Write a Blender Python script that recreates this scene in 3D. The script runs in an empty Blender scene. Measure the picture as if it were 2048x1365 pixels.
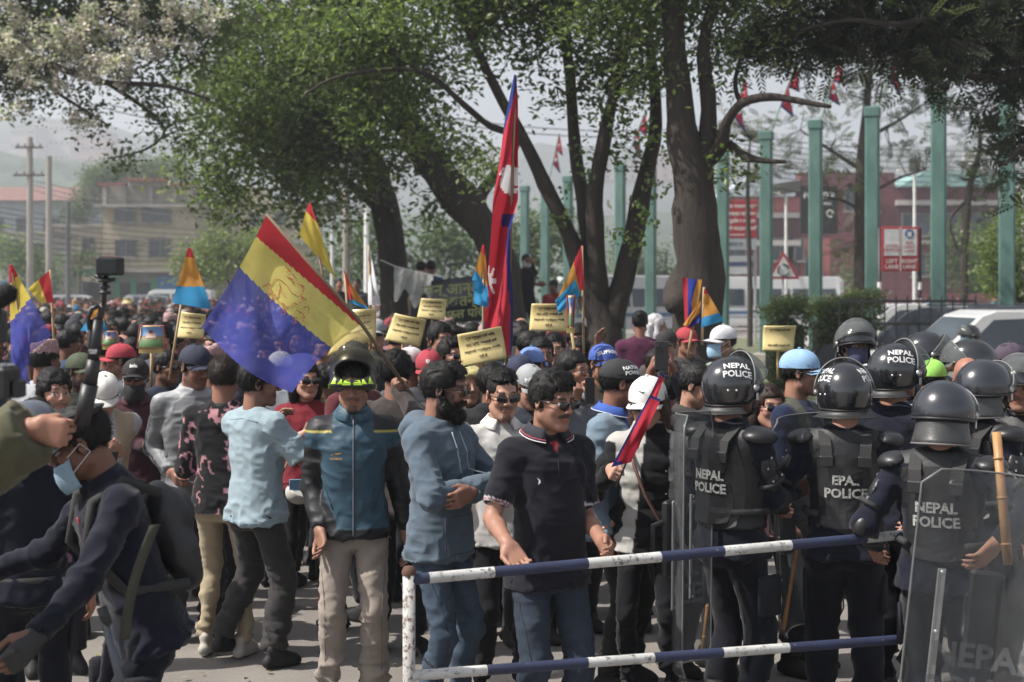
import bpy, math, random
import numpy as np
from mathutils import Vector, Matrix
from mathutils.bvhtree import BVHTree
rnd = random.Random(7)
rng = np.random.default_rng(11)
A = np.array
R_ = math.radians
scene = bpy.context.scene
COL = scene.collection

# ------------------------------------------------------------------ camera, sky, sun, exposure
HC, FPX, HY = 2.05, 2844.0, 580.0
cam_d = bpy.data.cameras.new('camera'); cam = bpy.data.objects.new('camera', cam_d); COL.objects.link(cam)
cam.location = (0, 0, HC); cam.rotation_euler = (R_(90), 0, 0)
cam_d.sensor_width = 36.0; cam_d.lens = 36.0 * FPX / 2048
cam_d.shift_y = -(682.5 - HY) / 2048
cam_d.clip_end = 5000
cam_d.dof.use_dof = True; cam_d.dof.focus_distance = 6.9; cam_d.dof.aperture_fstop = 3.2
scene.camera = cam
SUN = Vector((-0.60, -0.12, 0.79)).normalized()
elev = math.asin(SUN.z); azim = math.atan2(SUN.x, SUN.y)
world = bpy.data.worlds.new("World"); scene.world = world; world.use_nodes = True
wn = world.node_tree; wn.nodes.clear()
sky = wn.nodes.new('ShaderNodeTexSky'); sky.sky_type = 'NISHITA'; sky.sun_disc = False
sky.sun_elevation = elev; sky.sun_rotation = azim
sky.air_density = 1.0; sky.dust_density = 4.5; sky.ozone_density = 1.0; sky.altitude = 1300
bg = wn.nodes.new('ShaderNodeBackground'); bg.inputs[1].default_value = 0.105
hs = wn.nodes.new('ShaderNodeHueSaturation'); hs.inputs['Saturation'].default_value = 0.38
wo = wn.nodes.new('ShaderNodeOutputWorld')
wn.links.new(sky.outputs[0], hs.inputs['Color']); wn.links.new(hs.outputs[0], bg.inputs[0]); wn.links.new(bg.outputs[0], wo.inputs[0])
sd = bpy.data.lights.new('sun', 'SUN'); sd.energy = 5.0; sd.angle = R_(0.6); sd.color = (1, .95, .88)
sun = bpy.data.objects.new('sun', sd); COL.objects.link(sun); sun.rotation_euler = SUN.to_track_quat('Z', 'Y').to_euler()
scene.view_settings.view_transform = 'Standard'; scene.view_settings.look = 'None'
scene.view_settings.exposure = 0.80; scene.view_settings.gamma = 1.0; scene.view_settings.use_curve_mapping = False
scene.cycles.max_bounces = 6; scene.cycles.transparent_max_bounces = 12; scene.cycles.volume_bounces = 0
scene.cycles.diffuse_bounces = 2; scene.cycles.glossy_bounces = 2; scene.cycles.transmission_bounces = 4
scene.cycles.use_denoising = True; scene.cycles.volume_step_rate = 10; scene.cycles.use_adaptive_sampling = True
scene.cycles.adaptive_threshold = 0.02

def P(px, py, D):
    return A([(px - 1024) / FPX * D, D, HC - (py - HY) / FPX * D])

# ------------------------------------------------------------------ basic mesh helpers
def tag(o, label=None, cat=None, group=None, kind=None):
    if label: o['label'] = label
    if cat: o['category'] = cat
    if group: o['group'] = group
    if kind: o['kind'] = kind
    return o

def empty(name, loc=(0, 0, 0), rz=0.0):
    o = bpy.data.objects.new(name, None); COL.objects.link(o); o.empty_display_size = .1
    o.location = tuple(loc); o.rotation_euler = (0, 0, rz); return o

def mesh(name, V, F, mat=None, parent=None, smooth=True, col=None, mats=None, mi=None, link=True):
    """V (n,3), F (m,k) array or list of tuples"""
    me = bpy.data.meshes.new(name)
    V = np.asarray(V, dtype=np.float32)
    if isinstance(F, np.ndarray) and F.ndim == 2:
        m, k = F.shape
        me.vertices.add(len(V)); me.vertices.foreach_set('co', V.ravel())
        me.loops.add(m * k); me.loops.foreach_set('vertex_index', F.astype(np.int32).ravel())
        me.polygons.add(m); me.polygons.foreach_set('loop_start', np.arange(0, m * k, k, dtype=np.int32))
        me.update(calc_edges=True)
    else:
        me.from_pydata([tuple(map(float, v)) for v in V], [], [tuple(int(i) for i in f) for f in F]); me.update()
    if len(me.polygons):
        me.polygons.foreach_set('use_smooth', np.full(len(me.polygons), bool(smooth)))
    if col is not None:
        a = me.color_attributes.new('Col', 'FLOAT_COLOR', 'POINT')
        c4 = np.ones((len(V), 4), np.float32); c4[:, :3] = col
        a.data.foreach_set('color', c4.ravel())
    for x in (mats or ([mat] if mat else [])): me.materials.append(x)
    if mi is not None: me.polygons.foreach_set('material_index', np.asarray(mi, dtype=np.int32))
    if not link: return me
    o = bpy.data.objects.new(name, me); COL.objects.link(o)
    if parent is not None: o.parent = parent
    return o

class MB:
    """collects primitives into one mesh"""
    def __init__(s): s.V = []; s.F = []; s.n = 0; s.S = []
    def add(s, V, F):
        V = np.asarray(V, float)
        s.V.append(V); s.F += [tuple(i + s.n for i in f) for f in F]; s.n += len(V)
    def box(s, c, size, rz=0.0, M=None, bevel=0.0):
        hx, hy, hz = [q / 2 for q in size]
        b = min(bevel, hx * .9, hy * .9, hz * .9)
        if b <= 0:
            V = A([[x, y, z] for x in (-hx, hx) for y in (-hy, hy) for z in (-hz, hz)])
            F = [(0, 1, 3, 2), (4, 6, 7, 5), (0, 4, 5, 1), (2, 3, 7, 6), (0, 2, 6, 4), (1, 5, 7, 3)]
        else:
            ring = []
            for sx, sy in ((1, 1), (-1, 1), (-1, -1), (1, -1)):
                p1 = (sx * hx, sy * (hy - b)); p2 = (sx * (hx - b), sy * hy)
                ring += [p1, p2] if sx * sy > 0 else [p2, p1]
            ins = [(x * (hx - b) / hx, y * (hy - b) / hy) for x, y in ring]
            V = [(x, y, -hz) for x, y in ins] + [(x, y, -hz + b) for x, y in ring] + [(x, y, hz - b) for x, y in ring] + [(x, y, hz) for x, y in ins]
            V = A(V); F = [tuple(range(7, -1, -1)), tuple(range(24, 32))]
            for r in range(3):
                for i in range(8): j = (i + 1) % 8; F.append((r * 8 + i, r * 8 + j, (r + 1) * 8 + j, (r + 1) * 8 + i))
        if rz: V = V @ A([[math.cos(rz), math.sin(rz), 0], [-math.sin(rz), math.cos(rz), 0], [0, 0, 1]])
        if M is not None: V = V @ np.asarray(M).T
        s.add(V + A(c), F); return s
    def tube(s, pts, rad, n=8, caps=True):
        pts = [A(p, dtype=float) for p in pts]; rad = [rad] * len(pts) if np.isscalar(rad) else rad
        V = []; prev = None
        for i, p in enumerate(pts):
            d = pts[min(i + 1, len(pts) - 1)] - pts[max(i - 1, 0)]; d = d / (np.linalg.norm(d) + 1e-9)
            if prev is None:
                u = np.cross(d, [0, 0, 1.0]) if abs(d[2]) < .95 else np.cross(d, [0, 1.0, 0])
            else: u = prev - d * np.dot(prev, d)
            u = u / (np.linalg.norm(u) + 1e-9); prev = u; w = np.cross(d, u)
            for k in range(n):
                a = 2 * math.pi * k / n; V.append(p + rad[i] * (u * math.cos(a) + w * math.sin(a)))
        F = [(i * n + k, i * n + (k + 1) % n, (i + 1) * n + (k + 1) % n, (i + 1) * n + k) for i in range(len(pts) - 1) for k in range(n)]
        if caps: F += [tuple(range(n - 1, -1, -1)), tuple((len(pts) - 1) * n + k for k in range(n))]
        s.add(V, F); return s
    def lathe(s, prof, n=16, M=None, c=(0, 0, 0), sx=1, sy=1):
        V = []
        for r, z in prof:
            for k in range(n):
                a = 2 * math.pi * k / n; V.append((r * math.cos(a) * sx, r * math.sin(a) * sy, z))
        F = [(i * n + k, i * n + (k + 1) % n, (i + 1) * n + (k + 1) % n, (i + 1) * n + k) for i in range(len(prof) - 1) for k in range(n)]
        V = A(V)
        if M is not None: V = V @ np.asarray(M).T
        s.add(V + A(c), F); return s
    def quad(s, a, b, c, d): s.add([a, b, c, d], [(0, 1, 2, 3)]); return s
    def prism(s, poly, y0, y1, M=None, c=(0, 0, 0)):
        """poly in x,z extruded along y"""
        n = len(poly); V = A([(x, y0, z) for x, z in poly] + [(x, y1, z) for x, z in poly])
        F = [tuple(range(n)), tuple(range(2 * n - 1, n - 1, -1))] + [(i, i + n, (i + 1) % n + n, (i + 1) % n) for i in range(n)]
        if M is not None: V = V @ np.asarray(M).T
        s.add(V + A(c), F); return s
    def out(s, name, mat, parent=None, smooth=False, **k):
        return mesh(name, np.concatenate(s.V), s.F, mat, parent, smooth, **k)

def rotz(a): c, s = math.cos(a), math.sin(a); return A([[c, -s, 0], [s, c, 0], [0, 0, 1.]])
def rotx(a): c, s = math.cos(a), math.sin(a); return A([[1., 0, 0], [0, c, -s], [0, s, c]])
def roty(a): c, s = math.cos(a), math.sin(a); return A([[c, 0, s], [0, 1., 0], [-s, 0, c]])
def unit(v): v = np.asarray(v, float); return v / (np.linalg.norm(v) + 1e-12)
def grid_faces(nu, nv, wrap=False):
    i, j = np.meshgrid(np.arange(nu - 1), np.arange(nv if wrap else nv - 1), indexing='ij'); j2 = (j + 1) % nv
    return np.stack([i * nv + j, (i + 1) * nv + j, (i + 1) * nv + j2, i * nv + j2], -1).reshape(-1, 4)

# ------------------------------------------------------------------ noise in numpy
def _h(ix, iy, iz, s):
    n = (ix * 374761393 + iy * 668265263 + iz * 2147483647 + s * 974711) & 0xffffffff
    n = ((n ^ (n >> 13)) * 1274126177) & 0xffffffff
    return ((n ^ (n >> 16)) & 0xffff) / 65535.0
def vn(p, s=0):
    p = np.asarray(p, float); i = np.floor(p).astype(np.int64); f = p - i; f = f * f * (3 - 2 * f); r = 0
    for dx in (0, 1):
        for dy in (0, 1):
            for dz in (0, 1):
                w = (f[:, 0] if dx else 1 - f[:, 0]) * (f[:, 1] if dy else 1 - f[:, 1]) * (f[:, 2] if dz else 1 - f[:, 2])
                r = r + w * _h(i[:, 0] + dx, i[:, 1] + dy, i[:, 2] + dz, s)
    return r * 2 - 1
def fbm(p, s=0, o=3): return sum(vn(p * 2 ** k, s + k) / 2 ** k for k in range(o))
def ridge(p, s=0): return 1 - 2.2 * np.abs(vn(p, s))

# ------------------------------------------------------------------ implicit surface builder
class Field:
    def __init__(s, lo, hi, vs):
        s.lo = A(lo, dtype=float); s.vs = vs; n = np.ceil((A(hi) - s.lo) / vs).astype(int) + 1
        s.n = n; s.D = np.full(n, .2, np.float32)
        s.ax = [(s.lo[i] + np.arange(n[i]) * vs).astype(np.float32) for i in range(3)]
    def reg(s, lo, hi):
        a = [max(0, int((lo[i] - s.lo[i]) / s.vs)) for i in range(3)]; b = [min(s.n[i], int((hi[i] - s.lo[i]) / s.vs) + 2) for i in range(3)]
        if any(b[i] <= a[i] for i in range(3)): return None
        return tuple(slice(a[i], b[i]) for i in range(3))
    def put(s, sl, d, k, op='+'):
        if op == '+':
            a = s.D[sl]; h = np.clip(.5 + .5 * (d - a) / k, 0, 1); s.D[sl] = d * (1 - h) + a * h - k * h * (1 - h)
        else:
            a = s.D[sl]; b = -d; h = np.clip(.5 - .5 * (b - a) / k, 0, 1); s.D[sl] = b * (1 - h) + a * h + k * h * (1 - h)
    def xyz(s, sl): return s.ax[0][sl[0]][:, None, None], s.ax[1][sl[1]][None, :, None], s.ax[2][sl[2]][None, None, :]
    def cap(s, a, b, ra, rb=None, k=.012, op='+', cut=False, cuta=False):
        a = A(a, dtype=float); b = A(b, dtype=float); rb = ra if rb is None else rb; m = max(ra, rb) + k + 2 * s.vs
        sl = s.reg(np.minimum(a, b) - m, np.maximum(a, b) + m)
        if sl is None: return s
        X, Y, Z = s.xyz(sl); ba = b - a; L = max(np.dot(ba, ba), 1e-9)
        t = ((X - a[0]) * ba[0] + (Y - a[1]) * ba[1] + (Z - a[2]) * ba[2]) / L; tc = np.clip(t, 0, 1)
        d = np.sqrt((X - a[0] - tc * ba[0]) ** 2 + (Y - a[1] - tc * ba[1]) ** 2 + (Z - a[2] - tc * ba[2]) ** 2) - (ra + (rb - ra) * tc)
        if cut: d = np.maximum(d, (t - 1) * math.sqrt(L))
        if cuta: d = np.maximum(d, -t * math.sqrt(L))
        s.put(sl, d, k, op); return s
    def ell(s, c, r, R=None, k=.012, op='+'):
        c = A(c, dtype=float); r = A(r, dtype=float); m = max(r) + k + 2 * s.vs; sl = s.reg(c - m, c + m)
        if sl is None: return s
        X, Y, Z = s.xyz(sl); q = (X - c[0], Y - c[1], Z - c[2])
        if R is not None: q = tuple(q[0] * R[0, i] + q[1] * R[1, i] + q[2] * R[2, i] for i in range(3))
        k0 = np.sqrt((q[0] / r[0]) ** 2 + (q[1] / r[1]) ** 2 + (q[2] / r[2]) ** 2)
        k1 = np.sqrt((q[0] / r[0] ** 2) ** 2 + (q[1] / r[1] ** 2) ** 2 + (q[2] / r[2] ** 2) ** 2) + 1e-9
        s.put(sl, k0 * (k0 - 1) / k1, k, op); return s
    def plane(s, p, n):
        """keep the side the normal points away from"""
        X, Y, Z = s.xyz((slice(None),) * 3); n = unit(n)
        s.D = np.maximum(s.D, ((X - p[0]) * n[0] + (Y - p[1]) * n[1] + (Z - p[2]) * n[2]).astype(np.float32)); return s
    def loft(s, O, M, zs, rx, ry, yo, k=.02, p=2.4, m=.3):
        """stack of super-ellipses along z of frame M at O"""
        c = O + M @ A([0, 0, (zs[0] + zs[-1]) / 2]); h = (zs[-1] - zs[0]) / 2 + m; sl = s.reg(c - h, c + h)
        if sl is None: return s
        X, Y, Z = s.xyz(sl); q = (X - O[0], Y - O[1], Z - O[2])
        x, y, z = [q[0] * M[0, i] + q[1] * M[1, i] + q[2] * M[2, i] for i in range(3)]
        a = np.interp(z, zs, rx); b = np.interp(z, zs, ry); y = y - np.interp(z, zs, yo)
        d = (((np.abs(x) / a) ** p + (np.abs(y) / b) ** p) ** (1 / p) - 1) * np.minimum(a, b)
        d = np.maximum(d, np.maximum(z - zs[-1], zs[0] - z)); s.put(sl, d.astype(np.float32), k); return s
    def net(s):
        D = s.D; D[0], D[-1], D[:, 0], D[:, -1], D[:, :, 0], D[:, :, -1] = [.1] * 6
        I = D < 0; nx, ny, nz = D.shape
        c = sum(I[i:nx - 1 + i, j:ny - 1 + j, k:nz - 1 + k].astype(np.int8) for i in (0, 1) for j in (0, 1) for k in (0, 1))
        act = np.argwhere((c > 0) & (c < 8)); ids = np.full(c.shape, -1, np.int64); ids[tuple(act.T)] = np.arange(len(act))
        offs = A([[i, j, k] for i in (0, 1) for j in (0, 1) for k in (0, 1)])
        val = np.stack([D[tuple((act + o).T)] for o in offs], 1)
        acc = np.zeros((len(act), 3)); cnt = np.zeros(len(act))
        for a in range(8):
            for ax, st in ((0, 4), (1, 2), (2, 1)):
                if not (a & st):
                    b = a | st; va, vb = val[:, a], val[:, b]; m = (va < 0) != (vb < 0)
                    t = np.where(m, va / np.where(m, va - vb, 1), 0); e = np.zeros((len(act), 3)) + offs[a]; e[:, ax] += t
                    acc += e * m[:, None]; cnt += m
        V = (act + acc / cnt[:, None]) * s.vs + s.lo
        F = []
        for ax in range(3):
            sh = [slice(None)] * 3; s0 = list(sh); s1 = list(sh); s0[ax] = slice(0, -1); s1[ax] = slice(1, None)
            a, b = I[tuple(s0)], I[tuple(s1)]; u, v = (ax + 1) % 3, (ax + 2) % 3
            e = np.argwhere(a != b); e = e[(e[:, u] > 0) & (e[:, v] > 0) & (e[:, u] < D.shape[u] - 1) & (e[:, v] < D.shape[v] - 1)]
            if not len(e): continue
            du = np.zeros(3, int); du[u] = 1; dv = np.zeros(3, int); dv[v] = 1
            q = np.stack([ids[tuple((e - du - dv).T)], ids[tuple((e - dv).T)], ids[tuple(e.T)], ids[tuple((e - du).T)]], 1)
            fl = ~a[tuple(e.T)]; q[fl] = q[fl][:, ::-1]; F.append(q)
        F = np.concatenate(F); return V, F[(F >= 0).all(1)]

def vnormals(V, F):
    n = np.cross(V[F[:, 2]] - V[F[:, 0]], V[F[:, 3]] - V[F[:, 1]]); N = np.zeros_like(V)
    for i in range(4): np.add.at(N, F[:, i], n)
    return N / (np.linalg.norm(N, axis=1, keepdims=True) + 1e-12)

def bvh(V, F): return BVHTree.FromPolygons([tuple(map(float, v)) for v in V], [tuple(int(i) for i in f) for f in F])

def conform(V2, O, ux, uy, n, tree, off=.002, back=.25):
    """lay flat shape vertices (x,y) onto a surface; rays run against n"""
    out = []; last = None; n = unit(n); nv = Vector(n)
    for x, y in V2:
        p = O + ux * x + uy * y + n * back
        h = tree.ray_cast(Vector(p), -nv, back * 2.5)
        if h[0] is not None: last = (Vector(p) - h[0]).dot(nv)
        dd = last if last is not None else back
        out.append(p - n * (dd - off))
    return A(out)

_tc = {}
def textmesh(t, bold=.02, align='CENTER', spacing=1.0):
    key = (t, bold, align, spacing)
    if key not in _tc:
        cu = bpy.data.curves.new('t', 'FONT'); cu.body = t; cu.size = 1; cu.align_x = align; cu.align_y = 'CENTER'; cu.offset = bold; cu.space_character = spacing
        cu.resolution_u = 2; cu.fill_mode = 'BOTH' if False else 'FRONT'
        ob = bpy.data.objects.new('t', cu); COL.objects.link(ob); bpy.context.view_layer.update()
        dg = bpy.context.evaluated_depsgraph_get(); me = bpy.data.meshes.new_from_object(ob.evaluated_get(dg))
        V = A([v.co[:2] for v in me.vertices]) if len(me.vertices) else np.zeros((0, 2)); F = [tuple(p.vertices) for p in me.polygons]
        bpy.data.objects.remove(ob); bpy.data.curves.remove(cu); bpy.data.meshes.remove(me); _tc[key] = (V, F)
    return _tc[key]

# ------------------------------------------------------------------ materials
def lin(r, g=None, b=None):
    if isinstance(r, str): r, g, b = [int(r[i:i + 2], 16) / 255 for i in (0, 2, 4)]
    f = lambda v: v / 12.92 if v <= .04045 else ((v + .055) / 1.055) ** 2.4
    c = (f(r), f(g), f(b)); l = .3 * c[0] + .6 * c[1] + .1 * c[2]
    return tuple(l + (v - l) * .86 for v in c)
class NT:
    def __init__(s, name):
        s.m = bpy.data.materials.new(name); s.m.use_nodes = True; s.t = s.m.node_tree; s.t.nodes.clear()
        s.o = s.t.nodes.new('ShaderNodeOutputMaterial'); s.b = s.t.nodes.new('ShaderNodeBsdfPrincipled'); s.l(s.b.outputs[0], s.o.inputs[0])
    def l(s, a, b): s.t.links.new(a, b)
    def n(s, ty, **k):
        x = s.t.nodes.new(ty)
        for a, v in k.items():
            if a in x.inputs: x.inputs[a].default_value = v
            else: setattr(x, a, v)
        return x
    def noise(s, scale, detail=3, rough=.6, vec=None, stretch=None, coord='Object'):
        tc = s.n('ShaderNodeTexCoord'); x = s.n('ShaderNodeTexNoise'); x.inputs['Scale'].default_value = scale; x.inputs['Detail'].default_value = detail; x.inputs['Roughness'].default_value = rough
        src = tc.outputs[coord]
        if stretch: mp = s.n('ShaderNodeMapping'); mp.inputs['Scale'].default_value = stretch; s.l(src, mp.inputs[0]); src = mp.outputs[0]
        s.l(src, x.inputs['Vector']); return x
    def ramp(s, src, stops):
        r = s.n('ShaderNodeValToRGB'); e = r.color_ramp.elements
        while len(e) > 1: e.remove(e[-1])
        e[0].position = stops[0][0]; e[0].color = (*stops[0][1], 1)
        for p, c in stops[1:]: q = e.new(p); q.color = (*c, 1)
        s.l(src, r.inputs[0]); return r.outputs[0]
    def mix(s, f, a, b, mode='MIX'):
        x = s.n('ShaderNodeMix'); x.data_type = 'RGBA'; x.blend_type = mode
        for i, v in ((0, f), (6, a), (7, b)):
            if isinstance(v, (int, float)): x.inputs[i].default_value = v
            elif isinstance(v, tuple): x.inputs[i].default_value = (*v, 1)
            else: s.l(v, x.inputs[i])
        return x.outputs[2]
    def bump(s, src, strength=.3, dist=.01):
        b = s.n('ShaderNodeBump'); b.inputs['Strength'].default_value = strength; b.inputs['Distance'].default_value = dist
        s.l(src, b.inputs['Height']); s.l(b.outputs[0], s.b.inputs['Normal']); return b
    def set(s, **k):
        for a, v in k.items():
            a = a.replace('_', ' ')
            if isinstance(v, tuple): s.b.inputs[a].default_value = (*v, 1)
            elif isinstance(v, (int, float)): s.b.inputs[a].default_value = v
            else: s.l(v, s.b.inputs[a])
        return s
_mc = {}
def pm(name, col, rough=.6, metal=0.0, var=.18, scale=6, bump=.15, bscale=60, bdist=.004, spec=.5, alpha=1.0, trans=0.0, emit=None):
    """plain procedural material with colour variation and fine relief"""
    if name in _mc: return _mc[name]
    m = NT(name); nz = m.noise(scale, 4); dark = tuple(c * (1 - var) for c in col); lite = tuple(min(1, c * (1 + var)) for c in col)
    m.set(Base_Color=m.ramp(nz.outputs[0], [(.3, dark), (.7, lite)]), Roughness=rough, Metallic=metal, Alpha=alpha)
    m.b.inputs['Specular IOR Level'].default_value = spec; m.b.inputs['Transmission Weight'].default_value = trans
    if bump: m.bump(m.noise(bscale, 3).outputs[0], bump, bdist)
    _mc[name] = m.m; return m.m

def attr_mat(name, rough, bump, bscale, bdist, var=.15, sheen=0.0, sss=0.0, stretch=None, spec=.4, vscale=5, coord='Object', ridged=False):
    if name in _mc: return _mc[name]
    m = NT(name); at = m.n('ShaderNodeAttribute'); at.attribute_name = 'Col'
    nz = m.noise(vscale, 5, coord=coord); v = m.ramp(nz.outputs[0], [(.3, (1 - var,) * 3), (.7, (1 + var,) * 3)])
    m.set(Base_Color=m.mix(1.0, at.outputs['Color'], v, 'MULTIPLY'), Roughness=rough)
    m.b.inputs['Specular IOR Level'].default_value = spec
    if sheen: m.b.inputs['Sheen Weight'].default_value = sheen
    if sss: m.b.inputs['Subsurface Weight'].default_value = sss; m.b.inputs['Subsurface Scale'].default_value = .01
    nb_ = m.noise(bscale, 4, stretch=stretch, coord=coord)
    if ridged: nb_.noise_type = 'RIDGED_MULTIFRACTAL'; nb_.inputs['Distortion'].default_value = .6; nb_.inputs['Detail'].default_value = 2
    m.bump(nb_.outputs[0], bump, bdist)
    _mc[name] = m.m; return m.m
M_CLOTH = attr_mat('woven_cloth', .9, .75, 8, .016, var=.08, sheen=.1, spec=.2, ridged=True)
M_SHINY = attr_mat('nylon_cloth', .55, .75, 9, .016, var=.08, spec=.4, ridged=True)
M_DENIM = attr_mat('denim', .9, .8, 11, .014, var=.2, spec=.15, vscale=9, ridged=True)
M_SKIN = attr_mat('skin', .52, .25, 90, .0015, var=.07, sss=.06, spec=.35, vscale=12)
M_HAIR = attr_mat('hair', .58, .8, 110, .006, var=.35, spec=.28, stretch=(1, .35, .3), vscale=60)
M_PLAST = attr_mat('moulded_plastic', .34, .1, 40, .002, var=.08, spec=.5)
M_RUBB = attr_mat('rubber_sole', .7, .2, 60, .002, var=.1)
# ------------------------------------------------------------------ people
BLACK = lin('17161a'); SKINS = [lin('9c6c54'), lin('8a5e49'), lin('a87862'), lin('744d3c'), lin('805542')]
def ik(a, t, l1, l2, pole):
    a = A(a, dtype=float); t = A(t, dtype=float); d = t - a; L = np.linalg.norm(d); m = (l1 + l2) * .995
    if L > m: t = a + d / L * m; L = m
    L = max(L, abs(l1 - l2) + .02); u = unit(t - a); x = (l1 * l1 - l2 * l2 + L * L) / (2 * L); y = math.sqrt(max(l1 * l1 - x * x, 0))
    p = A(pole, float) - u * np.dot(pole, u); p = unit(p) if np.linalg.norm(p) > 1e-6 else A([0, -1., 0])
    return a + u * x + p * y, t

class Frame:
    def __init__(s, O, M): s.O = A(O, dtype=float); s.M = A(M, dtype=float)
    def w(s, p): return s.O + np.asarray(p, float) @ s.M.T
    def inv(s, p): return (np.asarray(p) - s.O) @ s.M

def skeleton(h, face, build, lean, side, twist, look, pitch, roll, L, R, feet, toloc, shrug=0):
    k = h / 1.72; J = {'k': k}
    U = rotz(R_(twist)) @ rotx(-R_(lean)) @ roty(R_(side)); pel = A([0, 0, .95 * k]); fu = Frame(pel, U * k)   # scaled frame
    J['U'] = fu; nb = fu.w([0, -.015, .50]); J['neck'] = nb
    HR = rotz(R_(look - face)) @ rotx(-R_(pitch)) @ roty(R_(roll)); hk = .45 * k + .55
    hc = nb + U @ A([0, .018, .055]) * k + HR @ A([0, .018, .086]) * hk
    J['H'] = Frame(hc, HR * hk); J['HR'] = HR; J['hk'] = hk
    for nm, sx, spec in (('L', -1, L), ('R', 1, R)):
        sh = fu.w([sx * .172 * build, -.01, .418 + shrug]); spec = dict(spec or {})
        if 'grip' in spec:
            G = toloc(spec['grip']); al = unit(spec['along']); al = toloc(al, True)
            d0 = unit(G - sh); d0 = unit(d0 - al * np.dot(d0, al) + al * .0); t = al if spec.get('up', 1) > 0 else -al
            n = np.cross(t, d0) if nm == 'R' else np.cross(d0, t); W = G - d0 * .075 - n * .032; hd, hp = d0, n
            curl = (68, 85, 60)
        else:
            W = spec.get('at', (sx * .25 * build, .05, .80 * k)); W = toloc(W) if spec.get('world') else A(W, dtype=float)
            hd = spec.get('dir'); hp = spec.get('palm'); curl = spec.get('curl', (22, 30, 18))
        pole = A(spec.get('pole', (sx * .35, -1, -.25)), dtype=float)
        E, W = ik(sh, W, .295 * k, .255 * k, pole)
        if 'elbow' in spec: E = A(spec['elbow'], dtype=float)
        hd = unit(W - E) if hd is None else unit(hd)
        if hp is None: hp = A([-sx, .25, 0.])
        hp = unit(A(hp, dtype=float) - hd * np.dot(hp, hd))
        J[nm] = dict(S=sh, E=E, W=W, d=hd, n=hp, t=np.cross(hd, hp) if nm == 'R' else np.cross(hp, hd), curl=curl, thumb=spec.get('thumb', 1), point=spec.get('point', 0), hide=spec.get('hide', 0))
    feet = feet or ((-.11, .02, 8, 0), (.11, .0, -8, 0))
    for nm, (fx, fy, ta, hr) in zip(('l', 'r'), feet):
        hip = A([(-.083 if nm == 'l' else .083), 0, .88 * k]); an = A([fx, fy, .085 * k + hr])
        kn, an = ik(hip, an, .42 * k, .40 * k, (math.sin(-R_(ta)) * .4, 1, 0)); J[nm] = dict(H=hip, K=kn, A=an, ta=ta, hr=hr)
    return J

def head_sdf(f, H, hk, female=0, chubby=0.0):
    M = H.M / hk; w = H.w; q = lambda *r: A(r) * hk
    f.ell(w([0, -.016, .036]), q(.076, .098, .086), M, k=.01)
    f.ell(w([0, .022, -.03]), q(.061 + chubby, .066, .083), M, k=.02)
    for s in (-1, 1):
        f.cap(w([s * .050, .0, -.058]), w([s * .020, .062, -.098]), .020 * hk + chubby, .016 * hk, k=.03)
        f.ell(w([s * .040, .060, -.022]), q(.024, .022, .024), M, k=.014)
    f.ell(w([0, .070, -.097]), q(.022, .019, .017), M, k=.02)
    f.cap(w([-.036, .077, .030]), w([.036, .077, .030]), .011 * hk, k=.014)
    for s in (-1, 1): f.ell(w([s * .032, .099, .007]), q(.019, .016, .012), M, k=.008, op='-')
    for s in (-1, 1): f.ell(w([s * .0315, .074, .006]), q(.0125, .0135, .0115), M, k=.003)
    f.cap(w([0, .086, .018]), w([0, .108, -.022]), .0075 * hk, .0105 * hk, k=.012)
    for s in (-1, 1): f.ell(w([s * .0125, .098, -.027]), q(.008, .010, .007), M, k=.005)
    f.cap(w([-.019, .082, -.0555]), w([.019, .082, -.0555]), .0075 * hk, k=.007); f.cap(w([-.015, .083, -.067]), w([.015, .083, -.067]), .0078 * hk, k=.006)
    for s in (-1, 1):
        f.ell(w([s * .080, -.012, .0]), q(.009, .019, .032), M @ rotz(-s * .35), k=.006); f.ell(w([s * .085, -.008, .004]), q(.006, .010, .018), M @ rotz(-s * .35), k=.004, op='-')

def hand_sdf(f, a, k, side):
    W, d, n, t = a['W'], a['d'], a['n'], a['t']; c1, c2, c3 = a['curl']; W = A(W)
    f.cap(W - d * .02, W + d * .015, .026 * k, .024 * k, k=.02)
    for i, (o, L) in enumerate(((.032, .074), (.011, .082), (-.010, .076), (-.030, .062))):
        m = W + d * (.088 - abs(i - 1) * .004) * k + t * o * k
        f.cap(W + d * .02 + t * o * .75 * k, m, .0155 * k, .0125 * k, k=.016)
        cc = (c1 * .25, c2 * .2, c3 * .2) if (a['point'] and i == 0) else (c1 + i * 2, c2, c3); p = m; ang = 0
        for j, fr in enumerate((.45, .31, .24)):
            ang += R_(cc[j]); q = p + (d * math.cos(ang) + n * math.sin(ang)) * L * fr * k
            f.cap(p, q, (.0090 - j * .0006) * k, (.0086 - j * .0009) * k, k=.002); p = q
    b = W + d * .022 * k + t * .026 * k; g = min(1, c1 / 70)
    p1 = b + unit(d * (.75 + .1 * g) + t * (.75 - .35 * g) + n * (.25 + .55 * g)) * .042 * k; f.cap(b, p1, .0165 * k, .012 * k, k=.014)
    p2 = p1 + unit(d * .95 + t * (.25 - .75 * g) + n * (.2 + .45 * g)) * .032 * k; f.cap(p1, p2, .0108 * k, .0098 * k, k=.003)
    f.cap(p2, p2 + unit(d * .9 - t * .5 * g + n * (.15 + .3 * g)) * .024 * k, .0100 * k, .0085 * k, k=.003)

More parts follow.
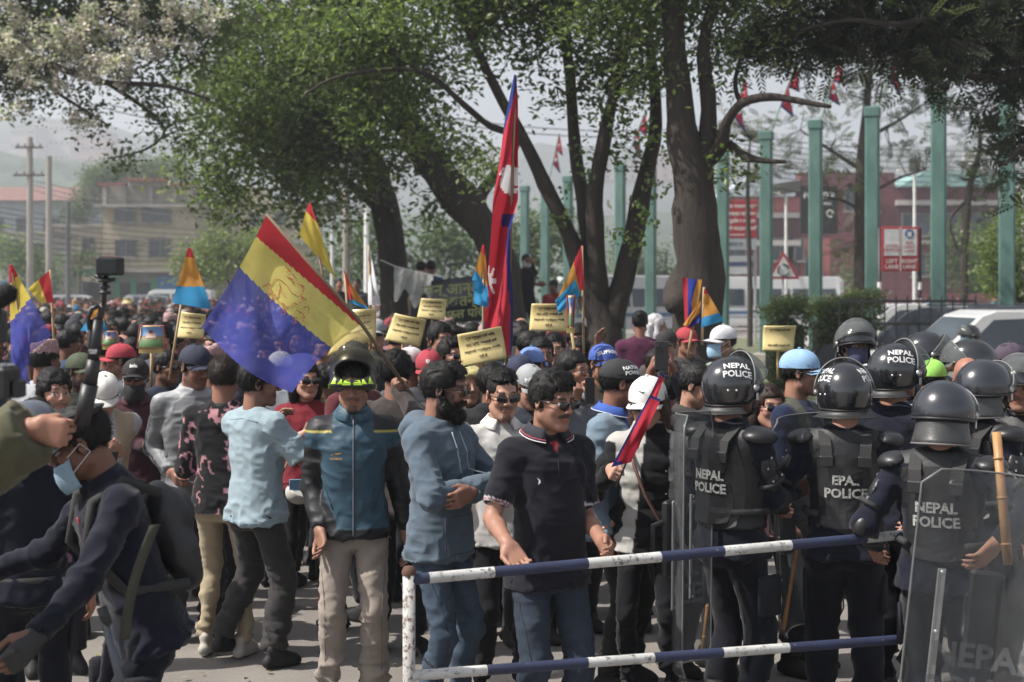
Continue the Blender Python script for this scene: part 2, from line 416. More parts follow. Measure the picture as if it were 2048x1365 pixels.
def build_body(J, vs, skin, beard='none', female=0, build=1, brow=1, lips=None, tank=False, chubby=0.0, lod=0, slv='long'):
    k, H, hk, U = J['k'], J['H'], J['hk'], J['U']
    pts = [H.w([0, 0, .14]), H.w([0, 0, -.13]), H.w([.1, .12, 0]), H.w([-.1, .12, 0]), H.w([0, -.13, 0]), U.w([0, 0, .02])]
    for s in 'LR':
        a = J[s]; pts += [a['S'], a['E'], a['W'], a['W'] + a['d'] * .19 * k, a['W'] + a['d'] * .1 + a['n'] * .08]
    pts = A(pts); f = Field(pts.min(0) - .07, pts.max(0) + .07, vs)
    nb = J['neck']
    th = max(.014, vs * 1.3); f.cap(U.w([0, 0, .03]), U.w([0, -.01, .44]), th, k=.01)
    f.cap(U.w([0, -.02, .455]), H.w([0, -.030, -.035]), (.064 if not female else .055) * k, (.056 if not female else .047) * hk, k=.02)
    for s in 'LR':
        a = J[s]
        if a['hide']: continue
        f.cap(U.w([0, -.01, .43]), a['S'], th, k=.01)
        if slv == 'short':
            h_ = a['S'] * .45 + a['E'] * .55; f.cap(a['S'], h_, th, k=.01); f.cap(h_, a['E'], .043 * k * build, .037 * k * build, k=.02); m = a['E'] * .68 + a['W'] * .32
            f.cap(a['E'], m, .037 * k * build, .040 * k * build, k=.015); f.cap(m, a['W'], .039 * k * build, .026 * k, k=.015)
        else: h_ = a['E'] * .22 + a['W'] * .78; f.cap(a['S'], a['E'], th, k=.01); f.cap(a['E'], h_, th, k=.01); f.cap(h_, a['W'], .029 * k, .026 * k, k=.015)
        hand_sdf(f, a, k * (.95 if female else 1.04), s)
    head_sdf(f, H, hk, female, chubby)
    V, F = f.net()
    q = H.inv(V); x, y, z = q[:, 0], q[:, 1], q[:, 2]; ax = np.abs(x)
    C = np.tile(A(skin, dtype=float), (len(V), 1)); nz = vn(V * 120, 3)
    head = (np.abs(z) < .16) & (ax < .12) & (np.abs(y) < .15)
    def paint(m, col, w=1.0):
        m = m * w if not np.isscalar(m) else m; C[:] = C * (1 - m[:, None]) + A(col) * m[:, None]
    face = head & (y > .03)
    # redder cheeks, lips, ears, knuckles
    red = A(skin) * A([1.12, .86, .82]); paint(head * np.clip(1 - ((ax - .04) ** 2 + (z + .02) ** 2) / .0006, 0, 1), red, .5)
    lc = lips if lips is not None else tuple(A(skin) * A([.86, .58, .58]))
    paint((face & (ax < .024) & (y > .078) & (np.abs(z + .061) < .0095)).astype(float), lc, .85)
    br = face & (y > .055) & (ax > .013) & (ax < .052) & (np.abs(z - (.031 - (ax - .03) ** 2 * 3)) < (.0052 if not female else .0035)); paint(br.astype(float), BLACK, .85 * brow)
    eye = face & (((ax - .0315) / .0145) ** 2 + ((z - .006) / .0062) ** 2 < 1); paint(eye.astype(float), lin('c9c0b8'), 1)
    paint((face & (((ax - .0315) / .0062) ** 2 + ((z - .006) / .0062) ** 2 < 1)).astype(float), lin('1c120e'), 1)
    lid = face & (((ax - .0315) / .0175) ** 2 + ((z - .011) / .0065) ** 2 < 1) & (z > .0105) & (y > .06); paint(lid.astype(float), tuple(A(skin) * .45), .8)
    if beard != 'none':
        dark = lin('1b1614'); jaw = np.clip((-z - .038 + nz * .008 - np.clip(.05 - y, 0, 1) * .0) / .012, 0, 1) * (y > -.025) * head * (z > -.135)
        side = np.clip((ax - .056) / .006, 0, 1) * (z < .0) * (y > -.02) * (y < .06) * head * (z > -.1)
        mus = face & (ax < .034) & (y > .07) & (z < -.036 - ax * .12) & (z > -.0515 - ax * .25)
        mouth = (ax < .021) & (np.abs(z + .061) < .0085) & (y > .07)
        if beard == 'full': paint(np.maximum(jaw, side) * (~mouth), dark, .88); paint(mus.astype(float), dark, .9)
        if beard == 'stubble': paint(np.maximum(jaw, side) * (~mouth), dark, .32); paint(mus.astype(float), dark, .45)
        if beard in ('moustache',): paint(mus.astype(float), dark, .9); paint(jaw * (~mouth), dark, .12)
        if beard == 'goatee': paint(mus.astype(float), dark, .6); paint((face & (ax < .022) & (z < -.078) & (y > .055)).astype(float), dark, .6)
    return V, F, C

def hair_mesh(J, vs, style, col=None, seed=0):
    H, hk = J['H'], J['hk']; M = H.M / hk; w = H.w; q = lambda *r: A(r) * hk
    t = {'buzz': .003, 'short': .008, 'curly': .016, 'quiff': .011, 'full': .015, 'long': .011, 'bun': .006, 'cap': .004}.get(style, .012)
    ex = .22 if style == 'long' else .09
    f = Field(w([0, 0, 0]) - .19 - ex * .7, w([0, 0, 0]) + .19, vs)
    f.ell(w([0, -.020, .036 + t * .4]), q(.078 + t * .75, .099 + t * .7, .087 + t), M, k=.01)
    hl = .074 if style in ('bun', 'buzz') else .066
    if style in ('short', 'quiff', 'full', 'curly', 'buzz', 'bun', 'cap', 'long'):
        n1 = unit(M @ A([0, .80, -.62])); X = f.xyz((slice(None),) * 3); ph = w([0, .085 + t * .4, hl]); f.D = np.maximum(f.D, ((X[0] - ph[0]) * n1[0] + (X[1] - ph[1]) * n1[1] + (X[2] - ph[2]) * n1[2] + .0045 * np.sin(X[0] * 130 + seed) * np.sin(X[1] * 90 + X[0] * 50 + seed)).astype(np.float32)); p0 = w([0, -.0, -.038 if style != 'cap' else -.03])
        n2 = unit(M @ A([0, .18, -1.])); pl2 = ((X[0] - p0[0]) * n2[0] + (X[1] - p0[1]) * n2[1] + (X[2] - p0[2]) * n2[2])
        f.D = np.maximum(f.D, pl2.astype(np.float32))
        n3 = unit(M @ A([0, 1., .05])); p3 = w([0, .056 + t * .2, 0]); top = w([0, 0, .075]); up = M @ A([0, 0, 1.])
        d3 = ((X[0] - p3[0]) * n3[0] + (X[1] - p3[1]) * n3[1] + (X[2] - p3[2]) * n3[2]); dz = (X[0] - top[0]) * up[0] + (X[1] - top[1]) * up[1] + (X[2] - top[2]) * up[2]
        f.D = np.maximum(f.D, np.minimum(d3, -dz * .8 - .012).astype(np.float32))
        n4 = M @ A([0, 1., 0.]); p4 = w([0, .012, .0]); q4 = w([0, 0, .018]); dd = ((X[0] - p4[0]) * n4[0] + (X[1] - p4[1]) * n4[1] + (X[2] - p4[2]) * n4[2]); dz = (X[0] - q4[0]) * up[0] + (X[1] - q4[1]) * up[1] + (X[2] - q4[2]) * up[2]
        f.D = np.maximum(f.D, np.minimum(dd, -dz).astype(np.float32))
    if style == 'cap': pc = w([0, 0, .052]); up_ = M @ A([0, -.1, 1.]); X = f.xyz((slice(None),) * 3); f.D = np.maximum(f.D, ((X[0] - pc[0]) * up_[0] + (X[1] - pc[1]) * up_[1] + (X[2] - pc[2]) * up_[2]).astype(np.float32))
    if style == 'quiff':
        for i in range(-3, 4): f.cap(w([i * .016, .03, .122]), w([i * .017 + .010, .084, .096 - abs(i) * .004]), .015 * hk, .008 * hk, k=.008)
    if style == 'bun':
        f.ell(w([0, -.105, .085]), q(.034, .030, .032), M, k=.01)
    if style == 'long':
        for s in (-1, 1):
            f.cap(w([s * .072, -.01, .05]), w([s * .078, -.03, -.08]), .024 * hk, .030 * hk, k=.02); f.cap(w([s * .078, -.03, -.08]), w([s * .062, -.05, -.22]), .032 * hk, .024 * hk, k=.02)
        for i in range(-2, 3): f.cap(w([i * .03, -.095, .0]), w([i * .028, -.095, -.22]), .034 * hk, .026 * hk, k=.02)
    V, F = f.net()
    if len(V) == 0: return None
    N = vnormals(V, F); qq = H.inv(V)
    amp = {'buzz': .0008, 'short': .0036, 'curly': .0065, 'quiff': .0045, 'full': .0048, 'long': .0036, 'bun': .0015, 'cap': .001}.get(style, .003)
    sc = {'curly': (70, 70, 70), 'long': (95, 60, 9), 'bun': (90, 14, 40)}.get(style, (95, 32, 32))
    V = V + N * (amp * ridge(qq * A(sc), seed) + amp * 1.1 * vn(qq * 26, seed + 5))[:, None]
    C = np.tile(A(col if col is not None else lin('0d0b0a')), (len(V), 1)) * (1 + .35 * vn(qq * A(sc) * .8, seed + 2))[:, None]
    if vs < .012 and style != 'buzz': V, F, C = strands(V, F, C, N, J, 2600 if vs < .0085 else 650, .03 if style != 'curly' else .018, .0016 if vs < .0085 else .0034, .35 if style != 'curly' else 1.2, .22 if style != 'curly' else .7, seed)
    return V, F, C

def strands(V, F, C, N, J, n, L, w, rand=.35, lift=.35, seed=1):
    """loose fine hairs combed back and down over a hair surface"""
    r = np.random.default_rng(seed); i = r.integers(0, len(V), n); M = J['HR']; q = J['H'].inv(V[i]); root = V[i]; nn = N[i]
    comb = M @ A([.35, -.55, -.75]); up = np.where(q[:, 2:3] > .09, 1.0, 0.0); d = np.tile(comb, (n, 1)) * (1 - up) + np.tile(M @ A([.55, .75, .0]), (n, 1)) * up * np.where(q[:, 1:2] > -.02, 1, -1)
    d = d + r.normal(0, rand, (n, 3)); d = d - nn * (d * nn).sum(1, keepdims=True); d /= np.linalg.norm(d, axis=1, keepdims=True) + 1e-9
    s = np.cross(nn, d); l = L * (.5 + r.random((n, 1))); m = root + (d + nn * lift * .9) * l * .5; t = root + (d + nn * lift * (.3 + r.random((n, 1)))) * l
    V2 = np.stack([root - nn * .001, m - s * w / 2, t, m + s * w / 2], 1).reshape(-1, 3); F2 = np.arange(n * 4).reshape(-1, 4) + len(V)
    return np.concatenate([V, V2]), np.concatenate([F, F2]), np.concatenate([C, np.repeat(C[i] * r.uniform(.6, 1.5, (n, 1)), 4, 0)])

def beard_mesh(J, vs, big=1.0):
    H, hk = J['H'], J['hk']; M = H.M / hk; w = H.w; f = Field(w([0, .04, -.08]) - .13, w([0, .04, -.08]) + .13, vs)
    for s in (-1, 1):
        f.cap(w([s * .070, .006, -.03]), w([s * .060, .02, -.075]), .014, .024 * big, k=.02); f.cap(w([s * .058, .022, -.078]), w([s * .022, .072, -.112]), .024 * big, .026 * big, k=.02)
        f.cap(w([0, .098, -.046]), w([s * .032, .078, -.062]), .007, .009, k=.008)
    f.ell(w([0, .076, -.118]), A([.032, .024, .034]) * big, M, k=.02)
    f.ell(w([0, .098, -.062]), A([.017, .016, .008]), M, k=.005, op='-')
    V, F = f.net(); N = vnormals(V, F); qq = H.inv(V); V = V + N * (.0045 * ridge(qq * 75, 4))[:, None]
    return strands(V, F, np.tile(A(lin('17120f')), (len(V), 1)), N, J, 1800, .016, .0016, .9, .5, 4)

def top_mesh(J, vs, kind='shirt', sleeve='long', hem=-.14, t=.012, ts=.62, build=1.0, belly=0.0, amp=.010, seed=0, paint=None, col=(.2, .2, .2), fold=(7, 7, 12), hood=0, quilt=0, collar=0, neckz=.50, armt=1.0, hemt=0, chestf=0.0):
    t = t * ts; k, U = J['k'], J['U']; Mu = U.M / k; col = tuple(A(col) * .70)
    pts = [U.w([x, y, z]) for x in (-.27, .27) for y in (-.22, .24) for z in (hem - .03, .6)]
    ends = {}
    for s in 'LR':
        a = J[s]; E, W, S = a['E'], a['W'], a['S']
        pts += [S, E] if sleeve != 'long' else [S, E, W]
    pts = A(pts); f = Field(pts.min(0) - .09, pts.max(0) + .09, vs)
    zs = [hem, 0, .12, .28, .38, .44, .465, .500]; b = build
    flare = .018 if hem < -.05 else 0
    rx = A([.170 + flare, .160, .142 + belly * .4, .155, .158, .138, .092, .060]) * b + t; ry = A([.116 + flare + belly * .3, .114 + belly * .7, .104 + belly, .112 + chestf, .104 + chestf, .084, .066, .055]) * b + t
    yo = A([0.0, belly * .4, belly * .7 + .004, .012, .004, -.006, -.012, -.015])
    f.loft(U.O, Mu, [z * k for z in zs], rx * k, ry * k, yo * k, k=.02, p=2.35)
    arms = {}
    if sleeve != 'none':
        for s in 'LR':
            a = J[s]; S, E, W = a['S'], a['E'], a['W']; r = build
            f.cap(U.w([0, -.012, .415]), S, (.052 * r + t * .6) * k, (.046 * r + t) * k, k=.05)
            f.cap(U.w([(-.045 if s == 'L' else .045), -.022, .478]), S * .8 + U.w([0, -.02, .44]) * .2 + A([0, 0, .012]), (.026 + t * .6) * k, (.030 + t * .6) * k, k=.05)
            if sleeve == 'short':
                En = S + (E - S) * .80; f.cap(S, En, (.048 * r + t) * k, (.051 * r + t * 1.3) * k * armt, k=.04, cut=True); arms[s] = (S, E, None)
            else:
                f.cap(S, E, (.047 * r + t) * k, (.041 * r + t) * k * armt, k=.035)
                We = W - unit(W - E) * .012; f.cap(E, We, (.041 * r + t) * k * armt, (.029 * r + t * .9) * k * armt, k=.02, cut=True); arms[s] = (S, E, We)
    else:
        for s in 'LR':
            a = J[s]; f.cap(U.w([0, -.012, .43]), a['S'] * .85 + U.w([0, -.012, .43]) * .15, (.052 * build + t * .6) * k, (.042 * build + t) * k, k=.05)
            f.cap(U.w([(-.045 if s == 'L' else .045), -.022, .478]), a['S'] * .8 + U.w([0, -.02, .44]) * .2 + A([0, 0, .012]), (.026 + t * .6) * k, (.030 + t * .6) * k, k=.05)
    if collar: f.cap(U.w([0, -.02, .45]), U.w([0, .0, .505 + collar]), (.083 + t) * k, (.070 + t * .6) * k, k=.02, cut=True)
    if hood:
        ring = [U.w([.085 * math.sin(u) * 1.0, -.02 - .085 * math.cos(u) * 1.05, .50 - .035 * (1 - math.cos(u)) - .01]) for u in np.linspace(-2.5, 2.5, 13)]
        for i in range(12):
            u = abs(i - 5.5) / 6; f.cap(ring[i], ring[i + 1], .046 - .024 * u, .046 - .024 * u, k=.02)
        f.ell(U.w([0, -.135, .455]), (.115, .055, .075), Mu, k=.03)
    V, F = f.net(); N = vnormals(V, F); q = U.inv(V)
    # folds: stronger at elbows, armpits and hem
    w = .55 + 1.0 * np.exp(-((q[:, 2] - hem) / .09) ** 2) * (amp < .02)
    sleevew = np.zeros(len(V))
    for s in 'LR':
        a = J[s]; d = np.linalg.norm(V - a['E'], axis=1); w += 1.1 * np.exp(-(d / .085) ** 2); ap = U.w([(-1 if s == 'L' else 1) * .15 * build, .03, .33]); w += .9 * np.exp(-(np.linalg.norm(V - ap, axis=1) / .1) ** 2)
        if sleeve == 'long': w += .9 * np.exp(-(np.linalg.norm(V - a['W'], axis=1) / .07) ** 2)
    wp = np.stack([vn(q * 5, seed + 1), vn(q * 5, seed + 2), vn(q * 5, seed + 3)], 1) * .9
    tilt = q @ A([[1, 0, .5], [0, 1, .3], [-.4, 0, 1]])
    rg = lambda x: 1 - 2.0 * np.abs(x) ** .62
    d1 = rg(vn(tilt * A(fold) + wp, seed)) * .6 + rg(vn(q * A(fold) * 2.3 + wp, seed + 9)) * .4
    V = V + N * (amp * w * np.clip(d1 * .95, -.30, 1))[:, None]
    if quilt:
        V = V + N * (.011 * (np.abs(np.sin(q[:, 2] * math.pi / quilt + .2 * np.abs(np.sin(q[:, 0] * 25)))) - .5))[:, None]
    if hemt:  # ribbed tight hem
        m = np.exp(-((q[:, 2] - hem) / .03) ** 2); V = V - N * (m * .016)[:, None]
    C = np.tile(A(col, dtype=float), (len(V), 1))
    if paint is not None:
        inf = {'q': q, 'V': V, 'N': N, 'hem': hem}
        for s in 'LR':
            a = J[s]; S, E, W = a['S'], a['E'], a['W']
            t1 = ((V - S) @ (E - S)) / np.dot(E - S, E - S); d1_ = np.linalg.norm(V - S - np.clip(t1, 0, 1)[:, None] * (E - S), axis=1)
            t2 = ((V - E) @ (W - E)) / np.dot(W - E, W - E); d2_ = np.linalg.norm(V - E - np.clip(t2, 0, 1)[:, None] * (W - E), axis=1)
            tt = np.where(d1_ < d2_, np.clip(t1, -1, 1), 1 + np.clip(t2, 0, 2)); dd = np.minimum(d1_, d2_)
            sgn = -1 if s == 'L' else 1
            inf['t' + s] = tt; inf['on' + s] = (dd < .095 * build * k) & ((sgn * q[:, 0] > .155 * build) | (tt > .75)) & (tt > .08)
        C = paint(C, inf)
    return V, F, C

def pants_mesh(J, vs, t=.012, fit=1.0, top=.06, build=1.0, amp=.009, seed=0, col=(.1, .1, .1), bot=.05, paint=None, skirt=0):
    t = t * .7; col = tuple(A(col) * .72); k = J['k']; an = [J[s]['A'] for s in 'lr']; kn = [J[s]['K'] for s in 'lr']
    pts = A([[-.24, -.2, .62], [.24, .2, (.96 + top) * k]] + an + kn); f = Field(pts.min(0) - .11, pts.max(0) + .11, vs)
    I = np.eye(3); zs = [-.17, -.08, 0, top]
    f.loft(A([0, 0, .95 * k]), I, [z * k for z in zs], (A([.135, .152, .146, .140]) * build + t) * k, (A([.080, .108, .104, .100]) * build + t) * k, A([0, -.01, 0, 0]) * k, k=.03, p=2.3)
    for s in 'lr':
        a = J[s]; Hh, K, An = a['H'], a['K'], a['A']
        f.cap(Hh + A([0, 0, -.02]), K, (.077 * build + t) * k, (.058 * build * fit + t) * k, k=.03)
        m = K * .65 + An * .35 + A([0, -.012, 0]); f.cap(K, m, (.056 * build * fit + t) * k, (.056 * build * fit + t) * k, k=.02)
        end = An + (An - K) / np.linalg.norm(An - K) * -.02 + A([0, 0, -bot + .05]); f.cap(m, end, (.055 * build * fit + t) * k, (.042 * fit * fit + t) * k, k=.02, cut=True)
    V, F = f.net(); N = vnormals(V, F)
    w = np.full(len(V), .5)
    for s in 'lr':
        a = J[s]; w += 1.0 * np.exp(-(np.linalg.norm(V - a['K'], axis=1) / .10) ** 2) + 1.5 * np.exp(-((V[:, 2] - a['A'][2] - .06) / .10) ** 2) * (np.linalg.norm(V - a['A'], axis=1) < .35)
    w += .7 * np.exp(-((V[:, 2] - .83 * k) / .07) ** 2)
    q = V; wp = np.stack([vn(q * 5, seed + 1), vn(q * 5, seed + 2), vn(q * 5, seed + 3)], 1) * .8; tilt = q @ A([[1, 0, .6], [0, 1, .3], [0, 0, 1.]])
    rg = lambda x: 1 - 2.0 * np.abs(x) ** .62; d1 = rg(vn(tilt * A([6, 6, 15]) + wp, seed)) * .6 + rg(vn(q * A([10, 10, 36]) + wp, seed + 7)) * .4
    V = V + N * (amp * w * d1)[:, None]
    C = np.tile(A(col, dtype=float), (len(V), 1)) * (1 + .08 * vn(V * 8, seed))[:, None]
    if paint is not None: C = paint(C, V, J)
    return V, F, C

def shoe_mesh(a, k, vs, col, sole, boot=0):
    An = a['A']; ta = R_(a['ta']); M = rotz(ta) @ rotx(-min(.9, a['hr'] * 3.2)); w = lambda p: An + M @ (A(p) * k) + A([0, 0, 0])
    f = Field(An - .25, An + .25, vs)
    f.cap(w([0, -.045, -.045]), w([0, .12, -.056]), .036 * k, .032 * k, k=.02); f.cap(w([0, -.02, .02]), w([0, .10, -.040]), .034 * k, .030 * k, k=.03)
    f.cap(w([0, .05, -.052]), w([0, .14, -.060]), .042 * k, .028 * k, k=.02)
    if boot: f.cap(w([0, -.01, -.03]), w([0, -.005, .14]), .046 * k, .054 * k, k=.02, cut=True)
    f.plane(w([0, 0, -.083]), M @ A([0, 0, -1.]))
    V, F = f.net(); q = (V - An) @ M / k; C = np.tile(A(col, dtype=float), (len(V), 1)); C[q[:, 2] < -.062] = sole
    return V, F, C

def ring_collar(fr, r0, r1, h, fold=.02, n=28, open_=0.35, y0=-.015, z0=.505, tilt=.25):
    """stand-and-fall collar: ring strip in torso frame with an opening at the front"""
    V = []; rows = 5
    prof = [(r0, 0.0), (r1, h), (r1 + .006, h + .002), (r1 + .012, h * .75), (r0 + fold + .012, -.006)]
    us = np.linspace(open_, 2 * math.pi - open_, n)
    for r, z in prof:
        for u in us:
            x = r * math.sin(u); y = r * math.cos(u) * 1.05; V.append([x, y0 + y, z0 + z - tilt * (y + .02) * (1 if y > 0 else .5)])
    V = fr.w(A(V)); F = [(i * n + j, i * n + j + 1, (i + 1) * n + j + 1, (i + 1) * n + j) for i in range(rows - 1) for j in range(n - 1)]
    return V, A(F)

def solidify(V, F, t):
    V = A(V); F = [tuple(f) for f in F]; n = np.zeros_like(V)
    for f in F: n[list(f)] += np.cross(V[f[2]] - V[f[0]], V[f[-1]] - V[f[1]]) if len(f) > 3 else np.cross(V[f[1]] - V[f[0]], V[f[2]] - V[f[0]])
    n /= np.linalg.norm(n, axis=1, keepdims=True) + 1e-12; m = len(V); E = {}
    for f in F:
        for i in range(len(f)): E[(f[i], f[(i + 1) % len(f)])] = 1
    G = F + [tuple(i + m for i in f[::-1]) for f in F] + [(b, a, a + m, b + m) for (a, b) in E if (b, a) not in E]
    return np.concatenate([V, V - n * t]), G

class Person: pass
def _vq(v): return (max(.0060, v[0]) if v[0] < .007 else v[0] * 1.18, max(.0092, v[1]) if v[1] < .0093 else v[1] * 1.2)
def person(label, px, D, h=1.70, face=0, look=None, pitch=0, roll=0, lean=0, side=0, twist=0, build=1.0, skin=None, hair='short', haircol=None, beard='none', female=0,
           top=None, bottom=None, shoes=None, L=None, R=None, feet=None, vs=(.0055, .009), group=None, gz=0.0, extra=None, topname='shirt', bottomname='trousers', X=None, seed=None, shrug=0, name='person', topmat=None, botmat=None, chubby=0.0, lod=0, brow=1):
    vs = _vq(vs); pr = Person(); look = face if look is None else look; seed = seed if seed is not None else rnd.randint(1, 9999)
    wx = X if X is not None else (px - 1024) / FPX * D; base = A([wx, D, gz]); th = R_(face + 180); Rw = rotz(th)
    def toloc(p, vec=False): return (A(p, dtype=float) if vec else A(p, dtype=float) - base) @ Rw
    pr.toloc = toloc; pr.base = base; pr.Rw = Rw
    J = skeleton(h, face, build, lean, side, twist, look, pitch, roll, L, R, feet, toloc, shrug); pr.J = J; pr.H = J['H']; pr.U = J['U']; pr.k = J['k']
    e = empty(name, base, th); pr.e = e; tag(e, label, 'person', group)
    skin = skin if skin is not None else SKINS[seed % 5]; pr.skin = skin
    V, F, C = build_body(J, vs[0], skin, beard, female, build, chubby=chubby, brow=brow, slv=(top or {}).get('sleeve', 'long')); pr.bV, pr.bF = V, F; mesh('body', V, F, M_SKIN, e, col=C)
    if hair != 'bald':
        r = hair_mesh(J, max(vs[0] * 1.15, .0068), hair, haircol, seed % 50)
        if r: mesh('hair', *r[:2], M_HAIR, e, col=r[2])
    if beard == 'full' and vs[0] < .0065: r = beard_mesh(J, .005); mesh('beard', *r[:2], M_HAIR, e, col=r[2])
    top = dict(top or {}); tv = top_mesh(J, vs[1], seed=seed % 97, build=build, **top); pr.tV, pr.tF = tv[0], tv[1]
    pr.shirt = mesh(topname, tv[0], tv[1], topmat or M_CLOTH, e, col=tv[2])
    if bottom is not None or not lod:
        b = dict(bottom or {}); bv = pants_mesh(J, vs[1] * (1.2 if vs[1] < .0105 else 2.1), seed=seed % 89, build=build, **b); mesh(bottomname, bv[0], bv[1], botmat or M_CLOTH, e, col=bv[2])
        sc, so, bo = shoes or (lin('1d1c1e'), lin('2a2a2a'), 0)
        for s in 'lr':
            v = shoe_mesh(J[s], J['k'], max(.010, vs[1] * 1.1), sc, so, bo); mesh('shoe' if not bo else 'boot', v[0], v[1], M_RUBB, e, col=v[2])
    pr.tree = None
    return pr
def ttree(pr):
    if pr.tree is None: pr.tree = bvh(pr.tV, pr.tF)
    return pr.tree

# ---- things worn: all built in the person's own frame, parented to the person
def decal(pr, name, V2, F2, mat, O, ux, uy, n, tree, off=.003, parent=None, back=.25, th=0.0):
    if len(V2) == 0: return None
    V = conform(V2, A(O), unit(ux), unit(uy), unit(n), tree, off, back)
    if th: V, F2 = solidify(V, F2, th)
    return mesh(name, V, [tuple(f) for f in F2], mat, parent or pr.e, smooth=False)
def rect(w, h, nx=6, ny=6, cx=0, cy=0, round_=0):
    us = np.linspace(-1, 1, nx + 1); vs_ = np.linspace(-1, 1, ny + 1); V = []
    for u in us:
        for v in vs_:
            x, y = u, v
            if round_:
                x = u * math.sqrt(1 - round_ * v * v / 2); y = v * math.sqrt(1 - round_ * u * u / 2)
            V.append([cx + x * w / 2, cy + y * h / 2])
    return A(V), [tuple(f) for f in grid_faces(nx + 1, ny + 1)]

def add_cap(pr, col, brimcol=None, text=None, textcol=None, tilt=0, back=0, size=1.0, textside=0, name='cap', curve=.022):
    H = pr.H; e = pr.e; n, m = 26, 9; V = []; o = A([0, -.016, .036]); T = rotx(-R_(tilt)); ry = rotz(math.pi) if back else np.eye(3)
    rr = A([.088, .110, .101]) * size
    for i in range(m + 1):
        a = i / m * math.pi / 2
        for j in range(n):
            u = 2 * math.pi * j / n; V.append(o + T @ (A([math.cos(a) * math.cos(u) * rr[0], math.cos(a) * math.sin(u) * rr[1] * (1.0), (math.sin(a) ** .85) * rr[2] - .002 * math.cos(6 * u) * math.sin(2 * a)]) + A([0, 0, -.004])))
    F = [tuple(f) for f in grid_faces(m + 1, n, True)]; V = A(V); tree = bvh(H.w(V), F)
    Vs, Fs = solidify(H.w(V), [f[::-1] for f in F], .004)
    mat = pm('cap_cloth_%02x%02x%02x' % tuple(int(c * 255) for c in col), col, .85, bump=.4, bscale=220, bdist=.002)
    cp = mesh(name, H.w(V), F, mat, e)
    nb, mb = 14, 6; Vb = []
    for i in range(nb + 1):
        u = -1 + 2 * i / nb
        for j in range(mb + 1):
            v = j / mb; x = u * rr[0] * (.93 + .02 * v); y0 = rr[1] * math.sqrt(max(0, 1 - (u * .93) ** 2)); y = y0 * (1 - v) + v * (rr[1] + .066 * (1 - abs(u) ** 3) - .035 * u * u) if True else 0
            Vb.append(o + T @ (ry @ A([x, y * .985, -.004 - curve * u * u - .012 * v])))
    Fb = [tuple(f) for f in grid_faces(nb + 1, mb + 1)]; bc = brimcol or col
    Vb, Fb = solidify(H.w(A(Vb)), Fb, .003); mesh('brim', Vb, Fb, pm('cap_cloth_%02x%02x%02x' % tuple(int(c * 255) for c in bc), bc, .85, bump=.4, bscale=220, bdist=.002), cp)
    mb_ = MB(); top = o + T @ A([0, 0, rr[2]]); mb_.lathe([(.0, .006), (.008, .004), (.009, -.002)], 8, M=H.M, c=H.w(top)); mb_.out('button', mat, cp)
    if text:
        V2, F2 = textmesh(text, .03)
        ang = R_(textside); d = A([math.sin(ang), math.cos(ang), 0]); ux = A([-math.cos(ang), math.sin(ang), 0]); nn = unit(d * .9 + A([0, 0, .42])); uy = unit(np.cross(nn, ux)) ; uy = uy if uy[2] > 0 else -uy
        O = o + T @ (d * .09 + A([0, 0, .048])); Mh = H.M
        sc = .035 if '\n' not in text else .026
        if 'NEW' in text or 'NAT' in text: sc = .028
        decal(pr, 'lettering', V2 * sc * pr.J['hk'], F2, pm('cap_print', textcol or (.7, .7, .7), .7, bump=0), H.w(O), Mh @ ux, Mh @ uy, Mh @ nn, tree, .0015, cp, .08)
    return cp

def add_topi(pr, col=lin('a58a8c')):
    H = pr.H; mb = MB(); o = A([0, -.018, .045]); n = 28; V = []
    for (r, z, s) in ((.083, 0, 0), (.085, .03, 0), (.083, .065, .004), (.078, .088, .012), (.066, .094, .016), (.0, .082, .016)):
        for j in range(n):
            u = 2 * math.pi * j / n; V.append(o + A([r * math.cos(u), r * 1.22 * math.sin(u) * (1 if r else 0) - 0 * s, z + s * math.cos(u) * .9 - .01 * (math.cos(2 * u) < 0) * (z > .06)]))
    F = [tuple(f) for f in grid_faces(6, n, True)]
    m = _mc.get('patterned_topi')
    if m is None:
        t = NT('patterned_topi'); nz = t.n('ShaderNodeTexVoronoi'); tc = t.n('ShaderNodeTexCoord'); t.l(tc.outputs['Object'], nz.inputs['Vector']); nz.inputs['Scale'].default_value = 90
        t.set(Base_Color=t.ramp(nz.outputs['Distance'], [(.2, lin('5b4a57')), (.4, lin('b08f8d')), (.6, lin('8f5558')), (.8, lin('c2b2ae'))]), Roughness=.9); m = _mc['patterned_topi'] = t.m
    return mesh('topi_cap', H.w(A(V)), F, m, pr.e)

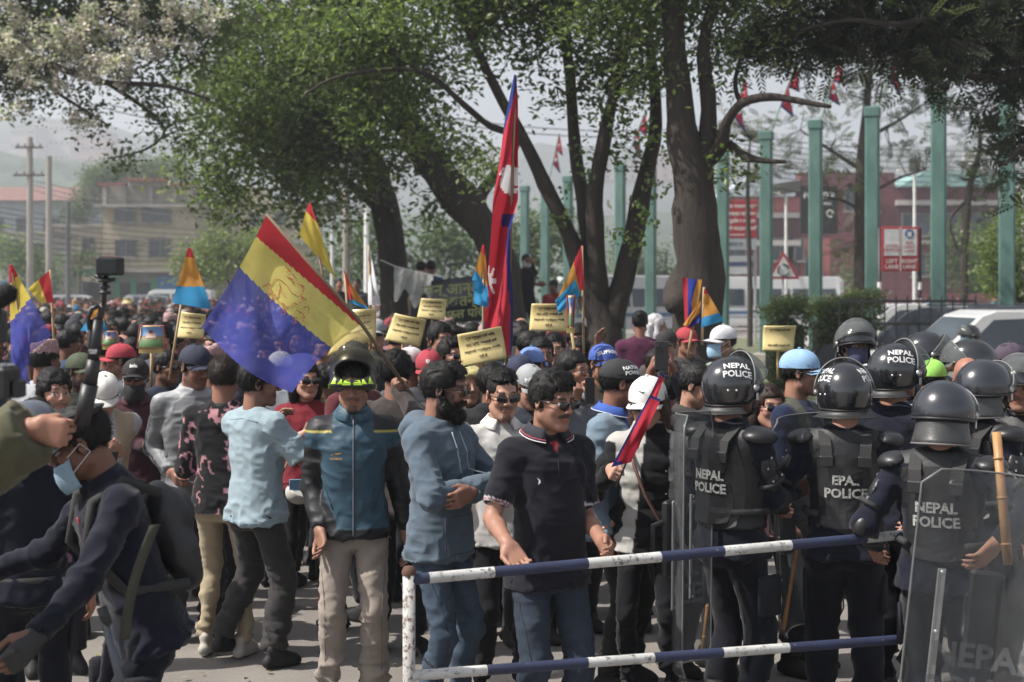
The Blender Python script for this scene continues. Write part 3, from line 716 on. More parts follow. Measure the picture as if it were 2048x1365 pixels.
def add_shades(pr, clear=False, big=1.0, framecol=(.012, .012, .013), refl=True):
    H = pr.H; e = pr.e; fr = pm('black_acetate', framecol, .25, bump=0); mb = MB()
    ln = pm('dark_lens', (.006, .006, .007), .06, spec=.8, bump=0) if not clear else None
    for s in (-1, 1):
        pts = []; c = A([s * .034, .108, .004]); w, h = .0255 * big, .0175 * big
        for i in range(16):
            u = 2 * math.pi * i / 16; x = w * np.sign(math.cos(u)) * abs(math.cos(u)) ** .6; z = h * np.sign(math.sin(u)) * abs(math.sin(u)) ** .65 + .0025 * s * np.sign(x)
            pts.append(c + A([x, -.10 * (abs(s * .034 + x)) ** 1.0 * .6, z]))
        ptsA = A(pts); cen = ptsA.mean(0) + A([0, .002, 0])
        if not clear:
            V = np.concatenate([ptsA, [cen]]); F = [(i, (i + 1) % 16, 16) for i in range(16)]; V, F = solidify(H.w(V), F, .002); sg = mesh('lens', V, F, ln, None, smooth=True); sg.parent = e; lens = sg; lens.name = 'sunglass_lens'
        mb.tube([H.w(p) for p in list(ptsA) + [ptsA[0]]], .0017 if not clear else .0012, 6, caps=False)
        mb.tube([H.w([s * .060, .093, .012]), H.w([s * .078, .055, .012]), H.w([s * .083, -.005, .010]), H.w([s * .078, -.03, -.004])], .003 if not clear else .0016, 6)
    mb.tube([H.w([-.010, .104, .008]), H.w([0, .106, .011]), H.w([.010, .104, .008])], .0028, 6)
    return mb.out('sunglasses' if not clear else 'spectacles', fr, e, smooth=True)

def add_mask(pr, col=lin('8fb4cf'), drop=0.0):
    H = pr.H; V = []; n, m = 14, 8
    for i in range(n + 1):
        u = -1 + 2 * i / n
        for j in range(m + 1):
            v = j / m; a = u * 1.15; z = -.008 - .105 * v - drop; r = .064 + .004 * math.sin(v * math.pi)
            V.append([math.sin(a) * .074, .018 + math.cos(a) * (.092 + .02 * math.sin(v * 2.6)) * (1 - .12 * v) - .01 * u * u, z + .012 * u * u])
    V = A(V); V[:, 1] += .001 * (np.arange(len(V)) % 2); Fq = [tuple(f) for f in grid_faces(n + 1, m + 1)]; V, F = solidify(H.w(V), Fq, .002)
    mk = mesh('face_mask', V, F, pm('mask_%02x%02x%02x' % tuple(int(c * 255) for c in col), col, .8, bump=.5, bscale=160), pr.e)
    for s in (-1, 1): mb = MB(); mb.tube([H.w([s * .068, .05, -.02]), H.w([s * .086, -.01, .01]), H.w([s * .082, -.03, -.03]), H.w([s * .066, .05, -.075])], .0015, 5); mb.out('ear_loop', pm('white_elastic', (.7, .7, .7), .7), mk)
    return mk

def add_collar(pr, col, stripe=None, open_=.35, h=.035, r=.074, name='collar', mat=None):
    V, F = ring_collar(pr.U, r + .006, r - .006, h, open_=open_); Vs, Fs = solidify(V, F, .003)
    c = mesh(name, Vs, Fs, mat or pm('collar_%02x%02x%02x' % tuple(int(q * 255) for q in col), col, .85, bump=.4, bscale=150), pr.e)
    if stripe:
        for k_, (sc, off) in enumerate(stripe):
            m = MB(); row = V[4 * 28:5 * 28]; up = V[3 * 28:4 * 28]; p = [row[i] * (1 - off) + up[i] * off + (row[i] - pr.U.w([0, -.015, .5])) * .03 for i in range(28)]; m.tube(p, .0022, 5); m.out('stripe', pm('stripe_%d_%d' % (int(sc[0] * 99), int(sc[1] * 99)), sc, .7, bump=0), c)
    return c

def seam(pr, pts, mat=None, r=.0022, parent=None, back=0, name='seam', y=None):
    """stitched line laid on the garment: pts in the torso frame (x,z); back=1 for the rear side"""
    U = pr.U; M = U.M / pr.k; n = M @ A([0, -1. if back else 1., 0]); q = []
    for a, b in zip(pts[:-1], pts[1:]):
        for t in np.linspace(0, 1, 6)[:-1]: q.append((a[0] + (b[0] - a[0]) * t, a[1] + (b[1] - a[1]) * t))
    q.append(pts[-1]); V = conform([(x * pr.k, z * pr.k) for x, z in q], U.O, M @ A([1., 0, 0]), M @ A([0, 0, 1.]), n, ttree(pr), .0005, .35); m = MB(); m.tube(V, r, 5); m.out(name, mat, parent or pr.shirt, smooth=True)
# ------------------------------------------------------------------ ground, hills, haze
def asphalt():
    m = NT('worn_asphalt'); a = m.noise(1.1, 6, .65); b = m.noise(140, 2, .7); d = m.noise(.35, 3)
    base = m.ramp(a.outputs[0], [(.3, lin('6b6662')), (.52, lin('7d7873')), (.75, lin('8e8880'))])
    sp = m.ramp(b.outputs[0], [(.35, (.55, .55, .55)), (.6, (1.1, 1.1, 1.1))]); du = m.ramp(d.outputs[0], [(.4, lin('78726c')), (.7, lin('96897a'))])
    m.set(Base_Color=m.mix(1.0, m.mix(.35, base, du), sp, 'MULTIPLY'), Roughness=.92); m.bump(b.outputs[0], .5, .006); return m.m
def sheet(name, x0, x1, y0, y1, z, mat, nx=1, ny=1, hf=None, kind='structure'):
    xs = np.linspace(x0, x1, nx + 1); ys = np.linspace(y0, y1, ny + 1); V = A([[x, y, z] for x in xs for y in ys], dtype=float)
    if hf is not None: V[:, 2] += hf(V)
    F = grid_faces(nx + 1, ny + 1)[:, ::1]; o = mesh(name, V, F, mat, smooth=True); tag(o, kind=kind); return o
sheet('road', -400, 400, -30, 1200, 0, asphalt())
paint = pm('worn_road_paint', (.55, .53, .48), .85, var=.3, scale=8)
# paved central island with kerb, behind the crowd
def island():
    P0 = [(-1.0, 19.5), (2.2, 14.2), (9.6, 18.5), (12.5, 30), (10, 56), (2, 60), (-2.5, 44), (-3.0, 26)]
    n = len(P0); V = [(x, y, .13) for x, y in P0] + [(x, y, 0.0) for x, y in P0]; F = [tuple(range(n))] + [(i + n, (i + 1) % n + n, (i + 1) % n, i) for i in range(n)]
    tag(mesh('traffic_island', A(V), F, pm('dusty_grass_soil', lin('5f6343'), .95, var=.3, scale=3, bump=.5, bscale=20, bdist=.03), smooth=False), kind='structure')
    for i in range(n):
        a = A(P0[i] + (0,)); b = A(P0[(i + 1) % n] + (0,)); L = np.linalg.norm(b - a); d = (b - a) / L; ks = int(L / .9)
        r = math.atan2(d[1], d[0])
        mb = MB(); nn = 0
        for j in range(ks):
            c = a + d * (j + .5) * L / ks; mb.box((c[0], c[1], .08), (L / ks - .02, .16, .17), r, bevel=.015)
        o = mb.out('kerb', pm('kerb_concrete', lin('8f8b84'), .9, var=.2), smooth=False); tag(o, kind='structure')
island()
def hill(name, ys, D, base, mat, seed, jag=6):
    xs = [p[0] for p in ys]; n = 90; X = np.linspace(xs[0], xs[-1], n); Y = np.interp(X, xs, [p[1] for p in ys]); V = []
    for i in range(n):
        top = P(X[i], Y[i], D); top[2] += jag * (rnd.random() - .5)
        for t in np.linspace(0, 1, 14):
            p = A([top[0], D - 160 * (1 - t), 0.0]); p[2] = base + (top[2] - base) * (t ** .8); V.append(p + A([0, 0, jag * .5 * vn(A([[p[0] * .05, p[1] * .05, seed]]), seed)[0] * t]))
        V.append([top[0], D + 200, base])
    tag(mesh(name, A(V), grid_faces(n, 15), mat, smooth=True), kind='structure')
def hillmat(nm, a, b):
    m = NT(nm); x = m.noise(.05, 6, .7); m.set(Base_Color=m.ramp(x.outputs[0], [(.35, a), (.5, b), (.68, tuple(q * 1.5 for q in b))]), Roughness=.95); m.bump(m.noise(.12, 5).outputs[0], 1, 4); return m.m
hill('far_hills', [(-1500, 330), (-300, 215), (0, 232), (150, 240), (250, 262), (420, 285), (800, 300), (1200, 290), (1700, 300), (2300, 285), (3600, 330)], 900, -5, hillmat('wooded_far_hill', lin('3c4742'), lin('4c5650')), 3)
hill('near_hills', [(-1500, 400), (-200, 330), (0, 318), (200, 335), (330, 352), (600, 400), (1000, 440), (1500, 430), (2400, 410), (3600, 400)], 420, -3, hillmat('wooded_hill', lin('344238'), lin('465446')), 5, 5)

hz = MB(); hz.box((0, 560, 75), (2400, 1240, 156)); hz_o = hz.out('haze', None)
hm = bpy.data.materials.new('valley_haze'); hm.use_nodes = True; ht = hm.node_tree; ht.nodes.clear(); ho = ht.nodes.new('ShaderNodeOutputMaterial'); hv = ht.nodes.new('ShaderNodeVolumePrincipled')
hv.inputs['Density'].default_value = HAZE = .00135; hv.inputs['Color'].default_value = (.90, .94, 1, 1); hv.inputs['Anisotropy'].default_value = .3
ht.links.new(hv.outputs[0], ho.inputs['Volume']); hz_o.data.materials.append(hm); tag(hz_o, kind='stuff')

# ------------------------------------------------------------------ buildings
def wallmat(nm, c, dirt=.5):
    m = NT(nm); a = m.noise(.6, 6, .7); b = m.noise(2.5, 4, .7, stretch=(1, 1, .18)); c2 = tuple(x * .6 for x in c)
    m.set(Base_Color=m.mix(dirt, m.ramp(a.outputs[0], [(.3, tuple(x * .85 for x in c)), (.7, tuple(min(1, x * 1.1) for x in c))]), m.ramp(b.outputs[0], [(.35, c2), (.6, c)])), Roughness=.9); m.bump(m.noise(12, 4).outputs[0], .3, .03); return m.m
GLS = pm('window_glass', (.035, .045, .055), .12, spec=.6, bump=0, var=.4, scale=.7); FRM = pm('window_frame_paint', (.16, .15, .14), .6); CONC = wallmat('weathered_concrete', lin('9a938a'))
def windowb(parent, x, y, z, w, h, frame=FRM, mull=2, sill=True, depth=.12):
    f = MB(); t = .07
    for dx in (-w / 2, w / 2): f.box((x + dx, y - .03, z), (t, depth, h + t), bevel=0)
    for dz in (-h / 2, h / 2): f.box((x, y - .035, z + dz), (w - t - .004, depth, t))
    for i in range(1, mull): f.box((x - w / 2 + w * i / mull, y - .02, z), (t * .7, depth * .6, h - t - .004))
    o = f.out('window', frame, parent)
    tag(o)
    g = MB()
    for i in range(mull): 
        g = MB(); g.box((x - w / 2 + w * (i + .5) / mull, y - .01, z), (w / mull - t, .02, h - t)); g.out('pane', GLS, o)
    if sill: s = MB(); s.box((x, y - .12, z - h / 2 - .09), (w + .3, .26, .08)); s.out('sill', CONC, o)
    return o
def bbox_px(x0, x1, y0, y1, D):
    a = P(x0, y1, D); b = P(x1, y0, D); return a[0], b[0], a[2], b[2]
# cream three-storey building, left
def cream():
    D = 112.0; e = empty('apartment_building', ((300 - 1024) / FPX * D, D, 0)); tag(e, 'three storey cream and grey concrete building with red tiled parapet edge and green shopfronts', 'building')
    E = e.location
    def L(o):
        o.location = tuple(-E); return o
    W = wallmat('cream_render', lin('a89d80')); G = wallmat('grey_render', lin('8d887c'))
    x0, x1, _, zt = bbox_px(205, 392, 360, 600, D); fl = [0, 3.6, 6.9, zt - .5]
    m = MB(); m.box(((x0 + x1) / 2, D + 5, (3.6) / 2), (x1 - x0, 10, 3.6)); L(m.out('ground_floor_wall', G, e))
    m = MB(); m.box(((x0 + x1) / 2, D + 5, 3.6 + (6.9 - 3.6) / 2), (x1 - x0 - .02, 9.9, 3.3 - .004)); L(m.out('middle_floor_wall', W, e))
    zt2 = bbox_px(0, 1, 415, 500, D)[3]
    m = MB(); m.box(((x0 + x1) / 2, D + 5, (6.9 + zt2) / 2), (x1 - x0 - .04, 9.8, zt2 - 6.9)); L(m.out('upper_floor_wall', W, e))
    z3 = P(0, 372, D)[2]
    m = MB(); m.box(((x0 + x1) / 2, D + 5.3, (zt2 + .15 + z3) / 2), (x1 - x0 - .5, 9.0, z3 - zt2 - .1)); L(m.out('attic_wall', G, e))
    m = MB(); m.box(((x0 + x1) / 2, D + 4.6, zt2 + .08), (x1 - x0 + .9, 11, .22)); L(m.out('floor_slab', CONC, e))
    m = MB(); m.box(((x0 + x1) / 2, D + 4.6, 3.55), (x1 - x0 + 1.2, 11.4, .25)); L(m.out('floor_slab', CONC, e))
    RT = pm('red_tile', lin('8c4a40'), .8, var=.25)
    n = 26
    for i in range(n):
        xx = x0 - .3 + (x1 - x0 + .6) * (i + .5) / n; dz = .35 if 6 < i < 18 else 0
        t = MB(); t.box((xx, D + .15, z3 + .12 + dz), ((x1 - x0 + .6) / n - .03, .9, .16 + .03 * (i % 2)), M=None); L(t.out('roof_tile', RT, e))
    m = MB(); m.box(((x0 + x1) / 2 - .1, D + .75, z3 + .2), ((x1 - x0) * .42, .5, .5)); L(m.out('parapet', G, e))
    for px_ in (250, 320): L(windowb(e, P(px_, 0, D)[0], D, P(0, 428, D)[2], 1.55, 1.3))
    L(windowb(e, P(291, 0, D)[0], D, P(0, 428, D)[2], .5, 1.3, mull=1))
    for px_ in (252, 320): L(windowb(e, P(px_, 0, D)[0], D, P(0, 497, D)[2], 1.7, 1.35))
    # pilasters on attic
    for px_ in (205, 245, 298, 345, 390):
        m = MB(); m.box((P(px_, 0, D)[0], D + .7, (zt2 + z3) / 2 + .1), (.3, .28, z3 - zt2)); L(m.out('pilaster', CONC, e))
    # shop front: green awning, green shutters' posts
    GR = pm('green_paint', lin('2f8a5b'), .6, var=.2); BL = pm('blue_shop_paint', lin('2f6fa0'), .6)
    m = MB(); m.prism([(-3.2, 0), (3.2, 0), (3.2, .55), (-3.2, .55)], D - 1.3, D - .2, c=(P(170, 0, D)[0], 0, P(0, 553, D)[2])); L(m.out('awning', GR, e))
    for px_ in (143, 235, 268, 308): m = MB(); m.box((P(px_, 0, D)[0], D - .12, 1.5), (.45, .22, 3.0)); L(m.out('shutter_post', GR, e))
    m = MB(); m.box((P(335, 0, D)[0], D - .12, 1.6), (1.6, .22, 3.1)); L(m.out('shopfront', BL, e))
    for px_ in (187, 251, 288, 336): m = MB(); m.box((P(px_, 0, D)[0], D - .04, 1.35), (1.0, .2, 2.5)); L(m.out('dark_doorway_panel', pm('interior_shade_paint', (.02, .02, .022), .7), e))  # solid dark panels, the shade of the shop interiors put into their colour
    m = MB(); m.box((P(190, 0, D)[0], D - 1.2, P(0, 523, D)[2]), (4.2, .12, .75)); L(m.out('shop_sign', pm('orange_sign', lin('a8522f'), .6), e))
    # lower wing on the right with arched gable
    e2 = empty('annex_building', ((480 - 1024) / FPX * (D + 6), D + 6, 0)); tag(e2, 'low cream annex with rounded gable half hidden by tree branches', 'building'); E2 = e2.location; D2 = D + 6
    def L2(o): o.location = tuple(-E2); return o
    x0, x1, _, z = bbox_px(392, 620, 408, 600, D2)
    m = MB(); m.box(((x0 + x1) / 2, D2 + 4, z / 2), (x1 - x0, 8, z)); L2(m.out('wall', W, e2))
    for px_ in (455, 510, 560): L2(windowb(e2, P(px_, 0, D2)[0], D2, P(0, 437, D2)[2], 1.0, 1.2, mull=1)); L2(windowb(e2, P(px_, 0, D2)[0], D2, P(0, 505, D2)[2], 1.5, 1.3))
    m = MB(); poly = [(1.9 * math.cos(u), 1.4 * math.sin(u)) for u in np.linspace(0, math.pi, 12)]; m.prism(poly, D2 - .15, D2 + .6, c=(P(500, 0, D2)[0], 0, z - .02)); L2(m.out('gable', W, e2))
    m = MB(); m.box(((x0 + x1) / 2, D2 - .2, z - 3.2), (x1 - x0, .7, .2)); L2(m.out('ledge', CONC, e2))
cream()
def house(px0, px1, pyt, D, wall, roofc, lab, floors=2, pitched=False, dep=8, wins=3, pyroof=None, name='house', gz=0):
    x0, x1, _, zt = bbox_px(px0, px1, pyt, 600, D); cx = (x0 + x1) / 2; e = empty(name, (cx, D, gz)); tag(e, lab, 'house' if name == 'house' else 'building')
    zt -= gz
    def T(m, nm, mat): o = m.out(nm, mat, e); return o
    w = x1 - x0; m = MB(); m.box((0, dep / 2, zt / 2), (w, dep, zt)); T(m, 'wall', wall)
    m = MB()
    if pitched:
        rh = P(0, pyroof, D)[2] - gz - zt; m.add([(-w / 2 - .6, -.6, zt), (w / 2 + .6, -.6, zt), (w / 2 + .6, dep + .6, zt), (-w / 2 - .6, dep + .6, zt), (-w / 2 + 1, dep / 2, zt + rh), (w / 2 - 1, dep / 2, zt + rh)], [(0, 1, 5, 4), (2, 3, 4, 5), (1, 2, 5), (3, 0, 4), (0, 3, 2, 1)]); T(m, 'roof', roofc)
    else: m.box((0, dep / 2, zt + .12), (w + .5, dep + .5, .24)); T(m, 'roof', roofc)
    for f in range(floors):
        z = zt * (f + .55) / floors
        for i in range(wins): windowb(e, -w / 2 + w * (i + .5) / wins, 0, z, min(1.6, w / wins * .55), min(1.5, zt / floors * .45))
    return e
TILE = pm('clay_roof', lin('7a5650'), .85, var=.2, scale=2)
house(-260, 188, 402, 145, wallmat('blue_grey_render', lin('98a0a4')), TILE, 'long low building under a red pitched roof behind the utility poles', 2, True, 12, 8, 366)
house(-60, 98, 470, 105, wallmat('pale_render', lin('b4b0a8')), CONC, 'pale flat roofed house beside the leaning utility poles', 2, False, 7, 4)
house(108, 200, 455, 118, wallmat('tan_render', lin('a29884')), CONC, 'narrow tan house squeezed left of the cream building', 2, False, 7, 2)
for i, (a, b, t, D) in enumerate([(20, 70, 252, 760), (75, 140, 244, 780), (150, 215, 262, 720), (560, 640, 285, 800), (905, 1010, 300, 760), (1300, 1420, 300, 700), (1190, 1290, 315, 650), (1950, 2040, 300, 700)]):
    house(a, b, t, D, wallmat('hill_block_%d' % i, lin(['b9b2a8', 'c8c2ba', 'b58f86'][i % 3])), CONC, ['white block highest on the hazy hill at the far left', 'long pale block on the hill crest beside the highest one', 'reddish block lower on the hazy left hill', 'pale block on the far hill seen over the crowd flags', 'faint hillside block behind the tall flag', 'tall hazy block behind the big dark trunk', 'hazy pale block between the stems of the middle tree', 'hazy hillside block above the rightmost teal posts'][i], 4, False, 20, 6, name='apartment_block', gz=P(0, 360, D)[2])
# maroon complex, right
def maroon():
    D = 104.0; MR = wallmat('maroon_brick', lin('6f3a41')); MD = wallmat('dark_maroon', lin('55323a')); PK = wallmat('pink_render', lin('a85c58')); WB = wallmat('off_white_band', lin('b6b0a8'), .3)
    defs = [('commercial_building', 1440, 1600, 395, 'salmon and grey commercial block with white flat canopies behind the red billboard', [(1440, 1600, 395, 425, PK), (1440, 1600, 426, 436, WB), (1440, 1600, 437, 480, MD), (1440, 1600, 481, 492, WB), (1440, 1600, 493, 620, MR)], [(1560, 500, 2), (1590, 500, 1.2), (1470, 510, 1.5)]),
            ('shopping_building', 1601, 1790, 345, 'dark maroon brick block carrying a tall black vertical banner', [(1601, 1790, 345, 475, MR), (1601, 1790, 476, 610, PK), (1660, 1790, 477, 605, MR)], [(1625, 540, 1.2), (1700, 400, .8), (1745, 400, .8), (1745, 450, .8)]),
            ('hall_building', 1791, 2140, 372, 'long maroon hall with a pale teal sheet roof behind the rightmost posts', [(1791, 2140, 375, 400, MR), (1791, 2140, 401, 411, WB), (1791, 2140, 412, 480, MD), (1791, 2140, 481, 488, WB), (1791, 2140, 489, 620, MR)], [(1830, 450, 2), (1900, 450, 2), (1960, 450, 2), (2010, 450, 2), (1850, 530, 2), (1930, 530, 2)])]
    for nm, a, b, t, lab, bands, wins in defs:
        e = empty(nm, (P((a + b) / 2, 0, D)[0], D, 0)); tag(e, lab, 'building'); E = e.location
        for i, (x0, x1, y0, y1, mt) in enumerate(bands):
            X0, X1, z0, z1 = bbox_px(x0, x1, y0, y1, D); z0 = max(z0, 0); dd = .25 if mt is WB else .0; m = MB()
            m.box(((X0 + X1) / 2, D + 7 - dd - .02 * i, (z0 + z1) / 2), (X1 - X0, 14, z1 - z0)); o = m.out('ledge' if mt is WB else 'wall', mt, e); o.location = tuple(-E)
        for px_, py_, w in wins: o = windowb(e, P(px_, 0, D)[0], D - .2, P(0, py_, D)[2], w, 1.6); o.location = tuple(-E)
        if nm == 'hall_building':
            X0, X1, z0, z1 = bbox_px(a, b, 345, 375, D); m = MB(); m.prism([(X0, z0), (X1, z0), (X1, z1 - .2), (X0 + 2, z1)], D - 1, D + 14); o = m.out('roof', pm('teal_sheet_roof', lin('7fa8a4'), .5), e); o.location = tuple(-E)
        if nm == 'commercial_building':
            X0, X1, z0, z1 = bbox_px(a - 5, b - 12, 345, 394, D); m = MB(); m.prism([(X0, z0), (X1, z0), (X1, z1), (X0 + 3, z1)], D - .5, D + 12); o = m.out('canopy', pm('white_sheet_roof', lin('a9b3bb'), .5), e); o.location = tuple(-E)
    e = MB(); X0, X1, z0, z1 = bbox_px(1840, 2300, 588, 622, 78); e.box(((X0 + X1) / 2, 78, (z1) / 2), (X1 - X0, .4, z1)); o = e.out('boundary_wall', wallmat('red_wall', lin('7c4146'))); tag(o, 'low dark red boundary wall beyond the parked white vehicles', 'wall')
maroon()
WHITE = pm('white_paint', (.72, .72, .70), .5, var=.08); RED = pm('sign_red', lin('a8202c'), .5, var=.08); POLEM = pm('galvanised_steel', (.42, .42, .42), .45, .5); BLKP = pm('black_paint', (.02, .02, .02), .5)
def flat_text(parent, t, c, size, mat, ry=0, bold=.02, y=-.006, name='lettering', spacing=1.0):
    V2, F2 = textmesh(t, bold, spacing=spacing)
    if not len(V2): return
    V = np.stack([V2[:, 0] * size, np.zeros(len(V2)), V2[:, 1] * size], 1); V = V @ roty(ry).T + A(c) + A([0, y, 0]); return mesh(name, V, F2, mat, parent, smooth=False)
# billboard
def billboard():
    D = 50.0; x0, x1, z0, z1 = bbox_px(1446, 1513, 402, 476, D); e = empty('billboard', ((x0 + x1) / 2, D, 0)); w = x1 - x0; h = z1 - z0; tag(e, 'red billboard with white Nepali lines above a pale panel between teal posts', 'billboard')
    m = MB(); m.box((0, 0, (z0 + z1) / 2), (w, .08, h), bevel=.01); m.out('panel', RED, e)
    for i, t in enumerate(['नेपाल सरकार सुन्दर', 'स्वास्थ्य क्षेत्रमा', 'सामुहिक र निरन्तर', 'खानी कार्यालय हरि']): flat_text(e, t, (0, -.045, z1 - .2 - i * .26), .155, WHITE)
    flat_text(e, 'काठमाडौँ महानगर', (-.1, -.045, z0 + .1), .08, WHITE)
    _, _, a, b = bbox_px(1446, 1513, 478, 500, D); m = MB(); m.box((0, 0, (a + b) / 2), (w, .08, b - a)); m.out('lower_panel', pm('pale_sign_panel', lin('9aa0a6'), .5), e); flat_text(e, 'स्वागत छ', (-.2, -.045, (a + b) / 2), .16, pm('navy_print', lin('2c3452'), .5))
    for i, (ya, yb, c) in enumerate([(512, 524, 'a9adb3'), (526, 533, '3a4a7c'), (535, 549, 'b9bcc0')]):
        _, _, a, b = bbox_px(0, 1, ya, yb, D); m = MB(); m.box((-.05, 0, (a + b) / 2), (w * .86, .06, b - a - .01)); m.out('name_strip', pm('strip' + c, lin(c), .5), e)
    for s in (-1, 1): m = MB(); m.tube([(s * (w / 2 - .03), .08, 0), (s * (w / 2 - .03), .08, z1)], .05); m.out('post', POLEM, e)
billboard()
def banner():
    D = 58.0; x0, x1, z0, z1 = bbox_px(1600, 1675, 372, 468, D); e = empty('banner_sign', ((x0 + x1) / 2, D, 0)); tag(e, 'tall black sign with white capitals partly hidden behind a teal post', 'sign')
    m = MB(); m.box((0, 0, (z0 + z1) / 2), (x1 - x0, .1, z1 - z0)); m.out('panel', BLKP, e); flat_text(e, 'PIONEER', (0.02, -.056, P(0, 392, D)[2]), .33, WHITE, bold=.03); flat_text(e, 'MALL', (0.35, -.056, P(0, 408, D)[2]), .14, WHITE)
    V = MB()
    for a in range(3): V.tube([(.45 + .14 * math.cos(u + a * 2.1) * (1 - .2 * a), -.06, P(0, 428, D)[2] + .14 * math.sin(u + a * 2.1)) for u in np.linspace(0, 3.2, 9)], .02, 5)
    V.out('emblem', WHITE, e)
    m = MB(); m.tube([(0, .1, 0), (0, .1, z1)], .08); m.out('post', POLEM, e)
banner()
def roundabout_sign():
    D = 38.0; e = empty('traffic_sign', (P(1567, 0, D)[0], D, 0)); tag(e, 'triangular red bordered roundabout warning sign on a thin post', 'sign'); zc = P(0, 540, D)[2]; r = .50
    tri = lambda q: [(q * math.cos(a), zc + q * math.sin(a)) for a in (math.pi / 2, math.pi * 7 / 6, math.pi * 11 / 6)][::-1]
    m = MB(); m.prism(tri(r), -.01, .01); m.out('plate', RED, e); m = MB(); m.prism(tri(r * .74), -.016, -.012); m.out('face', pm('sign_white', (.6, .6, .58), .5), e)
    for a in range(3): m = MB(); m.tube([(.15 * math.cos(u), -.022, zc - .01 + .15 * math.sin(u)) for u in np.linspace(a * 2.094 + .2, a * 2.094 + 1.75, 8)], .022, 6); m.out('arrow', BLKP, e)
    m = MB(); m.tube([(0, .04, 0), (0, .04, zc + .3)], .035); m.out('post', POLEM, e)
roundabout_sign()
def lane_sign():
    D = 30.0; x0, x1, z0, z1 = bbox_px(1763, 1838, 454, 543, D); e = empty('bus_lane_sign', ((x0 + x1) / 2, D, 0)); w = x1 - x0; tag(e, 'red and white bus lane sign with two panels between teal posts', 'sign')
    m = MB(); m.box((0, 0, (z0 + z1) / 2), (w, .04, z1 - z0), bevel=.01); m.out('plate', RED, e); SW = pm('sign_white', (.6, .6, .58), .5); LT = pm('sign_letter_red', lin('b0303a'), .5)
    for s in (-1, 1):
        m = MB(); m.box((s * w * .235, -.023, z1 - .33), (w * .40, .006, .56)); m.out('panel', SW, e)
    m = MB(); m.box((0, -.024, (z0 + z1) / 2), (.02, .006, z1 - z0 - .02)); m.out('divider', SW, e)
    flat_text(e, 'OTHER\nVEHICLES', (-w * .235, -.028, z1 - .45), .085, LT); flat_text(e, 'BUS\nONLY\nLANE', (w * .235, -.028, z1 - .43), .088, LT)
    flat_text(e, 'LEFT\nLANE', (-w * .235, -.022, z0 + .15), .12, SW); flat_text(e, 'RIGHT\nLANE', (w * .235, -.022, z0 + .15), .115, SW)
    m = MB(); m.lathe([(.095, 0), (.095, .006), (0, .006)], 20, M=rotx(R_(90)), c=(w * .235, -.026, z1 - .15)); m.out('disc', pm('sign_blue', lin('24508e'), .5), e)
    m = MB(); m.box((w * .235, -.036, z1 - .15), (.085, .004, .09), bevel=.001); m.box((w * .235, -.036, z1 - .205), (.1, .004, .014)); m.out('bus_symbol', SW, e)
    for s in (-1, 1):
        ps = MB(); p = mesh('post', *tubeVF((s * (w / 2 + .03), .05, 0), (s * (w / 2 + .03), .05, z1 - .02), .04), mats=[BLKP, WHITE], mi=None, parent=e)
        for i in range(7):
            m = MB(); m.tube([(s * (w / 2 + .03), .05, i * .34 + .01), (s * (w / 2 + .03), .05, i * .34 + .17)], .043, 10); m.out('band', WHITE, p)
def tubeVF(a, b, r, n=10):
    m = MB(); m.tube([a, b], r, n); return np.concatenate(m.V), m.F
lane_sign()
def solar_lamp(px, pyp, D, lab, pw=.95, hidepole=0):
    z = P(0, pyp, D)[2]; e = empty('street_lamp', (P(px, 0, D)[0], D, 0)); tag(e, lab, 'street lamp', 'solar street lamps')
    m = MB(); m.tube([(0, 0, 0), (0, 0, z - .25)], [.07, .045], 10); m.out('pole', pm('white_pole', (.62, .62, .6), .5), e)
    m = MB(); m.box((0, 0, 0), (pw, .6, .05), M=rotx(R_(38)) @ roty(R_(-8)), c=None) if False else m.box((0, 0, z), (pw, .62, .045), M=roty(R_(-9)) @ rotx(R_(-42)), bevel=.01); p = m.out('solar_panel', pm('solar_cell', (.20, .21, .22), .3), e)
    m = MB(); m.tube([(0, 0, z - .3), (-.35, -.2, z - .22)], .025, 6); m.box((-.45, -.25, z - .2), (.35, .14, .06)); m.out('lamp_head', pm('white_pole', (.62, .62, .6), .5), e)
solar_lamp(1572, 376, 52, 'white solar street lamp beside the roundabout warning sign', 1.0)
solar_lamp(664, 416, 46, 'solar street lamp left of the grey concrete pole', 1.0)
solar_lamp(1829, 330, 46, 'tall white pole with a camera box left of a teal post', .4)
solar_lamp(2046, 365, 60, 'solar street lamp cut by the right picture edge', .8)
def util_pole(px, top, D, r, lab, cross=True, mat=None):
    z = P(0, top, D)[2]; e = empty('utility_pole', (P(px, 0, D)[0], D, 0)); tag(e, lab, 'utility pole', 'utility poles')
    m = MB(); m.tube([(0, 0, 0), (0, 0, z)], [r * 1.25, r], 10); m.out('pole', mat or CONC, e)
    if cross:
        for dz, w in ((.6, 1.6), (2.2, 1.8)):
            m = MB(); m.box((0, -.15, z - dz), (w, .1, .1)); m.out('cross_arm', pm('rusty_iron', lin('4c403a'), .8), e)
            for s in (-.8, -.3, .3, .8): m = MB(); m.lathe([(.03, 0), (.06, .05), (.04, .1), (.06, .15), (0, .2)], 8, c=(s * w / 2, -.15, z - dz + .05)); m.out('insulator', pm('ceramic', (.15, .12, .1), .3), e)
util_pole(60, 275, 82, .17, 'tallest concrete utility pole, leftmost on the far street'); util_pole(98, 313, 78, .16, 'concrete utility pole second from the left behind the crowd', False); util_pole(136, 405, 86, .13, 'short dark utility pole right of the two tall ones', False, pm('dark_pole', (.10, .10, .10), .8))
util_pole(693, 376, 33, .085, 'grey concrete pole behind the yellow flag and the dark trunk', False); util_pole(733, 300, 50, .08, 'slim white pole behind the leaning tree trunk', False, WHITE)
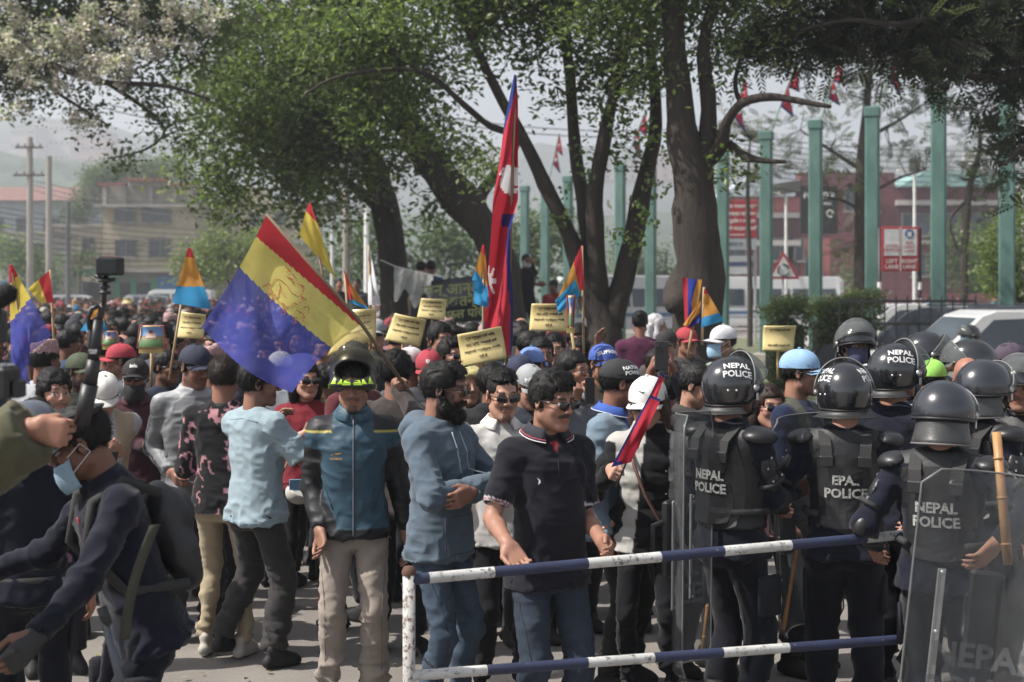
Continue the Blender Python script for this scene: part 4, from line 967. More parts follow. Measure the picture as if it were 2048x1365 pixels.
# overhead cables
def cables():
    c = 0
    for (x0, y0, D0, x1, y1, D1, n) in [(-100, 395, 82, 560, 470, 95, 4), (-100, 430, 80, 420, 500, 90, 5), (60, 360, 82, 700, 420, 60, 3), (-80, 470, 84, 330, 480, 100, 3), (1440, 262, 70, 2100, 300, 80, 4), (1400, 300, 70, 2100, 340, 80, 4), (200, 205, 60, 560, 225, 80, 2), (860, 230, 60, 1500, 250, 70, 2)]:
        for i in range(n):
            a = P(x0, y0 + i * 9, D0); b = P(x1, y1 + i * 7 - 6, D1); pts = [a + (b - a) * t + A([0, 0, -(1.6 + .3 * i) * 4 * t * (1 - t) * .35]) for t in np.linspace(0, 1, 14)]
            m = MB(); m.tube(pts, .022, 4); o = m.out('overhead_cable', pm('black_cable', (.03, .03, .03), .7)); tag(o, ['black overhead cable sagging past the utility poles', 'black overhead cable low in the bundle over the street', 'thin cable running from the tall utility pole rightwards', 'lowest cable bundle strand near the shops', 'thin cable crossing behind the teal posts', 'thin cable under the others behind the teal posts', 'faint cable seen through the jacaranda gap', 'thin cable behind the middle tree stems'][[(-100, 395), (-100, 430), (60, 360), (-80, 470), (1440, 262), (1400, 300), (200, 205), (860, 230)].index((x0, y0))], 'cable', 'overhead cables, bundle ' + str(c + 1))
        c += 1
cables()

# ------------------------------------------------------------------ teal posts with flags of Nepal
TEAL = None
def tealmat():
    m = NT('teal_post_paint'); a = m.noise(2.2, 6, .7, stretch=(1, 1, .3)); b = m.noise(30, 3)
    m.set(Base_Color=m.ramp(a.outputs[0], [(.3, lin('35564f')), (.5, lin('456b63')), (.72, lin('5d8078'))]), Roughness=.65); m.bump(b.outputs[0], .2, .01); return m.m
TEAL = tealmat()
NEP_RED = lin('b81c34'); NEP_BLUE = lin('27337a')
def clothmat(nm, col, transl=.3, alpha=1.0):
    if nm in _mc: return _mc[nm]
    m = NT(nm); nz = m.noise(7, 4); wv = m.noise(320, 2); v = m.ramp(nz.outputs[0], [(.3, tuple(c * .88 for c in col)), (.7, tuple(min(1, c * 1.1) for c in col))])
    m.set(Base_Color=v, Roughness=.8); m.b.inputs['Specular IOR Level'].default_value = .2; m.bump(nz.outputs[0], .3, .02)
    tr = m.n('ShaderNodeBsdfTranslucent'); m.l(v, tr.inputs[0]); mx = m.n('ShaderNodeMixShader'); mx.inputs[0].default_value = transl; m.l(m.b.outputs[0], mx.inputs[1]); m.l(tr.outputs[0], mx.inputs[2]); out = mx.outputs[0]
    if alpha < 1:
        tp = m.n('ShaderNodeBsdfTransparent'); m2 = m.n('ShaderNodeMixShader'); m2.inputs[0].default_value = 1 - alpha; m.l(out, m2.inputs[1]); m.l(tp.outputs[0], m2.inputs[2]); out = m2.outputs[0]
    m.l(out, m.o.inputs[0]); _mc[nm] = m.m; return m.m
F_NR = clothmat('flag_crimson', NEP_RED); F_NB = clothmat('flag_navy_border', NEP_BLUE); F_WH = clothmat('flag_white', (.72, .70, .70))
def nepal_small(base, d, length, lab, droop=.5, rot=0, polecol=None, group='flags of Nepal on the teal posts'):
    """small double-pennant flag hanging from a slanted stick; base = foot of the stick"""
    d = unit(d); e = empty('nepal_flag', base); tag(e, lab, 'flag', group); m = MB(); m.tube([(0, 0, 0), d * length], .022, 8); m.out('stick', polecol or pm('grey_green_stick', lin('6f8878'), .6), e)
    h = length * .62; top = d * length * .97; out = unit(A([math.cos(rot), math.sin(rot) * .4, 0])); n = 18; V = []; mi = []
    for i in range(n + 1):
        t = i / n; hgt = t * h; tt = (t * 2) % 1.0 if t < 1 else 1.0; wd = (.12 + .88 * tt) * h * .42 * (1 if t < .5 else 1.08)
        for j in range(9):
            u = j / 8; p = top - d * hgt + out * wd * u * (1 - droop * .55) + A([0, .05 * math.sin(u * 5 + t * 4), -wd * u * droop]) * 1.0; V.append(p)
    F = grid_faces(n + 1, 9); 
    for f in F:
        i, j = divmod(int(f[0]), 9); t = (i / n * 2) % 1.0; mi.append(1 if (j >= 7 or t > .88 or j == 0) else 0)
    o = mesh('cloth', A(V), F, parent=e, mats=[F_NR, F_NB], mi=mi)
    for k_, (t, r) in enumerate(((.33, .05), (.80, .06))):
        i = int(t * n); q = V[i * 9 + 3]; mm = MB(); mm.lathe([(r * h, 0), (0, .004)], 9, M=rotx(R_(90)), c=q + A([0, -.02, 0])); mm.out('sun_emblem' if k_ else 'moon_emblem', F_WH, e)
    return e
places = ['nearest the right edge', 'with the tallest top right of the lane sign', 'between the dark pine and the lane sign', 'just right of the roundabout warning sign', 'left of the roundabout sign', 'touching the right side of the biggest trunk', 'hidden mostly by the biggest trunk', 'left of the biggest trunk over the minibus', 'behind the right stems of the middle tree', 'thin one behind the middle tree centre stems', 'just left of the middle tree stems', 'just right of the tall Nepal flag', 'farthest one by the tall Nepal flag']
for k_ in range(-1, 12):
    x = 8.4 - .72 * k_; y = 28 + 2.3 * k_; x = x if k_ != -1 else 9.05; y = y if k_ != -1 else 26; e = empty('teal_post', (x, y, .1), -.35); tag(e, 'square teal concrete post ' + places[k_ + 1], 'post', 'teal posts on the island')
    hgt = 5.85; m = MB(); m.box((0, 0, hgt / 2), (.29, .29, hgt), bevel=.03); m.out('shaft', TEAL, e); m = MB(); m.box((0, 0, hgt - .12), (.33, .33, .22), bevel=.02); m.out('cap', TEAL, e)
    m = MB(); m.box((0, 0, .2), (.55, .55, .4), bevel=.03); m.out('plinth', CONC, e)
    if k_ in (0, 1, 2, 3, 4, 7, 10):
        nepal_small((x + .12, y - .05, .1 + hgt), (.32 + .1 * math.sin(k_ * 3), .0, 1), 1.75 if k_ != 2 else 1.4, 'flag of Nepal on the post ' + places[k_ + 1], droop=.55 + .2 * math.sin(k_ * 2.0), rot=(0 if k_ != 3 else .3))

# ------------------------------------------------------------------ trees
def barkmat(nm, c):
    m = NT(nm); a = m.noise(9, 6, .7, stretch=(1, 1, .22)); b = m.noise(2, 3); m.set(Base_Color=m.mix(.4, m.ramp(a.outputs[0], [(.3, tuple(x * .5 for x in c)), (.65, tuple(x * 1.4 for x in c))]), m.ramp(b.outputs[0], [(.3, c), (.7, tuple(x * 1.3 for x in c))])), Roughness=.95); m.bump(a.outputs[0], 1.0, .05); return m.m
BARK = barkmat('dark_bark', (.034, .027, .022)); BARK2 = barkmat('grey_bark', (.05, .044, .04))
def leafmat(nm, rough=.45, tr=.35):
    m = NT(nm); at = m.n('ShaderNodeAttribute'); at.attribute_name = 'Col'; m.set(Base_Color=at.outputs['Color'], Roughness=rough); m.b.inputs['Specular IOR Level'].default_value = .35
    t = m.n('ShaderNodeBsdfTranslucent'); m.l(m.mix(1.0, at.outputs['Color'], (1.1, 1.3, .7), 'MULTIPLY'), t.inputs[0]); mx = m.n('ShaderNodeMixShader'); mx.inputs[0].default_value = tr; m.l(m.b.outputs[0], mx.inputs[1]); m.l(t.outputs[0], mx.inputs[2]); m.l(mx.outputs[0], m.o.inputs[0]); return m.m
LEAF = leafmat('leaf_green', .4, .5); FLOW = leafmat('blossom_mauve', .8, .3)
def limb(pts, wid, D, dd=0, E=(0, 0, 0), sub=3, seed=0):
    """pts in photo pixels with depth; smooth tapered tube in world metres"""
    W = []; n = len(pts)
    for i, p in enumerate(pts):
        Dp = p[2] if len(p) > 2 else D + dd * i / max(1, n - 1); W.append(np.append(P(p[0], p[1], Dp), wid[i] / 2 * Dp / FPX))
    W = A(W); T = []
    for i in range(n - 1):
        p0, p1, p2, p3 = W[max(i - 1, 0)], W[i], W[i + 1], W[min(i + 2, n - 1)]
        for t in np.arange(sub) / sub: T.append(.5 * (2 * p1 + (p2 - p0) * t + (2 * p0 - 5 * p1 + 4 * p2 - p3) * t * t + (3 * p1 - p0 - 3 * p2 + p3) * t ** 3))
    T.append(W[-1]); T = A(T); T[:, :3] -= A(E); T[:, 3] = np.maximum(T[:, 3] * (1 + .08 * vn(T[:, :3] * 3, seed)), .006)
    return T
def mklimb(name, T, parent, mat=BARK, n=10, kind=None):
    m = MB(); m.tube([t[:3] for t in T], [t[3] for t in T], n); V = np.concatenate(m.V); ctr = np.repeat(T[:, :3], n, 0); d = V - ctr
    V = ctr + d * (1 + .16 * vn(V * 9, 3))[:, None]; return mesh(name, V, m.F, mat, parent, smooth=True)
def leaves(centers, per, spread, size, cols, E, elong=2.2, up=.5, quad=True, colvar=.3, droop=0.0):
    """leaf-sized folded diamonds round clump centres -> V,F,C"""
    n = len(centers) * per; c = np.repeat(A(centers), per, 0) + rng.normal(0, 1, (n, 3)) * A(spread); 
    nrm = rng.normal(0, 1, (n, 3)); nrm[:, 2] = np.abs(nrm[:, 2]) + up; nrm /= np.linalg.norm(nrm, axis=1, keepdims=True)
    a = rng.normal(0, 1, (n, 3)); a[:, 2] -= droop; a -= nrm * (a * nrm).sum(1, keepdims=True); a /= np.linalg.norm(a, axis=1, keepdims=True); b = np.cross(nrm, a)
    s = size * (.6 + .8 * rng.random(n))[:, None]; w = s / elong
    V = np.stack([c - a * s * .5, c + b * w * .5 + nrm * s * .08, c + a * s * .5, c - b * w * .5 + nrm * s * .08], 1).reshape(-1, 3) - A(E)
    cl = A(cols); ci = np.repeat(rng.integers(0, len(cl), len(centers)), per); mixr = rng.random(n) < .3; ci = np.where(mixr, rng.integers(0, len(cl), n), ci)
    C = (cl[ci] * .8 + cl[ci].mean(1, keepdims=True) * .2) * (1.4 + colvar * (rng.random((n, 1)) - .5) * 2); C = np.repeat(C, 4, 0)
    return V, np.arange(n * 4).reshape(-1, 4), C
def blobs(bl, D, clump_per_m3=9, depth=1.0, surf=.55):
    """ellipses in photo pixels (cx,cy,rx,ry[,D]) -> clump centres in world space"""
    out = []
    for b in bl:
        Dp = b[4] if len(b) > 4 else D; c = P(b[0], b[1], Dp); r = A([b[2] / FPX * Dp, depth * min(b[2], b[3] * 1.6) / FPX * Dp, b[3] / FPX * Dp]); n = max(4, int(4.19 * r[0] * r[1] * r[2] * clump_per_m3))
        q = rng.normal(0, 1, (n, 3)); q /= np.linalg.norm(q, axis=1, keepdims=True); q *= (surf + (1 - surf) * rng.random((n, 1))) * (1 + .27 * rng.normal(0, 1, (n, 1))); out.append(c + q * r)
    return np.concatenate(out)
GREENS = [(.085, .12, .03), (.11, .15, .04), (.065, .095, .028), (.15, .18, .06), (.09, .115, .045), (.05, .07, .03)]
def tree(name, lab, cat, basepx, D, limbs, bl, cpm=9, per=55, spread=.17, size=.08, cols=GREENS, mat=LEAF, bark=BARK, group=None, elong=2.0, depth=1.0, twigs=40, extra=None, crown='crown', droop=0.0):
    E = P(basepx[0], 0, D); E[2] = 0; e = empty(name, E); tag(e, lab, cat, group)
    Ts = []
    for i, (pts, wid, *dd) in enumerate(limbs):
        T = limb(pts, wid, D, dd[0] if dd else 0, E, seed=i); Ts.append(T); mklimb('trunk' if i == 0 else 'limb', T, e, bark, 12 if wid[0] > 30 else 8)
    cc = blobs(bl, D, cpm, depth); V, F, C = leaves(cc, per, spread, size, cols, E, elong, droop=droop)
    o = mesh(crown, V, F, mat, e, smooth=False, col=C); tag(o, kind='stuff')
    if twigs and len(Ts):
        allp = np.concatenate([t[len(t) // 3:] for t in Ts]); m = MB()
        for i in range(twigs):
            q = cc[rng.integers(len(cc))] - E; d = np.linalg.norm(allp[:, :3] - q, axis=1); a = allp[np.argmin(d)]; mid = (a[:3] + q) / 2 + rng.normal(0, .12, 3); m.tube([a[:3], mid, q], [min(a[3] * .5, .03), .016, .006], 5)
        o = m.out('twigs', bark, e, smooth=True); tag(o, kind='stuff')
    if extra: extra(e, E)
    return e
def stub_flare(pts): return pts
# big dark tree right of centre
tree('broadleaf_tree', 'thickest dark tree with a forked trunk and a crooked limb reaching right', 'tree', (1390, 0), 16.0, [
    ([(1392, 950), (1394, 700), (1396, 560), (1392, 450), (1382, 350), (1364, 250), (1352, 130), (1344, 0), (1338, -160)], [136, 112, 100, 88, 76, 60, 50, 46, 40]),
    ([(1400, 380), (1412, 300), (1418, 220), (1408, 120), (1412, 60), (1428, 0), (1450, -120)], [50, 42, 34, 28, 25, 23, 18]),
    ([(1420, 320), (1442, 290), (1452, 250), (1482, 208), (1540, 194), (1600, 203), (1662, 214)], [34, 28, 22, 19, 17, 14, 9], -1.0),
    ([(1430, 300), (1462, 292), (1490, 313), (1530, 322), (1572, 324)], [26, 20, 17, 12, 7], -.6),
    ([(1482, 208), (1470, 170), (1480, 120), (1500, 60)], [12, 9, 8, 6], 1),
    ([(1365, 560), (1352, 600), (1345, 612)], [60, 52, 34], -.5)],
    [(1420, -60, 180, 90), (1300, -40, 140, 80), (1500, 30, 120, 50), (1440, 130, 50, 50), (1560, -120, 160, 90), (1250, -190, 240, 100), (1450, 330, 30, 24), (1240, 30, 90, 80), (1300, 140, 60, 60)], 34, 50, .16, .09, twigs=30)  # blobs far above the frame are added to shade the trunks
def ivy(e, E):
    cc = blobs([(1300, 400, 42, 90, 17.6), (1330, 300, 30, 80, 17.5), (1260, 480, 26, 40, 17.6), (1180, 330, 30, 60, 17.8), (1120, 420, 24, 50, 17.9), (1210, 230, 40, 60, 17.5)], 17.6, 70, .6); V, F, C = leaves(cc, 14, .06, .075, GREENS[:5], E, 1.3, 0); tag(mesh('ivy', V, F, LEAF, e, smooth=False, col=C), kind='stuff')
tree('broadleaf_tree', 'multi stemmed tree with four dark ivy clad stems in the middle of the island', 'tree', (1215, 0), 18.0, [
    ([(1215, 900), (1212, 720), (1206, 650), (1175, 585), (1155, 520), (1130, 450), (1100, 390), (1070, 325), (1038, 262), (990, 175), (945, 80), (900, -20)], [104, 84, 66, 44, 38, 34, 30, 26, 23, 20, 16, 10]),
    ([(1190, 620), (1180, 520), (1166, 400), (1150, 300), (1140, 150), (1132, 60), (1150, -60)], [40, 34, 30, 26, 22, 20, 14], .6),
    ([(1196, 600), (1192, 480), (1190, 380), (1208, 280), (1226, 190), (1240, 60)], [44, 38, 34, 28, 20, 12], -.4),
    ([(1222, 650), (1246, 560), (1272, 450), (1292, 350), (1312, 250), (1304, 120), (1290, 0)], [56, 46, 42, 34, 26, 20, 14], .3),
    ([(1040, 265), (985, 255), (930, 212), (870, 158), (820, 140), (740, 142), (660, 160), (610, 190)], [16, 14, 13, 11, 9, 8, 6, 4], -.8),
    ([(860, 155), (800, 120), (740, 80), (690, 20)], [9, 7, 6, 4], -.5),
    ([(945, 80), (960, 40), (1000, -40)], [16, 14, 8], .5)],
    [(1010, 40, 95, 55), (1160, 30, 120, 60), (1080, 110, 70, 34), (1230, 130, 90, 60), (1290, 40, 70, 60), (1110, 200, 44, 30), (1230, 230, 40, 30), (930, 10, 90, 30), (1260, 300, 34, 30), (980, 330, 50, 30, 20), (1050, -110, 260, 90), (800, 60, 110, 60), (690, 90, 110, 60), (900, 170, 50, 24), (740, 200, 110, 55), (840, 260, 60, 34)],  # wide top blob lies out of view, added for shade on the stems
    52, 52, .17, .10, twigs=60, extra=ivy)
tree('broadleaf_tree', 'thick leaning tree whose trunk slants up left behind the tall flag', 'tree', (1000, 0), 24.0, [
    ([(1036, 860), (1012, 640), (992, 500), (930, 410), (880, 350), (842, 290), (805, 230), (775, 150), (760, 40)], [90, 80, 68, 72, 66, 58, 44, 32, 20]),
    ([(955, 470), (950, 420), (975, 370), (1010, 330), (1040, 280)], [36, 32, 26, 20, 12], 1),
    ([(842, 300), (800, 290), (740, 300), (690, 320)], [22, 16, 12, 6], -1)],
    [(700, 290, 90, 60), (640, 380, 60, 36), (820, 340, 60, 36), (860, 420, 40, 24), (620, 200, 110, 80), (560, 280, 100, 60), (600, 80, 120, 70), (760, -90, 260, 90), (530, 390, 60, 34), (470, 330, 50, 34), (920, 330, 50, 30), (440, 250, 50, 30), (640, 300, 130, 90), (560, 200, 120, 90), (760, 200, 120, 80), (480, 360, 70, 50), (700, 130, 130, 80), (860, 100, 80, 50), (930, 60, 80, 50), (890, 300, 70, 50)],  # blob over the top of the frame added to cast shade below
    16, 60, .22, .12, twigs=50)
tree('broadleaf_tree', 'dark upright tree left of the leaning trunk with plastic sheet tied round it', 'tree', (790, 0), 26.0, [
    ([(803, 840), (792, 640), (786, 520), (770, 420), (752, 350), (722, 250), (690, 150), (640, 40)], [74, 62, 58, 56, 52, 36, 26, 14]),
    ([(765, 420), (735, 395), (712, 378), (680, 350), (640, 320)], [32, 26, 20, 12, 8], 1),
    ([(735, 285), (660, 262), (580, 268), (500, 300), (430, 350)], [18, 12, 10, 8, 4], -1)],
    [(540, 170, 90, 60), (480, 240, 60, 44), (450, 160, 70, 44), (590, 350, 60, 34), (520, 60, 100, 60), (680, 420, 40, 20), (520, 430, 50, 16), (450, 395, 50, 22), (560, 300, 110, 70), (500, 110, 110, 70), (620, 30, 160, 60), (840, -200, 500, 110), (430, 320, 60, 40), (600, 400, 70, 34), (400, 290, 40, 30), (380, 220, 40, 24), (360, 350, 40, 20), (400, 130, 70, 40), (420, 410, 60, 24), (620, 440, 60, 20)],  # widest blob sits unseen above the frame, added to shade the trunks
    13, 55, .22, .125, cols=[(.085, .115, .04), (.11, .14, .05), (.065, .085, .035), (.14, .16, .07)], twigs=40)
def blossoms(e, E):
    bl = [(40, 110, 60, 40), (140, 60, 70, 40), (250, 40, 70, 34), (200, 140, 70, 34), (80, 180, 50, 24), (330, 90, 50, 30), (30, 30, 60, 26), (420, 30, 60, 24), (120, 110, 60, 30), (270, 110, 40, 24), (160, 235, 30, 18), (30, 215, 26, 20), (360, 30, 50, 26), (-60, 80, 80, 50)]
    cc = blobs(bl, 21.0, 110, .8, .8); V, F, C = leaves(cc, 40, .06, .06, [lin('b3a8a2'), lin('a39a94'), lin('c4bab4'), lin('9a8a8a'), lin('8f9478')], E, 1.3, .3, colvar=.2); tag(mesh('blossom', V, F, FLOW, e, smooth=False, col=C), kind='stuff')
tree('blossom_tree', 'tree with spreading boughs of pale mauve blossom at top left', 'tree', (-260, 0), 22.0, [
    ([(-260, 900), (-255, 600), (-240, 300), (-200, 120), (-120, 20)], [90, 80, 70, 50, 30]),
    ([(-220, 160), (-60, 95), (40, 110), (130, 140), (210, 165), (330, 172), (420, 200)], [34, 22, 16, 14, 11, 9, 5], -1),
    ([(-200, 120), (0, 40), (150, 25), (300, 30), (470, 60)], [30, 20, 16, 12, 6], 1),
    ([(90, 130), (110, 180), (160, 215), (215, 250)], [10, 8, 6, 4], -.5), ([(210, 165), (280, 210), (330, 260), (290, 300), (215, 318)], [9, 8, 6, 5, 3], .5)],
    [(60, 60, 90, 50), (180, 90, 90, 44), (310, 60, 90, 44), (60, 150, 60, 34), (420, 60, 80, 40), (250, 150, 60, 26), (150, 200, 40, 24), (40, 210, 36, 20), (360, 140, 60, 28), (240, 0, 160, 40), (180, 250, 22, 14), (310, 240, 40, 12), (250, 315, 26, 9), (350, 280, 34, 16), (-100, 100, 140, 80), (100, -110, 300, 80), (300, 200, 30, 14)],
    64, 46, .17, .10, cols=[(.085, .11, .045), (.11, .14, .05), (.07, .09, .04), (.12, .14, .07)], twigs=60, extra=blossoms)
# silky oak with fern-like sprays, top right
def sprays(centers, per, spread, L, E, cols, leaflets=9, w=.014, lf=.07):
    n = len(centers) * per; c = np.repeat(A(centers), per, 0) + rng.normal(0, 1, (n, 3)) * spread
    d = rng.normal(0, 1, (n, 3)); d[:, 2] = d[:, 2] * .5 - .35; d /= np.linalg.norm(d, axis=1, keepdims=True); up = np.tile([0, 0, 1.], (n, 1)) + rng.normal(0, .5, (n, 3)); s = np.cross(d, up); s /= np.linalg.norm(s, axis=1, keepdims=True); nn = np.cross(s, d)
    V = []; Ls = L * (.6 + .8 * rng.random((n, 1)))
    for j in range(leaflets):
        t = (j + .5) / leaflets; o = c + d * Ls * t - nn * (.25 * t * t) * Ls * .4
        for sg in (-1, 1):
            dirn = d * .75 + s * sg * .65; dirn /= np.linalg.norm(dirn, axis=1, keepdims=True); wv = np.cross(dirn, nn); wv /= np.linalg.norm(wv, axis=1, keepdims=True); l = lf * (1.2 - .7 * abs(t - .35))
            V.append(np.stack([o, o + dirn * l * .45 + wv * w / 2, o + dirn * l, o + dirn * l * .45 - wv * w / 2], 1))
    V = np.stack(V, 1).reshape(-1, 3) - A(E); m = leaflets * 2; cl = A(cols); C = cl[rng.integers(0, len(cl), n)] * (.7 + .6 * rng.random((n, 1))); C = np.repeat(C, m * 4, 0)
    return V, np.arange(len(V)).reshape(-1, 4), C
GREYG = [(.045, .062, .035), (.06, .075, .045), (.035, .048, .03), (.075, .085, .055), (.10, .10, .075)]
def spray_tree(lab, basepx, D, limbs, bl, cpm, per, spread, L, cols=GREYG, name='silky_oak_tree', lf=.07, w=.014, leaflets=9, cat='tree', bark=BARK):
    E = P(basepx, 0, D); E[2] = 0; e = empty(name, E); tag(e, lab, cat)
    Ts = []
    for i, (pts, wid, *dd) in enumerate(limbs): T = limb(pts, wid, D, dd[0] if dd else 0, E, seed=i); Ts.append(T); mklimb('trunk' if i == 0 else 'limb', T, e, bark, 8)
    cc = blobs(bl, D, cpm, .9, .35); V, F, C = sprays(cc, per, spread, L, E, cols, leaflets, w, lf); tag(mesh('crown', V, F, LEAF, e, smooth=False, col=C), kind='stuff')
    allp = np.concatenate([t[len(t) // 3:] for t in Ts]); m = MB()
    for i in range(50):
        q = cc[rng.integers(len(cc))] - E; d = np.linalg.norm(allp[:, :3] - q, axis=1); a = allp[np.argmin(d)]; mid = (a[:3] + q) / 2 + rng.normal(0, .12, 3); m.tube([a[:3], mid, q], [min(a[3] * .5, .03), .014, .005], 5)
    tag(m.out('twigs', bark, e, smooth=True), kind='stuff')
spray_tree('feathery silky oak hanging in from the top right corner', 2210, 17.0, [
    ([(2230, 1000), (2220, 500), (2200, 200), (2180, 0), (2160, -200)], [120, 110, 95, 80, 60]),
    ([(2190, 60), (2050, 10), (1920, 20), (1800, 50), (1700, 40), (1600, 60)], [34, 24, 18, 13, 9, 5], -1), ([(2200, 160), (2080, 140), (1980, 160), (1900, 130), (1820, 100)], [30, 22, 14, 10, 5], -.5), ([(2210, 300), (2120, 260), (2060, 280), (2010, 330)], [28, 16, 12, 6], -.6), ([(2050, 10), (1960, 90), (1900, 160)], [14, 9, 5], -.3)],
    [(1560, 60, 110, 50), (1700, 50, 120, 60), (1850, 60, 110, 70), (2000, 60, 100, 90), (1640, 120, 70, 26), (1880, 150, 80, 34), (2010, 170, 60, 60), (2040, 280, 50, 60), (1800, 140, 50, 24), (1480, 100, 40, 40), (2020, 370, 26, 22), (1750, -60, 330, 60), (2120, 150, 60, 160), (1900, 20, 90, 40)],
    130, 7, .15, .30, lf=.10, w=.03, leaflets=6)
PINE = [(.045, .06, .03), (.06, .075, .038), (.08, .085, .05), (.05, .055, .035)]
spray_tree('dark pine with a straight trunk between the teal posts', 1722, 42.0, [([(1722, 800), (1722, 640), (1722, 480), (1724, 330), (1734, 200), (1745, 100)], [34, 30, 27, 24, 16, 6]), ([(1724, 340), (1660, 300), (1600, 260)], [10, 7, 3]), ([(1728, 280), (1800, 240), (1860, 200)], [9, 6, 3]), ([(1722, 400), (1790, 360), (1850, 340)], [9, 6, 3]), ([(1722, 420), (1680, 400), (1620, 390)], [8, 6, 3])],
    [(1600, 230, 60, 26), (1620, 310, 60, 24), (1700, 190, 60, 34), (1790, 200, 60, 34), (1830, 290, 50, 24), (1680, 260, 50, 26), (1560, 280, 34, 24), (1760, 310, 40, 20), (1690, 390, 28, 14), (1690, 490, 30, 18), (1650, 350, 40, 16), (1740, 120, 50, 30), (1520, 350, 26, 30)], 6, 8, .32, .4, PINE, 'pine_tree', .16, .035, 6)
spray_tree('second pine with drooping tufts behind the rightmost posts', 1925, 46.0, [([(1925, 800), (1928, 560), (1935, 400), (1960, 300), (1955, 220)], [20, 18, 15, 10, 5]), ([(1935, 400), (1900, 440), (1915, 500)], [7, 6, 5])],
    [(1900, 330, 44, 24), (1960, 280, 44, 30), (1870, 250, 40, 20), (1985, 360, 34, 24), (1950, 400, 34, 24), (1930, 500, 34, 24), (1990, 250, 60, 30), (1950, 330, 40, 20), (1880, 200, 50, 26)], 6, 8, .3, .4, PINE, 'pine_tree', .16, .03, 7)
spray_tree('thin drooping tree behind the right stems of the middle tree', 1510, 48.0, [([(1500, 760), (1500, 560), (1495, 400), (1500, 280)], [12, 11, 9, 4])], [(1480, 330, 36, 50), (1520, 260, 50, 24), (1470, 240, 30, 24), (1550, 330, 30, 24)], 2.6, 7, .3, .4, [(.09, .085, .05), (.07, .075, .04)], 'pine_tree', .15, .03, 7)
LT = [(.11, .15, .035), (.13, .17, .04), (.08, .12, .03)]
tree('ornamental_tree', 'round bright green tree at the right edge behind the last post', 'tree', (2040, 0), 30.0, [([(2050, 780), (2045, 640), (2030, 560)], [20, 18, 10])], [(2010, 500, 60, 60), (2060, 440, 50, 50), (1990, 560, 40, 34), (2080, 560, 60, 60)], 40, 60, .18, .09, cols=LT, twigs=20)
tree('ornamental_tree', 'small bright green tree left of the big held flag', 'tree', (490, 0), 52.0, [([(498, 700), (497, 600), (492, 540)], [12, 11, 8]), ([(470, 700), (468, 600), (455, 560)], [8, 7, 5])], [(420, 520, 66, 44), (500, 500, 60, 44), (380, 550, 34, 26), (450, 480, 40, 20), (540, 500, 30, 24)], 9, 60, .28, .15, cols=LT + [(.16, .16, .09)], twigs=10)
for i, (bx, D_, lab, bl) in enumerate([(60, 96, 'yellow green bush beside the utility poles', [(40, 520, 40, 34), (90, 540, 40, 30), (10, 500, 30, 30)]), (240, 140, 'leafy treetops rising behind the cream building', [(180, 390, 30, 28), (150, 430, 30, 24), (230, 350, 60, 26), (330, 345, 60, 26)]), (160, 92, 'low scrub in front of the narrow tan house', [(140, 540, 30, 16), (175, 510, 18, 20)]), (900, 60, 'green trees far behind the leaning trunk', [(900, 480, 60, 60), (840, 540, 50, 50), (690, 540, 60, 60), (1080, 480, 60, 60), (1160, 500, 40, 60), (1010, 520, 60, 60), (760, 470, 60, 50)]), (1330, 90, 'pale trees far behind the biggest trunk', [(1330, 560, 60, 30), (1260, 530, 50, 40), (1440, 580, 40, 20)]), (2020, 85, 'dark trees before the maroon hall at right', [(1900, 500, 40, 50), (1960, 560, 60, 40), (1700, 560, 34, 30)])]):
    tree('leafy_bush' if i in (0, 2) else 'distant_trees', lab, 'bush' if i in (0, 2) else 'trees', (bx, 0), D_, [([(bx, 640), (bx, 560), (bx + 4, 500)], [6, 5, 3])], bl, 2.2, 60, .5, .3, cols=LT if i in (0,) else [(.07, .10, .04), (.09, .12, .05), (.05, .08, .03)], twigs=6)
# hedges
def hedge(px0, px1, top, D, lab, dep=1.2):
    x0, x1, _, zt = bbox_px(px0, px1, top, 700, D); cx = (x0 + x1) / 2; e = empty('hedge', (cx, D, .1)); tag(e, lab, 'hedge'); w = x1 - x0
    m = MB(); m.box((0, dep / 2, zt / 2 - .1), (w * .94, dep * .8, zt * .86), bevel=.2); m.out('dark_core', pm('hedge_core_shade', (.02, .022, .012), .95), e)  # solid near-black core, shade between the leaves put into its colour
    n = int(w * zt * 170); c = []
    for i in range(n):
        f = rnd.random(); x = rnd.uniform(-w / 2, w / 2); z = rnd.uniform(.1, zt); y = 0 if f < .5 else rnd.uniform(0, dep); z = z if f < .5 else zt * (1 + .05 * math.sin(x * 4)); c.append((x, y, z))
    V, F, C = leaves(c, 26, .09, .07, [(.07, .10, .03), (.10, .13, .035), (.13, .15, .05)], (0, 0, 0), 1.8); tag(mesh('foliage', V, F, LEAF, e, smooth=False, col=C), kind='stuff')
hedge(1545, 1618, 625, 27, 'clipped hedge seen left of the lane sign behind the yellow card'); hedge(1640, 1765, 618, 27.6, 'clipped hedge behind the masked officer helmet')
V, F, C = leaves([(rng.uniform(-6, 7), rng.uniform(4.6, 16), .012) for _ in range(420)], 2, (.3, .3, .002), .055, [lin('7a6a48'), lin('5f5236'), lin('8a8a52'), lin('a09a90')], (0, 0, 0), 1.8, 6); V[:, 2] = np.abs(V[:, 2]) + .004; tag(mesh('leaf_litter', V, F, LEAF, smooth=False, col=C), 'dry leaves and scraps scattered over the asphalt', None, None, 'stuff')
